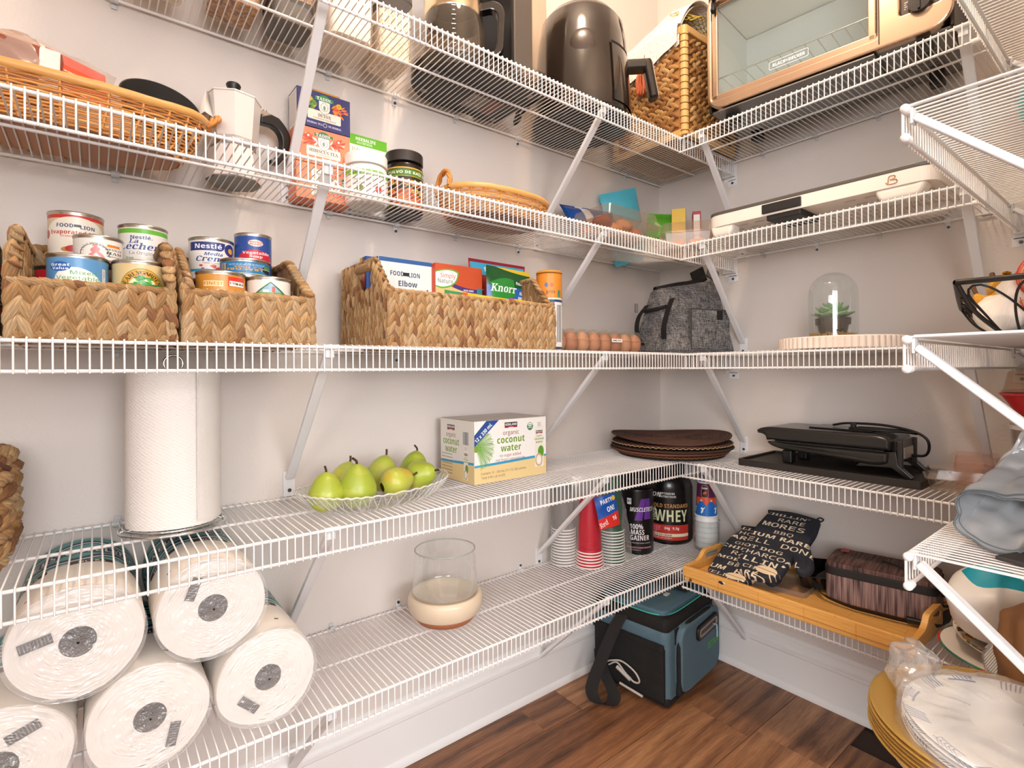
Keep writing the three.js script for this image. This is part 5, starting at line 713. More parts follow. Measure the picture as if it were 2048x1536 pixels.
{ // paper towel roll on a wire stand
  const C = [0.109, yL[3], -1.122];
  const h = thing('towel_holder', 'chrome wire stand holding the upright paper towel roll', 'holder', C), ring = []; for (let i = 0; i < 40; i++) { const a = i / 40 * 6.283; ring.push([Math.cos(a) * 0.081, 0.0035, Math.sin(a) * 0.081]); }
  part('base_ring', [tube(ring, 0.0026, 96, 8, true), tube(ring.map(p => [p[0] * 0.93, 0.009, p[2] * 0.93]), 0.0018, 96, 8, true), rod([-0.08, 0.004, 0], [0.08, 0.004, 0], 0.002), rod([0, 0.004, -0.08], [0, 0.004, 0.08], 0.002)], MAT.chrome, h);
  const lp = []; for (let i = 0; i <= 20; i++) { const a = -0.5 + i / 20 * (Math.PI + 1.0); lp.push([Math.cos(a) * 0.0145, 0.292 + Math.sin(a) * 0.0145, 0]); }
  part('post', [rod([-0.008, 0.004, 0], [-0.008, 0.283, 0], 0.002), rod([0.008, 0.004, 0], [0.008, 0.283, 0], 0.002), tube(lp, 0.002, 40, 8)], MAT.chrome, h);
  const t = thing('paper_towel_roll', 'white quilted paper towel roll standing upright on the wire stand', 'paper roll', [C[0], C[1] + 0.0115, C[2]]);
  const quilt = noiseTex(512, 512, (u, v) => { const a = Math.sin(u * 6.283 * 46 + Math.sin(v * 6.283 * 20) * 0.5) * Math.sin(v * 6.283 * 46); return 0.5 + 0.28 * a + 0.2 * nz(u * 90, v * 90, 2); });
  const pm = M(0xf7f1ea, 0.95, { bumpMap: quilt, bumpScale: 0.0012 });
  const R0 = 0.0715, N = 64; part('roll', grid(N, 12, (u, v) => { const a = u * 6.283, r = R0 + 0.0012 * Math.sin(a * 3 + v * 2) * 0.7 + 0.0006 * nz(u * 8, v * 6, 1) - 0.0015 * v; return [Math.sin(a) * r, v * 0.265, Math.cos(a) * r]; }), pm, t);
  part('end_face', ext((() => { const s = new THREE.Shape(); s.absarc(0, 0, 0.0705, 0, 6.3); const q = new THREE.Path(); q.absarc(0, 0, 0.02, 0, 6.3, true); s.holes.push(q); return s; })(), 0.263, 0, 1, 40).rotateX(-Math.PI / 2).translate(0, 0.001, 0), M(0xf3ebe2, 0.95), t);
  part('loose_sheet', grid(20, 12, (u, v) => { const a = 0.36 + u * 1.15, r = R0 + 0.0022 + 0.004 * (1 - u) * (1 - u) * (0.4 + v * 0.3); return [Math.sin(a) * r, v * 0.263 + 0.001 + 0.006 * (1 - u) * (v < 0.2 ? 1 : 0.2), Math.cos(a) * r]; }), (() => { const q = pm.clone(); q.side = THREE.DoubleSide; return q; })(), t);
}
{ // crystal dish
  const a = 0.166, b = 0.096, hh = 0.042, n = 120, t = thing('crystal_dish', 'clear cut-glass oval dish holding seven green pears', 'dish', [0.462, yL[3], -1.050], 0.13);
  const S = (th, k) => { const c = Math.cos(th), s = Math.sin(th), f = 0.62 + 0.38 * Math.pow(k, 0.8), fl = 1 + 0.012 * Math.sin(th * 48) * k; return [Math.sign(c) * Math.pow(Math.abs(c), 0.82) * a * f * fl, 0.003 + hh * k * k * (0.9 + 0.1 * Math.cos(2 * th)) + 0.0012 * k * Math.cos(th * 48), Math.sign(s) * Math.pow(Math.abs(s), 0.82) * b * f * fl]; };
  const gl = clear(0xf6f7f5, { roughness: 0.06, transmission: 0.84, ior: 1.8, side: THREE.DoubleSide });
  part('bowl', grid(n, 12, (u, v) => S(u * 6.283, v)), gl, t);
  const bs = new THREE.Shape(); for (let i = 0; i <= 48; i++) { const p = S(i / 48 * 6.283, 0); i ? bs.lineTo(p[0], p[2]) : bs.moveTo(p[0], p[2]); } part('base', ext(bs, 0.0022).rotateX(Math.PI / 2).translate(0, 0.003, 0), gl, t);
  part('rim', tube(Array.from({ length: 96 }, (_, i) => S(i / 96 * 6.283, 1)), 0.0019, 192, 6, true), M(0xffffff, 0.1, { transmission: 0.6, thickness: 0 }), t);
  const cuts = []; for (let i = 0; i < 48; i++) { const th = i / 48 * 6.283; cuts.push(tube([0.25, 0.6, 0.95].map(k => S(th + 0.10 * (k - 0.5), k)), 0.0009, 4, 4), tube([0.25, 0.6, 0.95].map(k => S(th - 0.10 * (k - 0.5), k)), 0.0009, 4, 4)); } stuffPart('cut_pattern', cuts, M(0xffffff, 0.15, { transmission: 0.55, thickness: 0 }), t);
  const pearG = lathe(Array.from({ length: 25 }, (_, i) => { const k = i / 24, y = k * 0.078; let r = k < 0.42 ? Math.sqrt(Math.max(0, 1 - Math.pow((k - 0.40) / 0.42, 2))) * 0.0345 : 0.0345 * (1 - 0.52 * Math.pow((k - 0.4) / 0.5, 1.7)); if (k > 0.86) r *= Math.sqrt(Math.max(0, 1 - Math.pow((k - 0.86) / 0.145, 2))); return [Math.max(0.0001, r), y]; }), 32);
  const skin = ['#a9b83c', '#b4c04a', '#9fb038', '#b9be48'].map((c, q) => printed(art(256, 256, (x, w, h) => { fillR(x, c, 0, 0, w, h); for (let i = 0; i < 700; i++) ell(x, i % 3 ? 'rgba(120,130,40,0.35)' : 'rgba(215,215,110,0.4)', rnd() * w, rnd() * h, 1.1, 1.1); x.globalAlpha = 0.35; for (let i = 0; i < 12; i++) ell(x, q === 3 ? '#d79a35' : '#c6c656', rnd() * w, rnd() * h, 40, 26); }), 0.38, { clearcoat: 0.3, clearcoatRoughness: 0.35 }));
  const pears = [['leftmost green pear standing at the front of the glass dish', 0.345, -1.018, 0.008, [0.05, 0, 0.0], 0, 0.97], ['green pear behind the leftmost one, only its shoulder and stem showing', 0.398, -1.088, 0.012, [0, 0, -0.3], 1, 0.98], ['largest green pear at the front with its stem leaning left', 0.405, -1.012, 0.008, [0.05, 0.3, 0.05], 2, 1.10], ['green pear behind the largest one with its stem hidden', 0.486, -1.100, 0.012, [0, 0, -0.28], 1, 1.02], ['yellow-flushed pear lying on its side with its stem to the right', 0.462, -1.022, 0.036, [0, 0.0, -1.35], 3, 0.92], ['green pear lying with its stem end toward the front', 0.548, -1.075, 0.034, [1.25, 0.5, 0], 0, 0.95], ['rearmost darker green pear at the right end of the dish', 0.575, -1.112, 0.012, [0, 0, -0.2], 2, 1.0]];
  for (const [label, x, z, dy, rot, mi, s] of pears) { const p = thing('pear', label, 'pear', [x, yL[3] + dy, z], 0, undefined); p.rotation.set(rot[0], rot[1], rot[2], 'YXZ'); p.scale.setScalar(s); part('flesh', pearG, skin[mi], p); part('stem', tube([[0, 0.075, 0], [-0.001, 0.083, 0], [-0.006 * (mi === 2 ? 1.6 : 0.6), 0.090, 0.001]], 0.0022, 8, 6), M(0x4a3222, 0.8), p); }
}
{ // coconut water case
  const side = (x, w, h, k) => { };
  const sand = (x, w, h) => { x.fillStyle = '#3c9fc9'; x.beginPath(); x.moveTo(0, h * 0.70); x.quadraticCurveTo(w * 0.3, h * 0.69, w * 0.6, h * 0.67); x.quadraticCurveTo(w * 0.8, h * 0.66, w, h * 0.655); x.lineTo(w, h); x.lineTo(0, h); x.fill(); x.fillStyle = '#e9cf94'; x.beginPath(); x.moveTo(0, h * 0.735); x.quadraticCurveTo(w * 0.4, h * 0.73, w, h * 0.69); x.lineTo(w, h); x.lineTo(0, h); x.fill(); };
  const brand = (x, cx, cy, s) => { fillR(x, '#1c1a1a', cx - 58 * s, cy - 18 * s, 116 * s, 30 * s); txt(x, 'KIRKLAND', cx, cy - 2 * s, 24 * s, '#fff', { sx: 0.9 }); fillR(x, '#b3202a', cx - 58 * s, cy + 12 * s, 116 * s, 10 * s); txt(x, 'Signature', cx, cy + 18 * s, 10 * s, '#fff', { italic: true }); };
  const carton1 = (x, cx, y, s) => { fillR(x, '#d9d2c6', cx - 15 * s, y, 30 * s, 30 * s); fillR(x, '#efe9df', cx - 38 * s, y + 30 * s, 76 * s, 270 * s); brand(x, cx, y + 66 * s, 0.5 * s); txt(x, 'organic', cx, y + 92 * s, 16 * s, '#8a5a4a', { weight: 'normal' }); txt(x, 'coconut', cx, y + 112 * s, 22 * s, '#6f9a2c'); txt(x, 'water', cx, y + 134 * s, 22 * s, '#6f9a2c'); ell(x, '#5f9a2f', cx + 14 * s, y + 200 * s, 26 * s, 40 * s); ell(x, '#c9b08a', cx - 4 * s, y + 254 * s, 32 * s, 44 * s); ell(x, '#f6efe2', cx - 4 * s, y + 254 * s, 22 * s, 32 * s); };
  const front = A(1024, 680, '#f3f0ea', (x, w, h) => { sand(x, w, h); for (let i = 0; i < 9; i++) { x.save(); x.translate(20, 300); x.rotate(-1.15 + i * 0.28); const g = i % 2 ? '#5f9a3c' : '#7fb04a'; x.strokeStyle = g; x.lineWidth = 6; x.beginPath(); x.moveTo(0, 0); x.quadraticCurveTo(120, -26, 230, 26); x.stroke(); x.lineWidth = 3; for (let k = 20; k < 220; k += 9) { const y = -22 + 44 * Math.pow(k / 230, 2) * 1.05; x.beginPath(); x.moveTo(k, y); x.lineTo(k + 26, y + 34); x.moveTo(k, y); x.lineTo(k + 30, y - 18); x.stroke(); } x.restore(); } ell(x, '#7fa03c', 20, 300, 34, 34); x.save(); x.fillStyle = '#2c4f94'; x.beginPath(); x.moveTo(0, 150); x.lineTo(160, 0); x.lineTo(330, 0); x.lineTo(0, 276); x.fill(); x.translate(122, 128); x.rotate(-0.72); txt(x, '12 x 330 mL', 0, 0, 58, '#fff', { sx: 0.88 }); x.restore(); brand(x, 500, 62, 1.55); txt(x, 'organic', 500, 150, 70, '#7a3a34', { weight: 'normal' }); txt(x, 'coconut', 500, 226, 104, '#6f9a2c'); txt(x, 'water', 500, 320, 104, '#6f9a2c'); txt(x, 'no sugar added', 490, 400, 44, '#8a4a3c', { weight: 'normal' }); txt(x, 'not from concentrate', 490, 448, 44, '#8a4a3c', { weight: 'normal' }); txt(x, 'Contains 12 - 330 mL (11.1 FL OZ) cartons', 400, 574, 36, '#5a4632', { weight: 'normal', sx: 0.95 }); txt(x, 'Total 3.96 L (4.16 QT)', 250, 620, 36, '#5a4632', { weight: 'normal', sx: 0.95 }); ell(x, '#3f7a4a', 780, 100, 46, 46); ell(x, '#f3f0ea', 780, 82, 36, 22); txt(x, 'USDA', 780, 84, 24, '#3f7a4a'); txt(x, 'ORGANIC', 780, 116, 16, '#fff'); carton1(x, 920, 60, 1.75); });
  const left = A(760, 680, '#e9e4dc', (x, w, h) => { sand(x, w, h); brand(x, 250, 90, 1.5); txt(x, 'organic', 250, 176, 70, '#8a4a3c', { weight: 'normal' }); txt(x, 'coconut', 250, 250, 104, '#6f9a2c', { sx: 0.95 }); txt(x, 'water', 250, 340, 104, '#6f9a2c', { sx: 0.95 }); for (let i = 0; i < 7; i++) smallPrint(x, 30, 396 + i * 36, 420, 1, 26, '#6a5a4a', 0.7); bars(x, 520, 120, 130, 150); carton1(x, 590, 290, 1.2); });
  carton('beverage_case', 'white printed case of coconut water cartons beside the pears', 'case', 0.231, 0.153, 0.155, [0.8255, yL[3], -1.1285], 0, 0xcfc3b2, { f: front, l: left, t: A(256, 128, '#d6cdc2', (x, w, h) => { fillR(x, '#c2b7a9', 0, 60, w, 6); }) });
}
{ // woven round placemats
  const cols = [0x4a2f24, 0x5a3628, 0x3c261d, 0x6b3f2c, 0x4f3122, 0x2f2620];
  const names = ['topmost dark brown ridged round placemat, sagging in its middle', 'second brown placemat from the top with a cream looped edge', 'third brown placemat of the stack with a plain edge', 'fourth placemat of the stack with a reddish edge', 'fifth placemat of the stack with a speckled tan edge', 'lowest thin dark placemat of the stack on the corner shelf'];
  for (let k = 0; k < 6; k++) {
    const top = 5 - k, y = yL[3] + 0.0005 + top * 0.0082 + (top > 3 ? (top - 3) * 0.003 : 0), R0 = [0.19, 0.19, 0.193, 0.19, 0.176, 0.17][k], t = thing('placemat', names[k], 'placemat', [1.478 + [0, 0.004, 0.003, -0.004, -0.006, 0][k], y, -1.042 + [0, 0, 0.003, -0.002, 0.004, 0.002][k]], k === 0 ? 0 : k * 0.7, undefined);
    const warp = (x, z) => (k === 0 ? 0.016 * Math.pow(Math.abs(x * 0.75 + z * 0.66) / R0, 2) : k === 1 ? 0.004 * Math.pow(Math.abs(x) / R0, 2) : 0) + 0.0012 * nz(x * 9, z * 9, k * 3);
    const gs = [], rings = k === 0 ? 15 : 5; for (let r = 0; r < rings; r++) { const rad = R0 - 0.004 - r * (k === 0 ? 0.0121 : 0.0085), pts = []; for (let i = 0; i < 48; i++) { const a = i / 48 * 6.283, x = Math.cos(a) * rad, z = Math.sin(a) * rad; pts.push([x, 0.0042 + warp(x, z), z]); } gs.push(tube(pts, r === 0 ? 0.0033 : 0.0028, 72, 6, true)); }
    part('braid', gs, M(cols[k], 0.85, { bumpMap: fibre, bumpScale: 0.001 }), t); part('disc', grid(40, 14, (u, v) => { const a = u * 6.283, r = (R0 - 0.004) * v + 0.0001; const x = Math.cos(a) * r, z = -Math.sin(a) * r; return [x, 0.004 + warp(x, z), z]; }), M(cols[k], 0.9, { side: THREE.DoubleSide }), t);
    if (k === 1 || k === 4) { const lp = []; for (let i = 0; i < 400; i++) { const a = i / 400 * 6.283; lp.push([Math.cos(a) * (R0 + 0.0008 + 0.0012 * Math.sin(i * 1.1)), 0.0045 + 0.0014 * Math.cos(i * 1.1), Math.sin(a) * (R0 + 0.0008 + 0.0012 * Math.sin(i * 1.1))]); } stuffPart('edging', tube(lp, 0.0008, 800, 4, true), M(k === 1 ? 0xd9c08a : 0xa9744a, 0.7), t); }
  }
}
{ // griddle plate with grill press on it (side shelf)
  const y = yR[3], pt = thing('griddle_plate', 'flat black griddle plate under the closed grill press', 'griddle plate', [1.572, y, -0.583], -Math.PI / 2 + 0.02), blk = M(0x241f1b, 0.5, { bumpMap: peel, bumpScale: 0.0006 });
  const s = rrect(0.432, 0.232, 0.012), hole = rrect(0.418, 0.218, 0.009); const rim = rrect(0.432, 0.232, 0.012); rim.holes.push(hole);
  part('plate', ext(s, 0.010, 0.001).rotateX(-Math.PI / 2).translate(0, 0.001, 0), blk, pt); part('rim', ext(rim, 0.006, 0.001).rotateX(-Math.PI / 2).translate(0, 0.0115, 0), blk, pt);
  const t = thing('grill_press', 'black clamshell grill press with its cord coiled on the lid', 'grill', [1.582, y + 0.0122, -0.575], -Math.PI / 2 + 0.02), g = M(0x1b1816, 0.3, { clearcoat: 0.35, clearcoatRoughness: 0.25 }), m = M(0x2b2623, 0.35);
  const prof = new THREE.Shape(); prof.moveTo(-0.185, 0.080); prof.lineTo(-0.188, 0.088); prof.quadraticCurveTo(-0.178, 0.099, -0.14, 0.1005); prof.lineTo(0.10, 0.100); prof.quadraticCurveTo(0.135, 0.099, 0.137, 0.085); prof.lineTo(0.137, 0.064); prof.lineTo(-0.145, 0.064); prof.lineTo(-0.160, 0.062); prof.lineTo(-0.163, 0.072); prof.quadraticCurveTo(-0.166, 0.079, -0.185, 0.080); prof.closePath();
  part('lid', ext(prof, 0.156, 0.008, 4, 12).translate(0, 0, -0.078), g, t); part('lid_ridge', [box(0.15, 0.004, 0.10, 0.01, 0.1025, -0.012, 0.002, 2)], g, t);
  part('seam', box(0.262, 0.006, 0.158, -0.008, 0.0605, 0, 0.002, 1), M(0x080707, 0.6), t);
  const lo = new THREE.Shape(); lo.moveTo(-0.160, 0.058); lo.lineTo(0.132, 0.058); lo.lineTo(0.130, 0.034); lo.quadraticCurveTo(0.12, 0.024, 0.09, 0.025); lo.lineTo(-0.12, 0.040); lo.quadraticCurveTo(-0.155, 0.046, -0.160, 0.058); lo.closePath();
  part('lower_body', ext(lo, 0.150, 0.008, 3, 10).translate(0, 0, -0.075), g, t);
  part('front_foot', [box(0.026, 0.036, 0.03, -0.112, 0.0185, 0.05, 0.004, 2), box(0.026, 0.036, 0.03, -0.112, 0.0185, -0.05, 0.004, 2)], MAT.black, t);
  const leg = z => { const q = new THREE.Shape(); q.moveTo(0.098, 0.056); q.lineTo(0.146, 0.062); q.lineTo(0.150, 0.03); q.lineTo(0.178, 0.003); q.lineTo(0.176, 0.0); q.lineTo(0.166, 0.0); q.lineTo(0.136, 0.022); q.lineTo(0.06, 0.018); q.closePath(); return ext(q, 0.016, 0.002).translate(0, 0, z - 0.008); };
  part('rear_leg', leg(0.066), g, t); part('rear_leg', leg(-0.066), g, t);
  part('hinge', [box(0.020, 0.05, 0.10, 0.142, 0.062, 0, 0.003, 2), box(0.012, 0.066, 0.012, 0.152, 0.055, 0.066, 0.003, 2), box(0.012, 0.066, 0.012, 0.152, 0.055, -0.05, 0.003, 2)], m, t);
  part('hinge_plate', box(0.003, 0.026, 0.07, 0.1535, 0.056, 0.004), M(0xb5aca2, 0.4, { metalness: 0.6 }), t);
  part('cord', [tube([[0.145, 0.045, -0.02], [0.185, 0.05, -0.01], [0.192, 0.085, 0.0], [0.165, 0.106, 0.0], [0.10, 0.118, 0.004], [0.02, 0.117, 0.0], [-0.02, 0.109, -0.01]], 0.0032, 50, 8), tube([[0.165, 0.104, 0.0], [0.10, 0.106, 0.03], [0.04, 0.106, 0.03], [0.035, 0.106, 0.012], [0.09, 0.107, 0.0], [0.15, 0.106, -0.01], [0.17, 0.1, -0.01], [0.1, 0.106, -0.02], [0.04, 0.107, -0.01]], 0.003, 80, 8), box(0.012, 0.016, 0.014, 0.038, 0.111, 0.018, 0.003, 2)], MAT.black, t);
}
{ // pinkish clear berry boxes at the end of the side shelf
  clamshell('berry_box', 'pinkish clear plastic box at the right end of the grill shelf', 0.10, 0.046, 0.12, [1.540, yR[3], -0.315], 0.3);
  const b = clamshell('berry_box', 'ribbed pink-tinted clear box tipped behind the other pink box', 0.10, 0.07, 0.085, [1.628, yR[3] + 0.002, -0.300], 0.2);
  b.traverse(o => { if (o.isMesh) o.material = clear(0xfaeae2, { roughness: 0.1, ior: 1.35 }); });
}
// ---------------------------------------------------------------- lowest shelf, back: wrapped towel rolls
{
  const endM = M(0xfaf4ec, 0.9, { bumpMap: noiseTex(256, 256, (u, v) => { const r = Math.hypot(u - 0.5, v - 0.5); return 0.5 + 0.2 * Math.sin(r * 420) + 0.25 * nz(u * 40, v * 40, 3); }), bumpScale: 0.00015 });
  const wrapArt = printed(art(1024, 512, (x, w, h) => { fillR(x, '#f8f1e8', 0, 0, w, h); fillR(x, '#63b3ae', 0, 0, w, 260); for (let r = 0; r < 4; r++) { x.strokeStyle = ['#26365e', '#f1ede6', '#26365e', '#7fc9c2'][r]; x.lineWidth = [24, 10, 8, 6][r]; for (let k = 0; k < 3; k++) { x.beginPath(); x.moveTo(0, 60 + k * 80 + r * 14); for (let i = 0; i <= w; i += 16) x.lineTo(i, 60 + k * 80 + r * 14 + 16 * Math.sin(i * 0.03 + k * 2)); x.stroke(); } } for (let i = 0; i < 6; i++) { txt(x, 'TOWELS', 90 + i * 175, 150, 60, '#f4efe6', { stroke: '#1f2c52', sw: 18, sx: 0.8 }); fillR(x, '#4a2c22', 40 + i * 175, 262, 120, 30); txt(x, 'ULTRA', 100 + i * 175, 278, 24, '#f6efe6'); fillR(x, '#111', 110 + i * 175, 430, 14, 9); } }), 0.5);
  const coreM = M(0x54483f, 0.85), barM = printed(art(128, 64, (x) => { fillR(x, '#4a4644', 0, 0, 128, 64); for (let i = 0; i < 18; i++) fillR(x, i % 2 ? '#8a8784' : '#2c2a29', 6 + i * 6.6, 8, 3 + (i % 3), 48); }), 0.4);
  const film = clear(0xffffff, { roughness: 0.14, transmission: 0.8, ior: 1.7, side: THREE.DoubleSide, bumpMap: noiseTex(256, 256, (u, v) => 0.5 + 0.5 * nz(u * 9, v * 26, 2) * nz(u * 30, v * 14, 5) * 2.2), bumpScale: 0.005 });
  const R0 = 0.0805, L = 0.262, zf = -0.958;
  const data = [['wrapped paper towel roll at the lower left corner of the pile, cut by the frame', -0.104, 0.0815, 0.9, 1.0], ['bottom middle wrapped paper towel roll, lowest in the photo', 0.061, 0.0815, 1.0, -0.9], ['bottom right wrapped paper towel roll resting on the lowest shelf', 0.226, 0.0815, 1.0, -2.3], ['large wrapped paper towel roll at upper left of the pile', -0.022, 0.0815 + 0.1405, 1.0, 2.9], ['upper right wrapped paper towel roll sitting in the notch of the pile', 0.145, 0.0815 + 0.1405, 1.0, 2.2]];
  data.forEach(([label, x, dy, k, ba], n) => {
    const t = thing('wrapped_towel_roll', label, 'paper roll', [x, yL[4] + dy - 0.001, zf], 0, undefined); const N = 64;
    const rad = a => R0 * (1 + 0.012 * Math.sin(a * 3 + n * 2) + 0.008 * Math.sin(a * 5 + n)) - (Math.sin(a) < -0.93 ? 0.001 : 0);
    part('paper', grid(N, 14, (u, v) => { const a = -u * 6.283, r = rad(a) * (v < 0.08 ? 0.965 + 0.035 * Math.sin(v / 0.08 * 1.57) : 1) - 0.001; return [Math.cos(a) * r, Math.sin(a) * r, -0.004 - v * L]; }), wrapArt, t);
    part('end_face', grid(N, 8, (u, v) => { const a = u * 6.283, r = 0.021 + (rad(a) * 0.965 - 0.0215) * v; return [Math.cos(a) * r, Math.sin(a) * r, -0.003 - 0.0025 * v * v + 0.0012 * nz(Math.cos(a) * 3, Math.sin(a) * 3, v * 3 + n)]; }), endM, t);
    part('core', [lathe([[0.0212, 0], [0.0212, -0.24], [0.0202, -0.24], [0.0202, 0]], 28).rotateX(Math.PI / 2).translate(0, 0, -0.003)], M(0x6b5c4f, 0.9, { side: THREE.DoubleSide }), t);
    part('barcode', new THREE.PlaneGeometry(0.036, 0.014).rotateZ(0.35 + n).translate(Math.cos(ba) * 0.046, Math.sin(ba) * 0.046, -0.0006), barM, t);
    part('film', grid(N, 12, (u, v) => { const a = u * 6.283, r = (rad(a) + 0.0005) * Math.min(1, 0.02 + v * 1.0), w = 0.004 * nz(Math.cos(a) * v * 7, Math.sin(a) * v * 7, n * 3) + 0.0022 * nz(Math.cos(a) * v * 22, Math.sin(a) * v * 22, n); return [Math.cos(a) * r, Math.sin(a) * r, 0.003 - 0.003 * v * v + w * (1 - v * 0.7)]; }), film, t);
  });
}
{ // hurricane vase
  const t = thing('hurricane_vase', 'clear glass vase in a cream and terracotta ceramic base', 'vase', [0.657, yL[4], -1.100]);
  part('terracotta_base', lathe([[0, 0.0003], [0.052, 0.0003], [0.066, 0.006], [0.078, 0.020], [0.080, 0.023], [0, 0.023]], 56), M(0xb4704a, 0.8), t);
  part('glazed_ring', lathe([[0.080, 0.0232], [0.087, 0.034], [0.0895, 0.048], [0.0885, 0.060], [0.085, 0.067], [0.080, 0.069], [0.074, 0.064], [0.060, 0.044], [0.03, 0.036], [0, 0.035]], 56), M(0xdfcbb0, 0.4, { clearcoat: 0.3, bumpMap: peel, bumpScale: 0.0004 }), t);
  const vg = part('glass', lathe([[0, 0.046], [0.03, 0.047], [0.056, 0.053], [0.075, 0.069], [0.0785, 0.076], [0.077, 0.095], [0.0720, 0.170]], 64), clear(0xfbfcfb, { roughness: 0.01, transmission: 0.93, ior: 1.9, side: THREE.DoubleSide }), t); part('rim', new THREE.TorusGeometry(0.0715, 0.0017, 10, 72).rotateX(Math.PI / 2).translate(0, 0.1705, 0), M(0xd5d8d2, 0.1, { transmission: 0.55, thickness: 0 }), vg);
}
{ // stacks of disposable cups in one bag
  const stack = (label, p, h, r, c, n, rimC) => {
    const t = thing('cup_stack', label, 'cups', p), H = 0.115, gap = 0.0088;   // cups upside-down, rims down
    for (let i = 0; i < n; i++) { const y = i * gap, k = 1 - 0.10 * i / n; part('cup', lathe([[r * k, y + 0.0002], [r * k * 0.985, y + 0.0105], [r * k * 0.97, y + 0.0085], [r * k * 0.97, y + 0.003]], 36), M(i % 1 ? c : c, 0.35), t); part('rim', new THREE.TorusGeometry(r * k, 0.0021, 8, 40).rotateX(Math.PI / 2).translate(0, y + 0.002, 0), rimC, t); }
    const y0 = n * gap; part('top_cup', lathe([[r * 0.895, y0 - 0.004], [r * 0.84, y0 + (h - y0) * 0.45], [r * 0.79, y0 + (h - y0) * 0.5], [r * 0.70, h - 0.004], [r * 0.66, h], [0, h]], 40), M(c, 0.3), t);
    const rg = []; for (let i = 0; i < 5; i++) rg.push(new THREE.TorusGeometry(r * (0.885 - 0.028 * i), 0.0012, 6, 40).rotateX(Math.PI / 2).translate(0, y0 + 0.010 + i * (h - y0) * 0.1, 0)); part('ridges', rg, M(c, 0.3), t);
  };
  const wr = M(0xf4f1ed, 0.35);
  stack('left stack of grey plastic cups with white rims in the clear bag', [1.138, yL[4] + 0.0006, -1.192], 0.262, 0.040, 0x908c8a, 13, wr);
  stack('front stack of red plastic cups with white rims in the clear bag', [1.183, yL[4] + 0.0006, -1.126], 0.208, 0.0420, 0xb92535, 6, wr);
  stack('right stack of dark green plastic cups with white rims in the clear bag', [1.262, yL[4] + 0.0006, -1.106], 0.262, 0.0415, 0x3d5a4c, 12, wr);
  const b = thing('cup_bag', 'clear plastic bag with a blue and red label around the cup stacks', 'bag', [1.206, yL[4] + 0.0004, -1.148]);
  const film = clear(0xfcfcfa, { roughness: 0.06, transmission: 0.9, ior: 1.5, side: THREE.DoubleSide });
  part('film', grid(72, 20, (u, v) => { const a = u * 6.283, k = 1 - 0.36 * v * v, c = Math.cos(a), s = Math.sin(a); const x = c * 0.118 * k, z = s * 0.093 * k, w = 0.004 * nz(c * 5, s * 5, v * 6) * (0.4 + v); const q = 0.55; return [(x * Math.cos(q) - z * Math.sin(q) * -1) * 1 + w, v * 0.268 + 0.001, z * Math.cos(q) - x * Math.sin(q) * -0.55 + w]; }), film, b);
  const lab = printed(art(512, 512, (x, w, h) => { fillR(x, '#1f56b0', 0, 0, w, h); x.fillStyle = '#d8342c'; x.beginPath(); x.moveTo(0, 360); x.lineTo(w, 280); x.lineTo(w, h); x.lineTo(0, h); x.fill(); txt(x, 'PARTY', 250, 90, 96, '#fff', { rot: -0.12 }); txt(x, 'ON!', 330, 220, 110, '#fff', { rot: -0.12 }); txt(x, 'Red', 110, 440, 110, '#fff', { rot: -0.3, italic: true, weight: 'normal', font: 'serif' }); txt(x, '16', 380, 380, 100, '#fff', { rot: -0.12 }); ell(x, '#e9c53a', 440, 70, 50, 40); }), 0.25, { side: THREE.DoubleSide });
  part('label', tr(bend(new THREE.PlaneGeometry(0.070, 0.095, 10, 10), v => { v.z = -0.5 * v.x * v.x * 12 + 0.002 * nz(v.x * 40, v.y * 40, 1); }), -0.012, 0.176, 0.090, -0.12, -0.35, 0.10), lab, b);
}
const tub = (name, label, r, h, p, shapePts, bodyC, labM, lidH) => { const t = thing(name, label, 'tub', p, Math.atan2(-p[0], -p[2])); part('body', lathe(shapePts, 52), M(bodyC, 0.28, { clearcoat: 0.3 }), t); part('label', new THREE.CylinderGeometry(r + 0.0006, r + 0.0006, lidH[0], 52, 1, true, -Math.PI, Math.PI * 2).translate(0, lidH[1], 0), labM, t); part('lid', lathe(lidH[2], 52), M(0x161414, 0.4), t); return t; };
tub('protein_tub', 'tall black tub with a purple letter and mass gainer print', 0.0505, 0.25, [1.404, yL[4] + 0.0002, -1.118], [[0, 0], [0.047, 0], [0.0505, 0.006], [0.0505, 0.205], [0.047, 0.214], [0, 0.214]], 0x141314, printed(art(1024, 560, (x, w, h) => { fillR(x, '#141214', 0, 0, w, h); x.fillStyle = '#6a3a9a'; x.beginPath(); x.moveTo(480, 260); x.lineTo(550, 60); x.lineTo(600, 60); x.lineTo(560, 260); x.fill(); x.beginPath(); x.moveTo(580, 250); x.lineTo(600, 60); x.lineTo(650, 60); x.lineTo(660, 250); x.fill(); fillR(x, '#e4e2e6', 400, 60, 50, 56); txt(x, '#1', 425, 86, 34, '#222'); txt(x, 'MUSCLETECH', 566, 160, 54, '#f4f2f4', { italic: true, sx: 0.8 }); txt(x, '100%', 500, 316, 62, '#f2f0f2', { sx: 0.9 }); txt(x, 'MASS', 512, 368, 62, '#f2f0f2', { sx: 0.9 }); txt(x, 'GAINER', 536, 420, 62, '#f2f0f2', { sx: 0.9 }); txt(x, 'HIGH-PROTEIN MASS GAINER', 530, 466, 18, '#aaa'); txt(x, 'CHOCOLATE FUDGE BROWNIE', 530, 508, 20, '#e6a0a8'); smallPrint(x, 430, 528, 190, 1, 16, '#bbb'); }), 0.3), [0.196, 0.104, [[0, 0.2145], [0.0525, 0.2145], [0.0525, 0.246], [0.05, 0.25], [0, 0.25]]]);
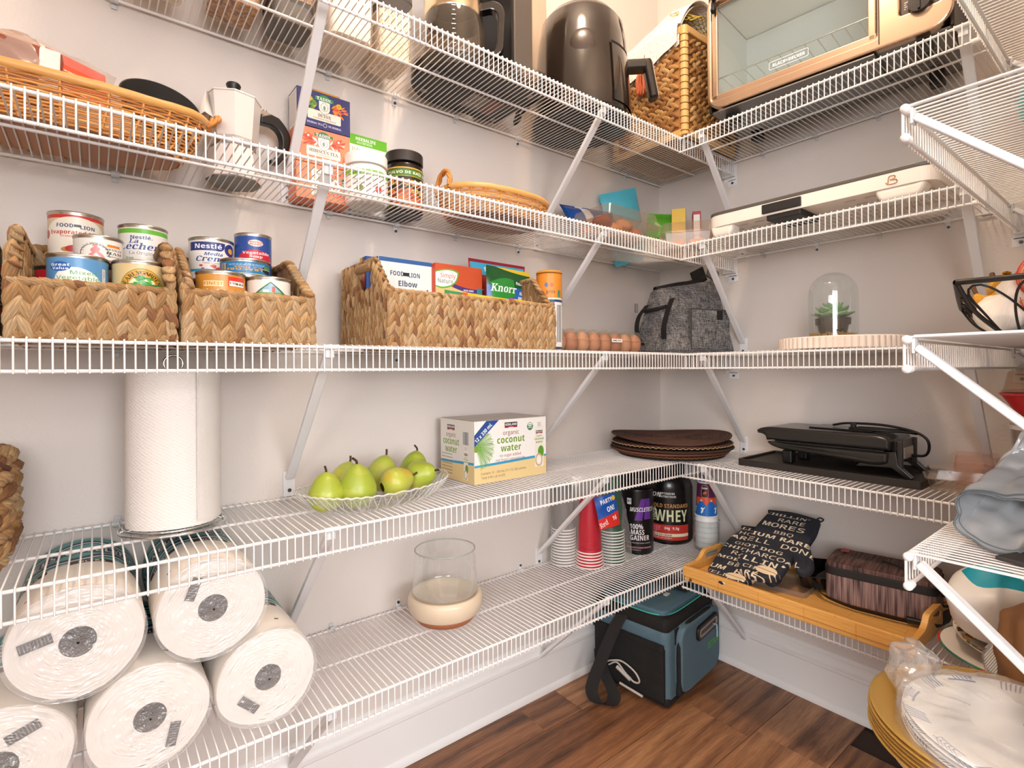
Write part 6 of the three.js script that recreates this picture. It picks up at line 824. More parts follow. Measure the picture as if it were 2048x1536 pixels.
tub('protein_tub', 'wide black tub with gold lettering and a red band, whey powder', 0.0795, 0.27, [1.590, yL[4] + 0.0002, -1.128], [[0, 0], [0.075, 0], [0.0795, 0.008], [0.0795, 0.190], [0.070, 0.220], [0.060, 0.230], [0, 0.230]], 0x0f0e0e, printed(art(1024, 380, (x, w, h) => { fillR(x, '#151312', 0, 0, w, h); txt(x, 'ON', 424, 40, 44, '#f0efe8', { italic: true }); txt(x, 'OPTIMUM', 500, 30, 22, '#eee'); txt(x, 'NUTRITION', 502, 52, 22, '#eee'); txt(x, 'GOLD STANDARD', 518, 118, 40, '#d99a5a', { sx: 0.85 }); txt(x, '100%', 406, 186, 40, '#eef0c8', { rot: -1.57 }); txt(x, 'WHEY', 530, 190, 116, '#e6ecc0', { sx: 0.72, font: 'sans-serif' }); fillR(x, '#c43a30', 370, 254, 290, 110); fillR(x, '#efe6c4', 370, 316, 290, 22); txt(x, 'VANILLA ICE CREAM', 450, 328, 17, '#333'); txt(x, '24g', 500, 278, 24, '#fff'); txt(x, '5.5g', 560, 278, 24, '#fff'); smallPrint(x, 385, 268, 70, 4, 12, '#fbe'); smallPrint(x, 385, 346, 250, 1, 14, '#fde'); }), 0.3), [0.180, 0.098, [[0, 0.2305], [0.064, 0.2305], [0.064, 0.262], [0.06, 0.27], [0, 0.27]]]);
{ // paper cup stack in a glass tumbler
  const p = [1.585, yL[4] + 0.0002, -0.978];
  const g = thing('glass_tumbler', 'grey glass tumbler holding the stack of white cups', 'glass', p); part('glass', lathe([[0, 0.0005], [0.036, 0.0005], [0.039, 0.004], [0.0425, 0.10], [0.0405, 0.10], [0.0375, 0.010], [0, 0.010]], 40), clear(0xf6f8f8, { roughness: 0.03, ior: 1.4 }), g);
  const t = thing('paper_cup_stack', 'stack of white paper cups topped by an orange and blue printed cup', 'cups', [p[0], p[1] + 0.011, p[2]]);
  for (let i = 0; i < 6; i++) part('cup', lathe([[0.0345, i * 0.017 + 0.0005], [0.0365, i * 0.017 + 0.0025], [0.0355, i * 0.017 + 0.005], [0.0335, i * 0.017 + 0.017]], 40), M(0xf1f0ee, 0.45), t);
  part('printed_cup', new THREE.CylinderGeometry(0.0265, 0.0345, 0.125, 40, 1, true, -Math.PI, Math.PI * 2).rotateY(Math.atan2(-p[0], -p[2])).translate(0, 0.166, 0), printed(art(720, 420, (x, w, h) => { fillR(x, '#e9e4e0', 0, 0, w, h); fillR(x, '#1f6fc4', 0, 250, w, 170); x.fillStyle = '#e0552a'; x.beginPath(); x.moveTo(0, 270); for (let i = 0; i <= 12; i++) x.lineTo(i * 60, i % 2 ? 230 : 300); x.lineTo(w, 200); x.lineTo(0, 200); x.fill(); fillR(x, '#5a2350', 0, 60, w, 150); x.fillStyle = '#e8552a'; x.beginPath(); x.moveTo(380, 30); x.lineTo(560, 30); x.lineTo(560, 210); x.fill(); fillR(x, '#2a7ac9', 250, 0, 300, 40); x.fillStyle = '#1d1315'; x.strokeStyle = '#e88a5a'; x.lineWidth = 5; x.beginPath(); x.roundRect(300, 80, 84, 130, 26); x.fill(); x.stroke(); txt(x, 'DUNK', 342, 110, 26, '#fff'); ell(x, '#e0552a', 342, 160, 26, 14, -0.5); for (const cx of [310, 470, 200]) { ell(x, '#fff', cx, 330, 12, 12); ell(x, '#fff', cx + 4, 360, 10, 26, 0.4); ell(x, '#fff', cx + 20, 330, 22, 5, -0.8); } }), 0.4), t);
  part('cup_rim', new THREE.TorusGeometry(0.0348, 0.0024, 8, 40).rotateX(Math.PI / 2).translate(0, 0.1045, 0), M(0xf4f2ee, 0.4), t); part('cup_bottom', cyl(0.0262, 0.0262, 0.003, 0, 0.2275, 0, 32), M(0xe6e2de, 0.6), t);
}
// ---------------------------------------------------------------- lowest side shelf: bamboo tray and what lies on it
const bambooT = noiseTex(512, 256, (u, v) => { const b = Math.floor(v * 9), k = 0.5 + 0.5 * nz(b * 7.7, 1.3, 2); const n = nz(u * 5, v * 90, 3) * 0.10 + nz(u * 14, v * 220, 7) * 0.07 + (Math.abs(((u * 3 + b * 0.37) % 1) - 0.5) < 0.012 ? -0.12 : 0); const c = srgb(0xd99a45).lerp(srgb(0xe9b468), k * 0.9 + n * 2).convertLinearToSRGB(); return [c.r + n * 0.3, c.g + n * 0.3, c.b + n * 0.25]; }, true);
{
  const W = 0.553, D = 0.288, t = thing('serving_tray', 'rectangular bamboo tray with cut-out handles and folded legs', 'tray', [1.476, yR[4], -0.622], -Math.PI / 2), bm = new THREE.MeshPhysicalMaterial({ map: bambooT, roughness: 0.42 });
  const um = g => { const q = uvm(g, 3); return q; };
  part('base_board', um(box(W - 0.012, 0.006, D - 0.012, 0, 0.016, 0)), bm, t);
  for (const s of [-1, 1]) part('long_rail', um(box(W, 0.030, 0.011, 0, 0.0275, s * (D / 2 - 0.0055), 0.002, 2)), bm, t);
  for (const s of [-1, 1]) { const sh = new THREE.Shape(), w = D / 2 - 0.012; sh.moveTo(-w, 0); sh.lineTo(w, 0); sh.lineTo(w, 0.030); sh.lineTo(0.085, 0.032); sh.quadraticCurveTo(0.065, 0.036, 0.055, 0.048); sh.quadraticCurveTo(0.048, 0.057, 0.035, 0.057); sh.lineTo(-0.035, 0.057); sh.quadraticCurveTo(-0.048, 0.057, -0.055, 0.048); sh.quadraticCurveTo(-0.065, 0.036, -0.085, 0.032); sh.lineTo(-w, 0.030); sh.closePath(); sh.holes.push(rrect(0.084, 0.018, 0.0085, 0, 0.037)); part('end_rail', um(ext(sh, 0.010, 0.0012).rotateY(Math.PI / 2).translate(s * (W / 2 - 0.0055) - 0.005, 0.0125, 0)), bm, t); }
  for (const s of [-1, 1]) part('folded_leg', um(box(W - 0.006, 0.011, 0.014, 0, 0.0062, s * (D / 2 - 0.009), 0.002, 2)), bm, t);
  for (const sx of [-1, 1]) part('leg_screw', cyl(0.0042, 0.0042, 0.002, 0, 0, 0, 14).rotateX(Math.PI / 2).translate(sx * (W / 2 - 0.024), 0.0068, D / 2 - 0.0012), MAT.screw, t);
}
const yT5 = yR[4] + 0.0194;
{
  const t = thing('frosted_container', 'shallow frosted plastic container lying under the oven mitts', 'container', [1.476, yT5, -0.690], -Math.PI / 2 + 0.1), s = rrect(0.17, 0.125, 0.02), q = rrect(0.164, 0.119, 0.018), r = rrect(0.17, 0.125, 0.02); r.holes.push(q);
  part('base', ext(s, 0.0015).rotateX(-Math.PI / 2), clear(0xf4efe8, { roughness: 0.25, ior: 1.3 }), t); part('rim', ext(r, 0.011).rotateX(-Math.PI / 2).translate(0, 0.0015, 0), clear(0xf4efe8, { roughness: 0.25, ior: 1.3 }), t);
  const k = thing('black_tray', 'black plastic food tray behind the oven mitts', 'food tray', [1.560, yT5 + 0.014, -0.600], -Math.PI / 2 + 0.6); k.rotation.set(0.12, -Math.PI / 2 + 0.6, 0.0, 'YXZ');
  const ks = rrect(0.15, 0.11, 0.02), kr = rrect(0.15, 0.11, 0.02); kr.holes.push(rrect(0.146, 0.106, 0.019)); part('base', ext(ks, 0.002).rotateX(-Math.PI / 2), MAT.blackGloss, k); part('wall', bend(ext(kr, 0.034).rotateX(-Math.PI / 2), v => { const f = 1 + v.y * 2.5; v.x *= f; v.z *= f; }), MAT.blackGloss, k);
}
{ // oven mitts
  const mittArt = seedv => printed(art(512, 1024, (x, w, h) => { fillR(x, '#23262f', 0, 0, w, h); for (let i = 0; i < 900; i++) ell(x, 'rgba(60,66,80,0.5)', rnd() * w, rnd() * h, 2, 1); const words = ['MEDIUM RARE', 'WELL DONE', 'HOT DOG', 'CHARCOAL', 'GRILLIN’', '& CHILLIN’', 'RARE', 'S’MORES', 'BBQ']; let y = 50; for (let i = 0; y < h - 40; i++) { const k = words[(i + seedv) % words.length], f = ['serif', 'sans-serif', 'monospace'][i % 3]; txt(x, k, w / 2 + (i % 2 ? 40 : -36), y, 62 + (i % 3) * 14, '#e6d6bc', { font: f, weight: i % 2 ? 'normal' : 'bold', sx: 0.95 }); y += 84 + (i % 3) * 10; } ell(x, '#e9cfa8', 330, 880, 60, 54); x.strokeStyle = '#23262f'; x.lineWidth = 5; x.beginPath(); x.moveTo(268, 868); x.lineTo(392, 890); x.stroke(); x.strokeStyle = '#e9cfa8'; x.lineWidth = 7; x.beginPath(); x.moveTo(300, 926); x.lineTo(280, 985); x.moveTo(360, 926); x.lineTo(380, 985); x.moveTo(280, 985); x.lineTo(380, 985); x.stroke(); }), 0.85);
  const mitt = (label, p, rot, sv, flip) => {
    const t = thing('oven_mitt', label, 'oven mitt', p); { const d = V(...rot).normalize(), n = V(-d.y * -1 * -1, 0, 0).set(0, 1, 0).addScaledVector(d, -d.y).normalize(), x = V(0, 0, 0).crossVectors(d, n); t.quaternion.setFromRotationMatrix(new THREE.Matrix4().makeBasis(x, d, n)); }
    const s = new THREE.Shape(), h = flip ? -1 : 1; s.moveTo(-0.068 * h, 0); s.lineTo(0.072 * h, 0); s.quadraticCurveTo(0.082 * h, 0.05, 0.080 * h, 0.10); s.lineTo(0.108 * h, 0.15); s.quadraticCurveTo(0.124 * h, 0.185, 0.106 * h, 0.204); s.quadraticCurveTo(0.086 * h, 0.214, 0.074 * h, 0.188); s.lineTo(0.064 * h, 0.165); s.lineTo(0.062 * h, 0.22); s.quadraticCurveTo(0.056 * h, 0.272, 0.002 * h, 0.276); s.quadraticCurveTo(-0.058 * h, 0.272, -0.066 * h, 0.215); s.lineTo(-0.078 * h, 0.10); s.quadraticCurveTo(-0.08 * h, 0.05, -0.068 * h, 0); s.closePath();
    let g = ext(s, 0.006, 0.009, 5, 10); const P = g.attributes.position, UVs = g.attributes.uv; for (let i = 0; i < P.count; i++) UVs.setXY(i, 1 - (P.getX(i) + 0.11) / 0.24, 1 - (P.getY(i) + 0.0) / 0.28);
    g = bend(g, v => { v.z += 0.006 * nz(v.x * 22, v.y * 22, sv) + 0.012 * Math.cos(v.x * 14) - 0.35 * Math.max(0, 0.09 - v.y) * Math.max(0, 0.09 - v.y) * -6 * 0; if (flip) v.x *= 1; });
    part('padding', g, mittArt(sv), t); part('cuff_trim', tube([[-0.07, 0.0, 0.016], [0, -0.002, 0.022], [0.074, 0.0, 0.016]], 0.005, 16, 8), M(0x1d2028, 0.85), t); part('hanging_loop', tube([[-0.066, 0.0, 0.01], [-0.074, -0.018, 0.01], [-0.06, -0.022, 0.01], [-0.058, 0, 0.01]], 0.0022, 14, 6), M(0x23262f, 0.85), t);
  };
  mitt('lower navy oven mitt with cream lettering, mostly under the other one', [1.598, yT5 + 0.080, -0.785], [-0.93, -0.32, 0.02], 1, true);
  mitt('upper navy oven mitt with cream lettering and a grill drawing', [1.622, yT5 + 0.140, -0.712], [-0.90, -0.44, 0.0], 5, true);
}
{ // lunch box
  const W = 0.232, D = 0.145, H = 0.094, t = thing('lunch_box', 'brown streaked fabric lunch box with black trim and strap', 'lunch box', [1.555, yT5, -0.470], -Math.PI / 2 + 0.16);
  const streak = noiseTex(512, 256, (u, v) => { const n = nz(u * 130, v * 4, 3) * 0.6 + nz(u * 46, v * 2.4, 8) * 0.55; const c = srgb(0x3a2b2b).lerp(srgb(0xb08e86), Math.max(0, Math.min(1, 0.42 + n))).convertLinearToSRGB(); return [c.r, c.g, c.b]; }, true);
  const fm = new THREE.MeshPhysicalMaterial({ map: streak, roughness: 0.75 }); const tm = fm.clone(); tm.map = streak.clone(); tm.map.rotation = Math.PI / 2; tm.map.needsUpdate = true;
  const sh = rrect(W, D, 0.028); const side = ext(sh, H - 0.026, 0.002).rotateX(-Math.PI / 2).translate(0, 0.002, 0); part('body', uvm(side, 4), fm, t);
  part('zip_band', ext(rrect(W + 0.003, D + 0.003, 0.029), 0.016, 0.002).rotateX(-Math.PI / 2).translate(0, H - 0.026, 0), M(0x191716, 0.6), t);
  part('lid', uvm(bend(ext(rrect(W - 0.004, D - 0.004, 0.026), 0.006, 0.003, 3).rotateX(-Math.PI / 2).translate(0, H - 0.008, 0), v => { if (v.y > H - 0.006) v.y += 0.006 * Math.cos(v.x * 11) * Math.cos(v.z * 15); }), 4), (() => { const q = fm.clone(); q.map = streak; q.color = srgb(0xb8a8a4); return q; })(), t);
  part('brand_tab', box(0.018, 0.0014, 0.024, -0.088, H + 0.0062, -0.045), M(0xb03a36, 0.5), t, 'small red tab'); part('zip_pull', tube([[0.0, H + 0.010, 0.0], [0.03, H + 0.012, 0.02], [0.055, H + 0.008, 0.036]], 0.0028, 12, 6), M(0x191716, 0.6), t);
  const strap = pts => { const c = new THREE.CatmullRomCurve3(pts.map(p => V(...p))); const N = 40; return grid(1, N, (u, v) => { const p = c.getPoint(v), q = c.getTangent(v), n = V(-q.z, 0, q.x).normalize(); const tilt = 0.65; return [p.x + n.x * (u - 0.5) * 0.024 * tilt, p.y + (u - 0.5) * 0.015, p.z + n.z * (u - 0.5) * 0.024 * tilt]; }); };
  part('strap', [strap([[-W / 2, 0.045, -0.01], [-W / 2 - 0.02, 0.03, 0.03], [-W / 2 - 0.01, 0.016, 0.075], [-0.06, 0.0095, 0.103], [0.0, 0.0095, 0.108], [0.07, 0.010, 0.106], [W / 2 + 0.008, 0.016, 0.095], [W / 2 + 0.012, 0.035, 0.04]])], M(0x191817, 0.7, { side: THREE.DoubleSide }), t);
  part('buckle', [box(0.05, 0.012, 0.016, 0.082, 0.013, 0.104, 0.004, 2)], MAT.black, t); part('side_ring', new THREE.TorusGeometry(0.012, 0.003, 8, 20).translate(W / 2 + 0.006, 0.045, 0.02), MAT.black, t);
}
// ---------------------------------------------------------------- floor: soft cooler
{
  const W = 0.315, D = 0.262, H = 0.262, t = thing('cooler_bag', 'black and blue-grey soft cooler with a mesh pocket on the floor', 'cooler', [1.452, 0, -1.088], 0.12);
  const blk = M(0x161514, 0.8, { bumpMap: weaveTex, bumpScale: 0.0006 }), blue = M(0x55707d, 0.75, { bumpMap: weaveTex, bumpScale: 0.0006 });
  const x0 = -W / 2, zf = D / 2;
  part('body', uvm(bend(new RoundedBoxGeometry(W, H - 0.03, D, 4, 0.022).translate(0, (H - 0.03) / 2 + 0.001, 0), v => { v.x *= 1 + 0.02 * Math.cos((v.y - 0.1) * 8); v.z *= 1 + 0.02 * Math.cos((v.y - 0.1) * 8); }), 6), blue, t);
  part('bottom_panel', [box(W + 0.004, 0.030, D + 0.006, 0, 0.017, 0, 0.012, 3)], blk, t);
  part('lid_band', bend(new RoundedBoxGeometry(W + 0.004, 0.05, D + 0.004, 4, 0.022).translate(0, H - 0.025, 0), v => { }), blk, t);
  part('lid', [ext(rrect(W - 0.03, D - 0.03, 0.035), 0.012, 0.004).rotateX(-Math.PI / 2).translate(0, H - 0.002, 0)], M(0x4f6f80, 0.7), t);
  const pipe = []; for (let i = 0; i < 48; i++) { const a = i / 48 * 6.283, c = Math.cos(a), s = Math.sin(a); pipe.push([Math.sign(c) * Math.pow(Math.abs(c), 0.42) * (W / 2 - 0.008), H + 0.001, Math.sign(s) * Math.pow(Math.abs(s), 0.42) * (D / 2 - 0.008)]); } part('piping', tube(pipe, 0.0022, 160, 6, true), M(0x3fb79f, 0.5), t, 'turquoise piping');
  part('lid_handle', tr(bend(new RoundedBoxGeometry(0.05, 0.012, 0.15, 3, 0.004, 6).translate(0, 0, 0), v => { v.y += 0.02 * Math.cos(v.z * 18); }), 0.055, H + 0.018, 0.02), M(0x1d1b1a, 0.85), t);
  part('lid_label', tr(box(0.02, 0.001, 0.045, 0, 0, 0), 0.06, H + 0.0455, 0.02), printed(art(128, 64, (x) => { fillR(x, '#221f1d', 0, 0, 128, 64); x.strokeStyle = '#b09a80'; x.lineWidth = 4; x.strokeRect(6, 6, 116, 52); txt(x, 'COOLER', 64, 34, 26, '#b09a80'); })), t);
  part('cinch_cord', tube([[-0.10, H + 0.013, 0.01], [-0.06, H + 0.016, 0.03], [-0.03, H + 0.014, 0.05]], 0.002, 14, 6), M(0x2a2a2a, 0.7), t); part('cord_toggle', box(0.024, 0.004, 0.014, -0.02, H + 0.015, 0.055, 0.0015, 1), M(0xcfcac4, 0.4), t);
  // left side: mesh pocket with a rope inside
  const meshT = noiseTex(128, 128, (u, v) => { const a = Math.sin(u * 6.283 * 22) * Math.sin(v * 6.283 * 22); return a > -0.15 ? 0.10 : 0.03; }, true); const mm = new THREE.MeshPhysicalMaterial({ map: meshT, roughness: 0.8 });
  const pk = part('mesh_pocket', bend(new RoundedBoxGeometry(0.012, 0.158, D - 0.016, 4, 0.005, 8), v => { if (v.x < 0) v.x -= 0.010 * Math.cos(v.y * 12) * Math.cos(v.z * 9) + 0.002 * Math.sin(v.z * 60 + v.y * 30); }).translate(x0 - 0.003, 0.098, 0.002), mm, t);
  part('pocket_binding', tr(box(0.008, 0.02, D - 0.01, 0, 0, 0, 0.003, 2), x0 - 0.010, 0.180, 0), blk, pk); part('pocket_tag', tr(box(0.004, 0.010, 0.03, 0, 0, 0, 0.001, 1), x0 - 0.0175, 0.170, -0.045), M(0xb9b6b2, 0.5), pk);
  const xr = x0 - 0.0205; part('rope', [tube([[xr, 0.075, -0.07], [xr - 0.003, 0.09, -0.045], [xr, 0.098, -0.01], [xr - 0.002, 0.085, 0.035], [xr, 0.06, 0.05], [xr, 0.052, 0.03], [xr - 0.002, 0.07, 0.0], [xr, 0.088, -0.03], [xr, 0.07, -0.06]], 0.0028, 80, 6), tube([[xr, 0.075, -0.03], [xr - 0.002, 0.055, 0.02]], 0.006, 10, 8), tr(sph(0.018, 0, 0, 0, [0.4, 1, 0.9], 12, 8), xr + 0.002, 0.072, -0.085), tube([[xr, 0.028, -0.02], [xr, 0.02, 0.06]], 0.004, 10, 6)], printed(art(64, 256, (x) => { fillR(x, '#cfcac0', 0, 0, 64, 256); for (let i = 0; i < 32; i++) fillR(x, i % 2 ? '#7d7870' : '#e6e1d6', 0, i * 8, 64, 4); }), 0.8), t);
  // front: zipped pocket
  const fp = ext(rrect(W - 0.055, 0.198, 0.045), 0.026, 0.006, 3).translate(0.018, 0.128, zf - 0.012); part('front_pocket', uvm(bend(fp, v => { if (v.z > zf) v.z += 0.010 * Math.cos((v.x - 0.018) * 9) * Math.cos((v.y - 0.12) * 10); }), 6), blue, t);
  const zp = []; for (let i = 0; i <= 40; i++) { const a = Math.PI * 1.02 - i / 40 * Math.PI * 1.04, c = Math.cos(a), s = Math.sin(a); zp.push([0.018 + Math.sign(c) * Math.pow(Math.abs(c), 0.4) * (W / 2 - 0.032), 0.10 + Math.sign(s) * Math.pow(Math.abs(s), 0.4) * 0.122, zf + 0.012]); } part('pocket_zip', tube([[zp[0][0], 0.03, zf + 0.010], ...zp, [zp[40][0], 0.03, zf + 0.010]], 0.009, 120, 8), blk, t);
  const slot = tr(ext((() => { const s = rrect(0.145, 0.046, 0.02); s.holes.push(rrect(0.118, 0.022, 0.010)); return s; })(), 0.008, 0.003), 0.05, 0.185, zf + 0.021, 0, 0, 0.06); part('slot_frame', slot, M(0x161514, 0.5), t); part('slot_trim', tr(ext((() => { const s = rrect(0.126, 0.028, 0.013); s.holes.push(rrect(0.112, 0.014, 0.007)); return s; })(), 0.006, 0.002), 0.05, 0.185, zf + 0.025, 0, 0, 0.06), M(0x8f8279, 0.45), t); part('slot_zip', tr(box(0.112, 0.014, 0.004), 0.05, 0.185, zf + 0.027, 0, 0, 0.06), M(0x4d4540, 0.5), t);
  part('zip_pull', tube([[0.075, 0.186, zf + 0.034], [0.090, 0.180, zf + 0.038], [0.093, 0.165, zf + 0.039], [0.095, 0.140, zf + 0.038]], 0.0026, 16, 6), M(0x9fc4cf, 0.5), t);
  part('lettering', new THREE.PlaneGeometry(0.095, 0.034).rotateZ(0.05).translate(0.092, 0.118, zf + 0.0245), printed(art(360, 128, (x, w, h) => { x.clearRect(0, 0, w, h); txt(x, 'TITAN', w / 2, h / 2, 110, '#57b84a', { italic: true, sx: 0.95 }); }), 0.6, { transparent: true, alphaTest: 0.4 }), t);
  part('vertical_strap', [box(0.026, 0.045, 0.004, x0 + 0.055, H - 0.062, zf + 0.003), box(0.026, 0.045, 0.004, 0.120, H - 0.052, zf + 0.003)], blk, t);
  const strap = (pts, w) => { const c = new THREE.CatmullRomCurve3(pts.map(p => V(...p))); return grid(1, 60, (u, v) => { const p = c.getPoint(v); return [p.x + (u - 0.5) * w * 0.25, p.y + (u - 0.5) * w * 0.15, p.z + (u - 0.5) * w]; }); };
  part('shoulder_strap', [strap([[x0 - 0.004, 0.235, -0.02], [x0 - 0.030, 0.20, -0.03], [x0 - 0.085, 0.11, -0.045], [x0 - 0.125, 0.035, -0.05], [x0 - 0.125, 0.010, -0.03], [x0 - 0.105, 0.008, 0.0], [x0 - 0.080, 0.02, 0.0], [x0 - 0.055, 0.07, -0.06], [x0 - 0.012, 0.10, -0.10]], 0.04)], M(0x1a1817, 0.8, { side: THREE.DoubleSide }), t);
}
// ---------------------------------------------------------------- shelves that jut in at the right
{ // fourth of them: grey plastic sack, black folder, red bowl
  const y = yT[3];
  const t = thing('plastic_sack', 'shiny grey plastic sack draped over the right shelf, its open hem hanging', 'bag', [1.060, y + 0.0004, -0.122]);
  const film = M(0xa6a9ab, 0.26, { metalness: 0.25, side: THREE.DoubleSide, clearcoat: 0.3 });
  // bag body: an open mouth at its lower left end that narrows to a gathered peak at the upper right
  const cm = V(-0.078, 0.040, -0.034), ap = V(0.030, 0.215, 0.0), yv = V(0.42, 0.91, 0).normalize(), zv = V(0.10, 0, 1).normalize();
  const S = (u, v, d = 0) => { const a = u * 6.283, f = 1 + 0.10 * Math.sin(a * 3 + 0.6) * (1 - v * 0.4) + 0.09 * Math.sin(a * 5 + 2) + 0.22 * Math.sin(a * 7) * v * (1 - v * 0.4), k = Math.pow(1 - v, 1.0) * 0.93 + 0.07, bl = 1 + 0.18 * Math.sin(Math.PI * Math.min(1, v * 1.1)) * (1 - v), c = cm.clone().lerp(ap, v).add(V(0.03 * Math.sin(Math.PI * v), -0.02 * Math.sin(Math.PI * v), 0)); c.addScaledVector(zv, Math.cos(a) * (0.053 - d) * f * k * bl).addScaledVector(yv, Math.sin(a) * (0.039 - d) * f * k * bl); c.x += 0.004 * nz(u * 14, v * 9, 2 + d); c.y = Math.max(0.0012, c.y + 0.005 * nz(u * 12, v * 12, 6)); c.z += 0.004 * nz(u * 11, v * 8, 9); return [c.x, c.y, c.z]; };
  part('outer_film', grid(72, 40, (u, v) => S(u, v)), film, t);
  part('hem', [0.012, 0.05].map(v => tube(Array.from({ length: 60 }, (_, i) => S(i / 60, v, -0.0008)), 0.0014, 180, 6, true)), M(0x59636a, 0.4), t);
  single('black_folder', [tr(box(0.20, 0.006, 0.13, 0, 0, 0, 0.002, 1), 0, 0.0038, 0, 0, 0, 0)], M(0x3b3634, 0.7), 'flat dark grey folder lying on the right shelf beneath the sack', 'folder', [1.005, y, -0.060], -0.35);
  const c = thing('storage_tub', 'clear tub hidden behind the grey sack under the red bowl', 'tub', [1.475, y, -0.150]); part('body', lathe([[0, 0.001], [0.06, 0.001], [0.07, 0.13], [0.068, 0.13], [0.058, 0.003], [0, 0.003]], 32), clear(0xf2ece6, { roughness: 0.1 }), c); part('lid', cyl(0.072, 0.072, 0.008, 0, 0.135, 0, 32), M(0xdad6d0, 0.4), c);
  const b = thing('red_bowl', 'red plastic bowl with a clear upturned container in it', 'bowl', [1.475, y + 0.1395, -0.150]); const red = M(0xd93030, 0.3, { transmission: 0.15 });
  part('bowl', toCreasedNormals(new THREE.LatheGeometry([[0, 0], [0.045, 0.0005], [0.055, 0.012], [0.084, 0.058], [0.088, 0.060], [0.088, 0.064], [0.083, 0.064], [0.052, 0.014], [0, 0.004]].map(q => V2(...q)), 14), 0.4), red, b);
  const cl = thing('clear_container', 'clear plastic container standing upside down in the red bowl', 'container', [1.475, y + 0.204, -0.150]); part('body', lathe([[0.082, 0.0004], [0.080, 0.006], [0.073, 0.040], [0.066, 0.048], [0, 0.049]], 32), clear(0xefe2d4, { roughness: 0.12, ior: 1.3, side: THREE.DoubleSide }), cl); part('rim', new THREE.TorusGeometry(0.082, 0.002, 6, 40).rotateX(Math.PI / 2).translate(0, 0.003, 0), clear(0xf4ede4, { roughness: 0.1 }), cl);
}
{ // third: liner, wire fruit bowl with garlic
  const y = yT[2];
  single('shelf_liner', [box(0.790, 0.0012, 0.290, 0, 0.0008, 0)], M(0xeef0f2, 0.35), 'smooth white plastic liner sheet on the right shelf under the fruit bowl', 'liner', [1.288, y, -0.086]);
  const Y0 = y + 0.0016, blk = M(0x241e1b, 0.4, { metalness: 0.4 });
  const t = thing('fruit_basket', 'dark wire fruit basket with looped sides holding garlic bulbs', 'basket', [1.200, Y0, -0.100]);
  const A1 = [-0.150, 0.086, -0.117], B1 = [0.180, 0.072, -0.177], C1 = [0.168, 0.075, 0.135], D1 = [-0.178, 0.09, 0.135], a1 = [-0.075, 0.006, -0.075], b1 = [0.11, 0.006, -0.105], c1 = [0.11, 0.006, 0.09], d1 = [-0.085, 0.006, 0.09];
  const sag = (p, q, s) => { const r = []; for (let i = 0; i <= 12; i++) { const k = i / 12; r.push([p[0] + (q[0] - p[0]) * k, p[1] + (q[1] - p[1]) * k + s * Math.sin(Math.PI * k), p[2] + (q[2] - p[2]) * k]); } return r; };
  part('rim', [[A1, B1], [B1, C1], [C1, D1], [D1, A1]].map(([p, q]) => tube(sag(p, q, -0.004), 0.0045, 24, 8)), blk, t);
  for (const [p, q] of [[A1, a1], [B1, b1], [C1, c1], [D1, d1]]) part('corner_rod', tube([p, [(p[0] * 0.62 + q[0] * 0.38), p[1] * 0.45 + q[1] * 0.55, p[2] * 0.62 + q[2] * 0.38], q], 0.0034, 16, 8), blk, t);
  for (const [p, q, pb, qb] of [[A1, B1, a1, b1], [B1, C1, b1, c1], [C1, D1, c1, d1], [D1, A1, d1, a1]]) { const lp = []; for (let k = 0; k < 4; k++) { const s0 = k / 4 - 0.04, s1 = s0 + 0.42, pts = []; for (let i = 0; i <= 12; i++) { const w = i / 12, s = Math.min(1, Math.max(0, s0 + (s1 - s0) * w)), h = Math.sin(Math.PI * w) * 0.92; const L = (m, n, e) => m[e] + (n[e] - m[e]) * s; pts.push([0, 1, 2].map(e => L(pb, qb, e) + (L(p, q, e) - L(pb, qb, e)) * h)); } lp.push(tube(pts, 0.0018, 24, 6)); } part('wire_loops', lp, blk, t); }
  part('base_plate', ext(poly([[a1[0], -a1[2]], [b1[0], -b1[2]], [c1[0], -c1[2]], [d1[0], -d1[2]]]), 0.006, 0.003).rotateX(-Math.PI / 2).translate(0, 0.0032, 0), M(0x4a3f38, 0.5), t);
  const gar = (() => { const g = new THREE.SphereGeometry(0.5, 36, 24); return bend(g, v => { const a = Math.atan2(v.z, v.x), h = v.y, lob = 1 + 0.07 * Math.cos(a * 6) * (1 - Math.abs(h) * 1.2); const r = h > 0.2 ? 1 - 0.75 * Math.pow((h - 0.2) / 0.3, 1.2) : 1; v.x *= lob * Math.max(0.18, r); v.z *= lob * Math.max(0.18, r); if (h > 0.3) v.y += (h - 0.3) * 0.7; }); })();
  const gm = M(0xf1e5d6, 0.6, { bumpMap: fibre, bumpScale: 0.001 });
  const G = [['largest white garlic bulb at the lower front of the wire basket', -0.022, 0.044, -0.085, 0.07, [0.4, 0, 0.5]], ['white garlic bulb on its side behind the largest one', 0.045, 0.044, -0.075, 0.066, [1.2, 0.6, 0]], ['upper white garlic bulb near the orange net', -0.03, 0.080, -0.065, 0.05, [-0.5, 0.3, 0.9]]];
  for (const [label, x, yy, z, s, r] of G) { const g = single('garlic_bulb', gar, gm, label, 'garlic', [1.2 + x, Y0 + yy, -0.1 + z]); g.scale.setScalar(s); g.rotation.set(...r); }
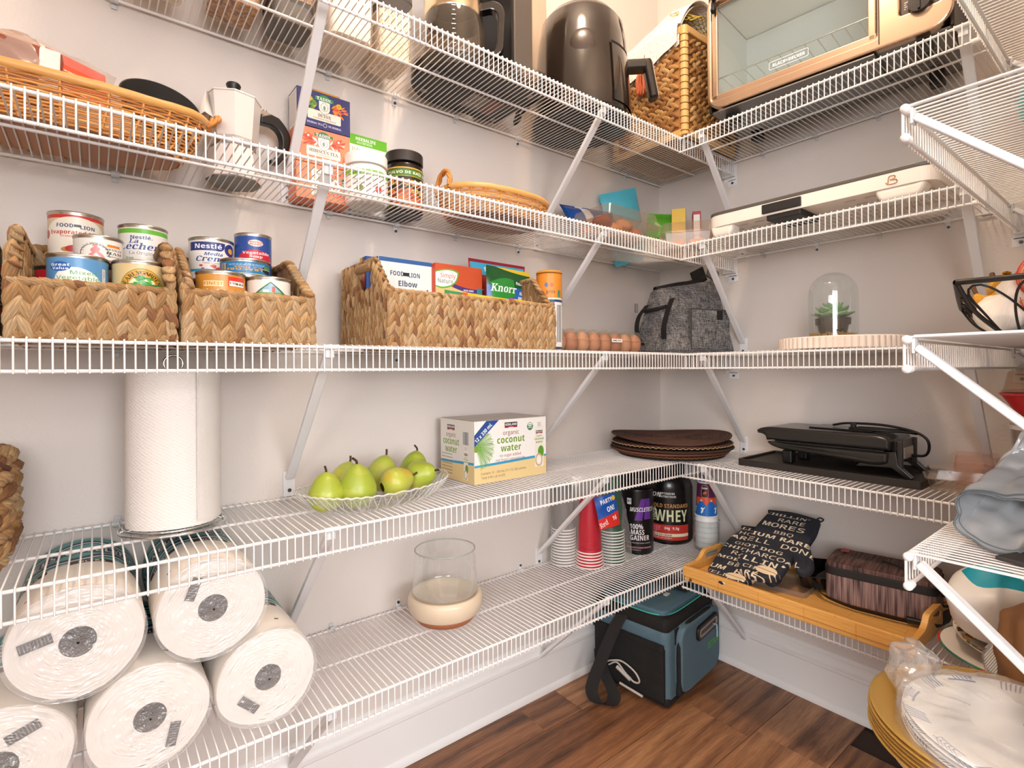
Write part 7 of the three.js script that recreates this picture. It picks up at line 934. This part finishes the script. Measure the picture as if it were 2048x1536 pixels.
  const ban = (label, dx, dy, dz, ry) => { const pts = []; for (let i = 0; i <= 14; i++) { const k = i / 14, a = -0.9 + k * 1.8; pts.push(V(Math.sin(a) * 0.075, 0.06 - Math.cos(a) * 0.06, 0)); } const c = new THREE.CatmullRomCurve3(pts); const g = grid(14, 30, (u, v) => { const p = c.getPoint(v), tt = c.getTangent(v), n = V(-tt.y, tt.x, 0), a = u * 6.283, r = 0.0165 * Math.pow(Math.sin(Math.PI * Math.min(0.97, Math.max(0.03, v))), 0.45) * (1 + 0.06 * Math.cos(a * 5)); return [p.x + n.x * Math.cos(a) * r, p.y + n.y * Math.cos(a) * r, Math.sin(a) * r]; }); const t2 = thing('banana', label, 'banana', [1.2 + dx, Y0 + dy, -0.1 + dz], ry); part('peel', g, printed(art(256, 256, (x, w, h) => { fillR(x, '#e0a52c', 0, 0, w, h); for (let i = 0; i < 160; i++) ell(x, 'rgba(110,66,20,0.55)', rnd() * w, rnd() * h, 1 + rnd() * 3, 1 + rnd() * 2); }), 0.5, { side: THREE.DoubleSide }), t2); part('stem', tube([[0.058, 0.024, 0], [0.07, 0.034, 0], [0.076, 0.042, 0]], 0.004, 6, 6), M(0x5a3a1c, 0.7), t2); };
  ban('spotted ripe banana at the back of the wire basket', 0.02, 0.062, -0.105, 0.5); ban('second spotted banana lying behind the garlic', 0.03, 0.085, -0.095, 0.3);
  const o = thing('onion_net', 'orange and red net bag of onions in the wire basket', 'net bag', [1.155, Y0 + 0.060, -0.155]); part('onions', [crumple(sph(0.042, 0.03, 0.02, 0.02, null, 20, 14), 0.004, 40), crumple(sph(0.036, -0.01, 0.035, 0.03, null, 20, 14), 0.004, 40)], M(0xf0b890, 0.5), o); const nt = []; for (let i = 0; i < 16; i++) { const a = i / 16 * 3.14; nt.push(new THREE.TorusGeometry(0.0435, 0.0007, 4, 30).rotateY(a).rotateZ(0.4).translate(0.03, 0.02, 0.02), new THREE.TorusGeometry(0.0375, 0.0007, 4, 30).rotateY(a).rotateX(0.4).translate(-0.01, 0.035, 0.03)); } stuffPart('net', nt, M(0xd8433a, 0.5), o);
}
{ // second: teal item; first: dark items
  const t = thing('teal_pouch', 'turquoise fabric pouch on the upper right shelf', 'pouch', [1.06, yT[1] + 0.001, -0.055], 0.2); part('body', crumple(new RoundedBoxGeometry(0.24, 0.07, 0.17, 4, 0.03).translate(0, 0.036, 0), 0.006, 25), M(0x3fc0b8, 0.6), t); part('zip', tube([[-0.1, 0.074, 0], [0, 0.076, 0], [0.1, 0.074, 0]], 0.0025, 12, 6), M(0x2a8a86, 0.5), t);
  const d = thing('navy_case', 'dark navy case on the topmost right shelf', 'case', [1.22, yT[0] + 0.001, -0.065], 0.1); part('body', new RoundedBoxGeometry(0.30, 0.12, 0.2, 4, 0.02).translate(0, 0.06, 0), M(0x252b3a, 0.6), d); part('handle', tube([[-0.05, 0.12, 0], [-0.045, 0.14, 0], [0.045, 0.14, 0], [0.05, 0.12, 0]], 0.005, 20, 6), MAT.black, d); part('latch', box(0.03, 0.02, 0.004, 0, 0.09, -0.101, 0.001, 1), MAT.steel, d);
}
{ // lowest: paper plates, wrapped plates, bags
  const y = yT[4];
  const plate = (R0, h, k = 1) => [[0, 0.0005], [R0 * 0.62, 0.0005], [R0 * 0.74, h * 0.62], [R0 * 0.97, h], [R0, h - 0.0005], [R0, h + 0.0012], [R0 * 0.96, h + 0.0022], [R0 * 0.735, h * 0.62 + 0.002], [R0 * 0.615, 0.0022], [0, 0.0022]];
  const radial = (bg, f) => printed(art(1024, 256, (x, w, h) => { fillR(x, bg, 0, 0, w, h); f(x, w, h); }), 0.4);
  const goldM = new THREE.MeshPhysicalMaterial({ color: srgb(0xdcb462), metalness: 0.6, roughness: 0.34 });
  const stackP = (name, group, lbl, n, R0, h, dy, p, m, tilt) => { for (let i = 0; i < n; i++) { const t = single(name, lathe(plate(R0, h), 72), m(i, n), lbl(i, n), 'plate', [p[0] + (i % 2) * 0.0015, p[1] + i * dy, p[2] + (i % 3) * 0.001], i * 0.7, group); if (tilt) t.rotation.set(tilt[0], i * 0.7 * 0, tilt[1]); } };
  const ord = ['lowest', 'second lowest', 'third lowest', 'fourth lowest', 'fifth lowest', 'sixth lowest', 'topmost'];
  single('teal_plate', lathe(plate(0.150, 0.017), 64), M(0x2f6f74, 0.4), 'teal plate at the bottom of the gold plate stack', 'plate', [1.010, y + 0.0004, -0.140]);
  single('cream_plate', lathe(plate(0.158, 0.018), 64), M(0xe9e0d4, 0.4), 'cream plate between the teal plate and the gold plates', 'plate', [1.008, y + 0.010, -0.142]);
  stackP('gold_plate', 'stack of gold paper plates', (i, n) => `${i === n - 1 ? 'topmost' : ord[i]} gold foil paper plate of the stack`, 6, 0.170, 0.032, 0.0062, [0.998, y + 0.021, -0.146], () => goldM);
  const whiteM = radial('#f6f3ee', (x, w, h) => { for (let i = 0; i < 14; i++) { const a = i * 73 + 20; x.strokeStyle = ['#3a5a94', '#8a94a8', '#2f4a86'][i % 3]; x.lineWidth = 2; for (let k = 0; k < 5; k++) { x.beginPath(); x.moveTo(a + k * 7, 70 + (i % 2) * 10); x.lineTo(a + k * 7 + (i % 2 ? 14 : -10), 112); x.stroke(); } if (i % 2) for (let k = 0; k < 4; k++) { x.beginPath(); x.moveTo(a - 4, 76 + k * 9); x.lineTo(a + 44, 80 + k * 9); x.stroke(); } } });
  stackP('white_plate', 'stack of white paper plates in film', (i, n) => `${i === n - 1 ? 'topmost' : ord[i]} white paper plate with blue marks, wrapped on the gold plates`, 6, 0.138, 0.018, 0.0062, [0.962, y + 0.058, -0.125], () => whiteM);
  const f = thing('plate_wrap', 'crumpled clear film wrapped around the white paper plates', 'wrap', [0.962, y + 0.056, -0.125]); const film = clear(0xffffff, { roughness: 0.08, transmission: 0.8, ior: 1.6, side: THREE.DoubleSide });
  part('film', grid(90, 14, (u, v) => { const a = u * 6.283, r = 0.1445 * (1 - 0.55 * Math.max(0, v - 0.55) / 0.45), w = 0.0035 * nz(Math.cos(a) * 6, Math.sin(a) * 6, v * 9) + 0.002 * nz(Math.cos(a) * 22, Math.sin(a) * 22, v * 5); return [Math.cos(a) * (r + w), 0.002 + Math.min(1, v / 0.55) * 0.056 + w, Math.sin(a) * (r + w)]; }), film, f);
  part('gathered_end', crumple(tr(sph(0.05, 0, 0, 0, [1.6, 0.5, 0.7], 28, 18), 0.075, 0.046, -0.146, 0.2, 0.2, 0), 0.016, 42), film, f);
  part('label', tr(bend(new THREE.PlaneGeometry(0.10, 0.07, 10, 6).rotateX(-Math.PI / 2), v => { v.y += 0.004 * nz(v.x * 40, 2, v.z * 40); }), 0.030, 0.070, 0.030), printed(art(256, 180, (x, w, h) => { fillR(x, '#3a33a0', 0, 0, w, h); fillR(x, '#2a8f86', 0, 0, w, 26); txt(x, 'plates', 130, 100, 54, '#fff'); }), 0.3, { side: THREE.DoubleSide }), f, 'blue paper label');
  // patterned plates by the bamboo tray
  const leafP = radial('#f1e8da', (x, w, h) => { for (let i = 0; i < 90; i++) ell(x, ['#d8932c', '#7a6a2c', '#b8542a', '#e0a83a', '#5a4a24'][i % 5], (i * 37) % 1024, 60 + rnd() * 50, 14, 6, rnd() * 3); });
  const wreathP = radial('#eee5da', (x, w, h) => { fillR(x, '#3f7f5f', 0, 92, w, 70); for (let i = 0; i < 10; i++) fillR(x, i % 2 ? '#c9302c' : '#2f6f55', i * 102, 96, 70, 60); });
  single('patterned_plate', lathe(plate(0.135, 0.016), 64), wreathP, 'plate with a green and red rim just right of the bamboo tray', 'plate', [1.440, y + 0.0004, -0.195]);
  single('patterned_plate', lathe(plate(0.128, 0.016), 64), leafP, 'cream plate with autumn leaves lying on the green-rimmed plate', 'plate', [1.470, y + 0.014, -0.185]).rotation.set(0.08, 0.4, 0.04);
  single('patterned_plate', lathe(plate(0.126, 0.016), 64), leafP, 'upper cream plate with autumn leaves next to the lunch box', 'plate', [1.490, y + 0.026, -0.180]).rotation.set(0.08, 1.4, 0.04);
  const bagM = printed(art(640, 512, (x, w, h) => { fillR(x, '#efe9e0', 0, 0, w, h); fillR(x, '#1f9fb4', 0, 0, 200, 120); txt(x, 'fruity', 300, 250, 90, '#2c4a94', { italic: true, rot: -0.5, font: 'serif' }); ell(x, '#3a5aa0', 470, 280, 70, 40, -0.3); txt(x, 'snack', 470, 200, 80, '#2c4a94', { italic: true, rot: -0.3 }); }), 0.35, { side: THREE.DoubleSide });
  const pb = thing('snack_sack', 'white plastic bag with blue lettering and a teal corner on the plates', 'bag', [1.400, y + 0.048, -0.212], -1.15); part('film', crumple(new THREE.SphereGeometry(0.5, 40, 26).scale(0.20, 0.155, 0.14).translate(0, 0.066, 0), 0.018, 16), bagM, pb);
  const br = thing('brown_bag', 'crumpled brown bag at the right edge under the shelf', 'bag', [1.205, y + 0.018, -0.125], 0.4); part('film', crumple(new THREE.SphereGeometry(0.5, 36, 26).scale(0.17, 0.19, 0.15).translate(0, 0.094, 0), 0.02, 18), M(0x8a5f38, 0.55), br);
  const st = thing('striped_plates', 'wrapped pack of striped paper plates leaning behind the gold plates', 'plates', [1.285, y + 0.030, -0.165]); st.rotation.set(0, -0.3, 0.45); const g = []; for (let i = 0; i < 12; i++) g.push(cyl(0.055, 0.055, 0.0022, 0, i * 0.0042, 0, 40)); part('plates', g, printed(art(256, 64, (x, w, h) => { for (let i = 0; i < 64; i++) fillR(x, i % 2 ? '#f2eee8' : '#6b6663', i * 4, 0, 4, 64); }), 0.4), st); part('film', lathe([[0.0575, -0.003], [0.0585, 0.02], [0.0575, 0.053], [0.045, 0.058], [0, 0.056]], 40), film, st);
}

// ---------------------------------------------------------------- done
renderer.render(scene, camera);
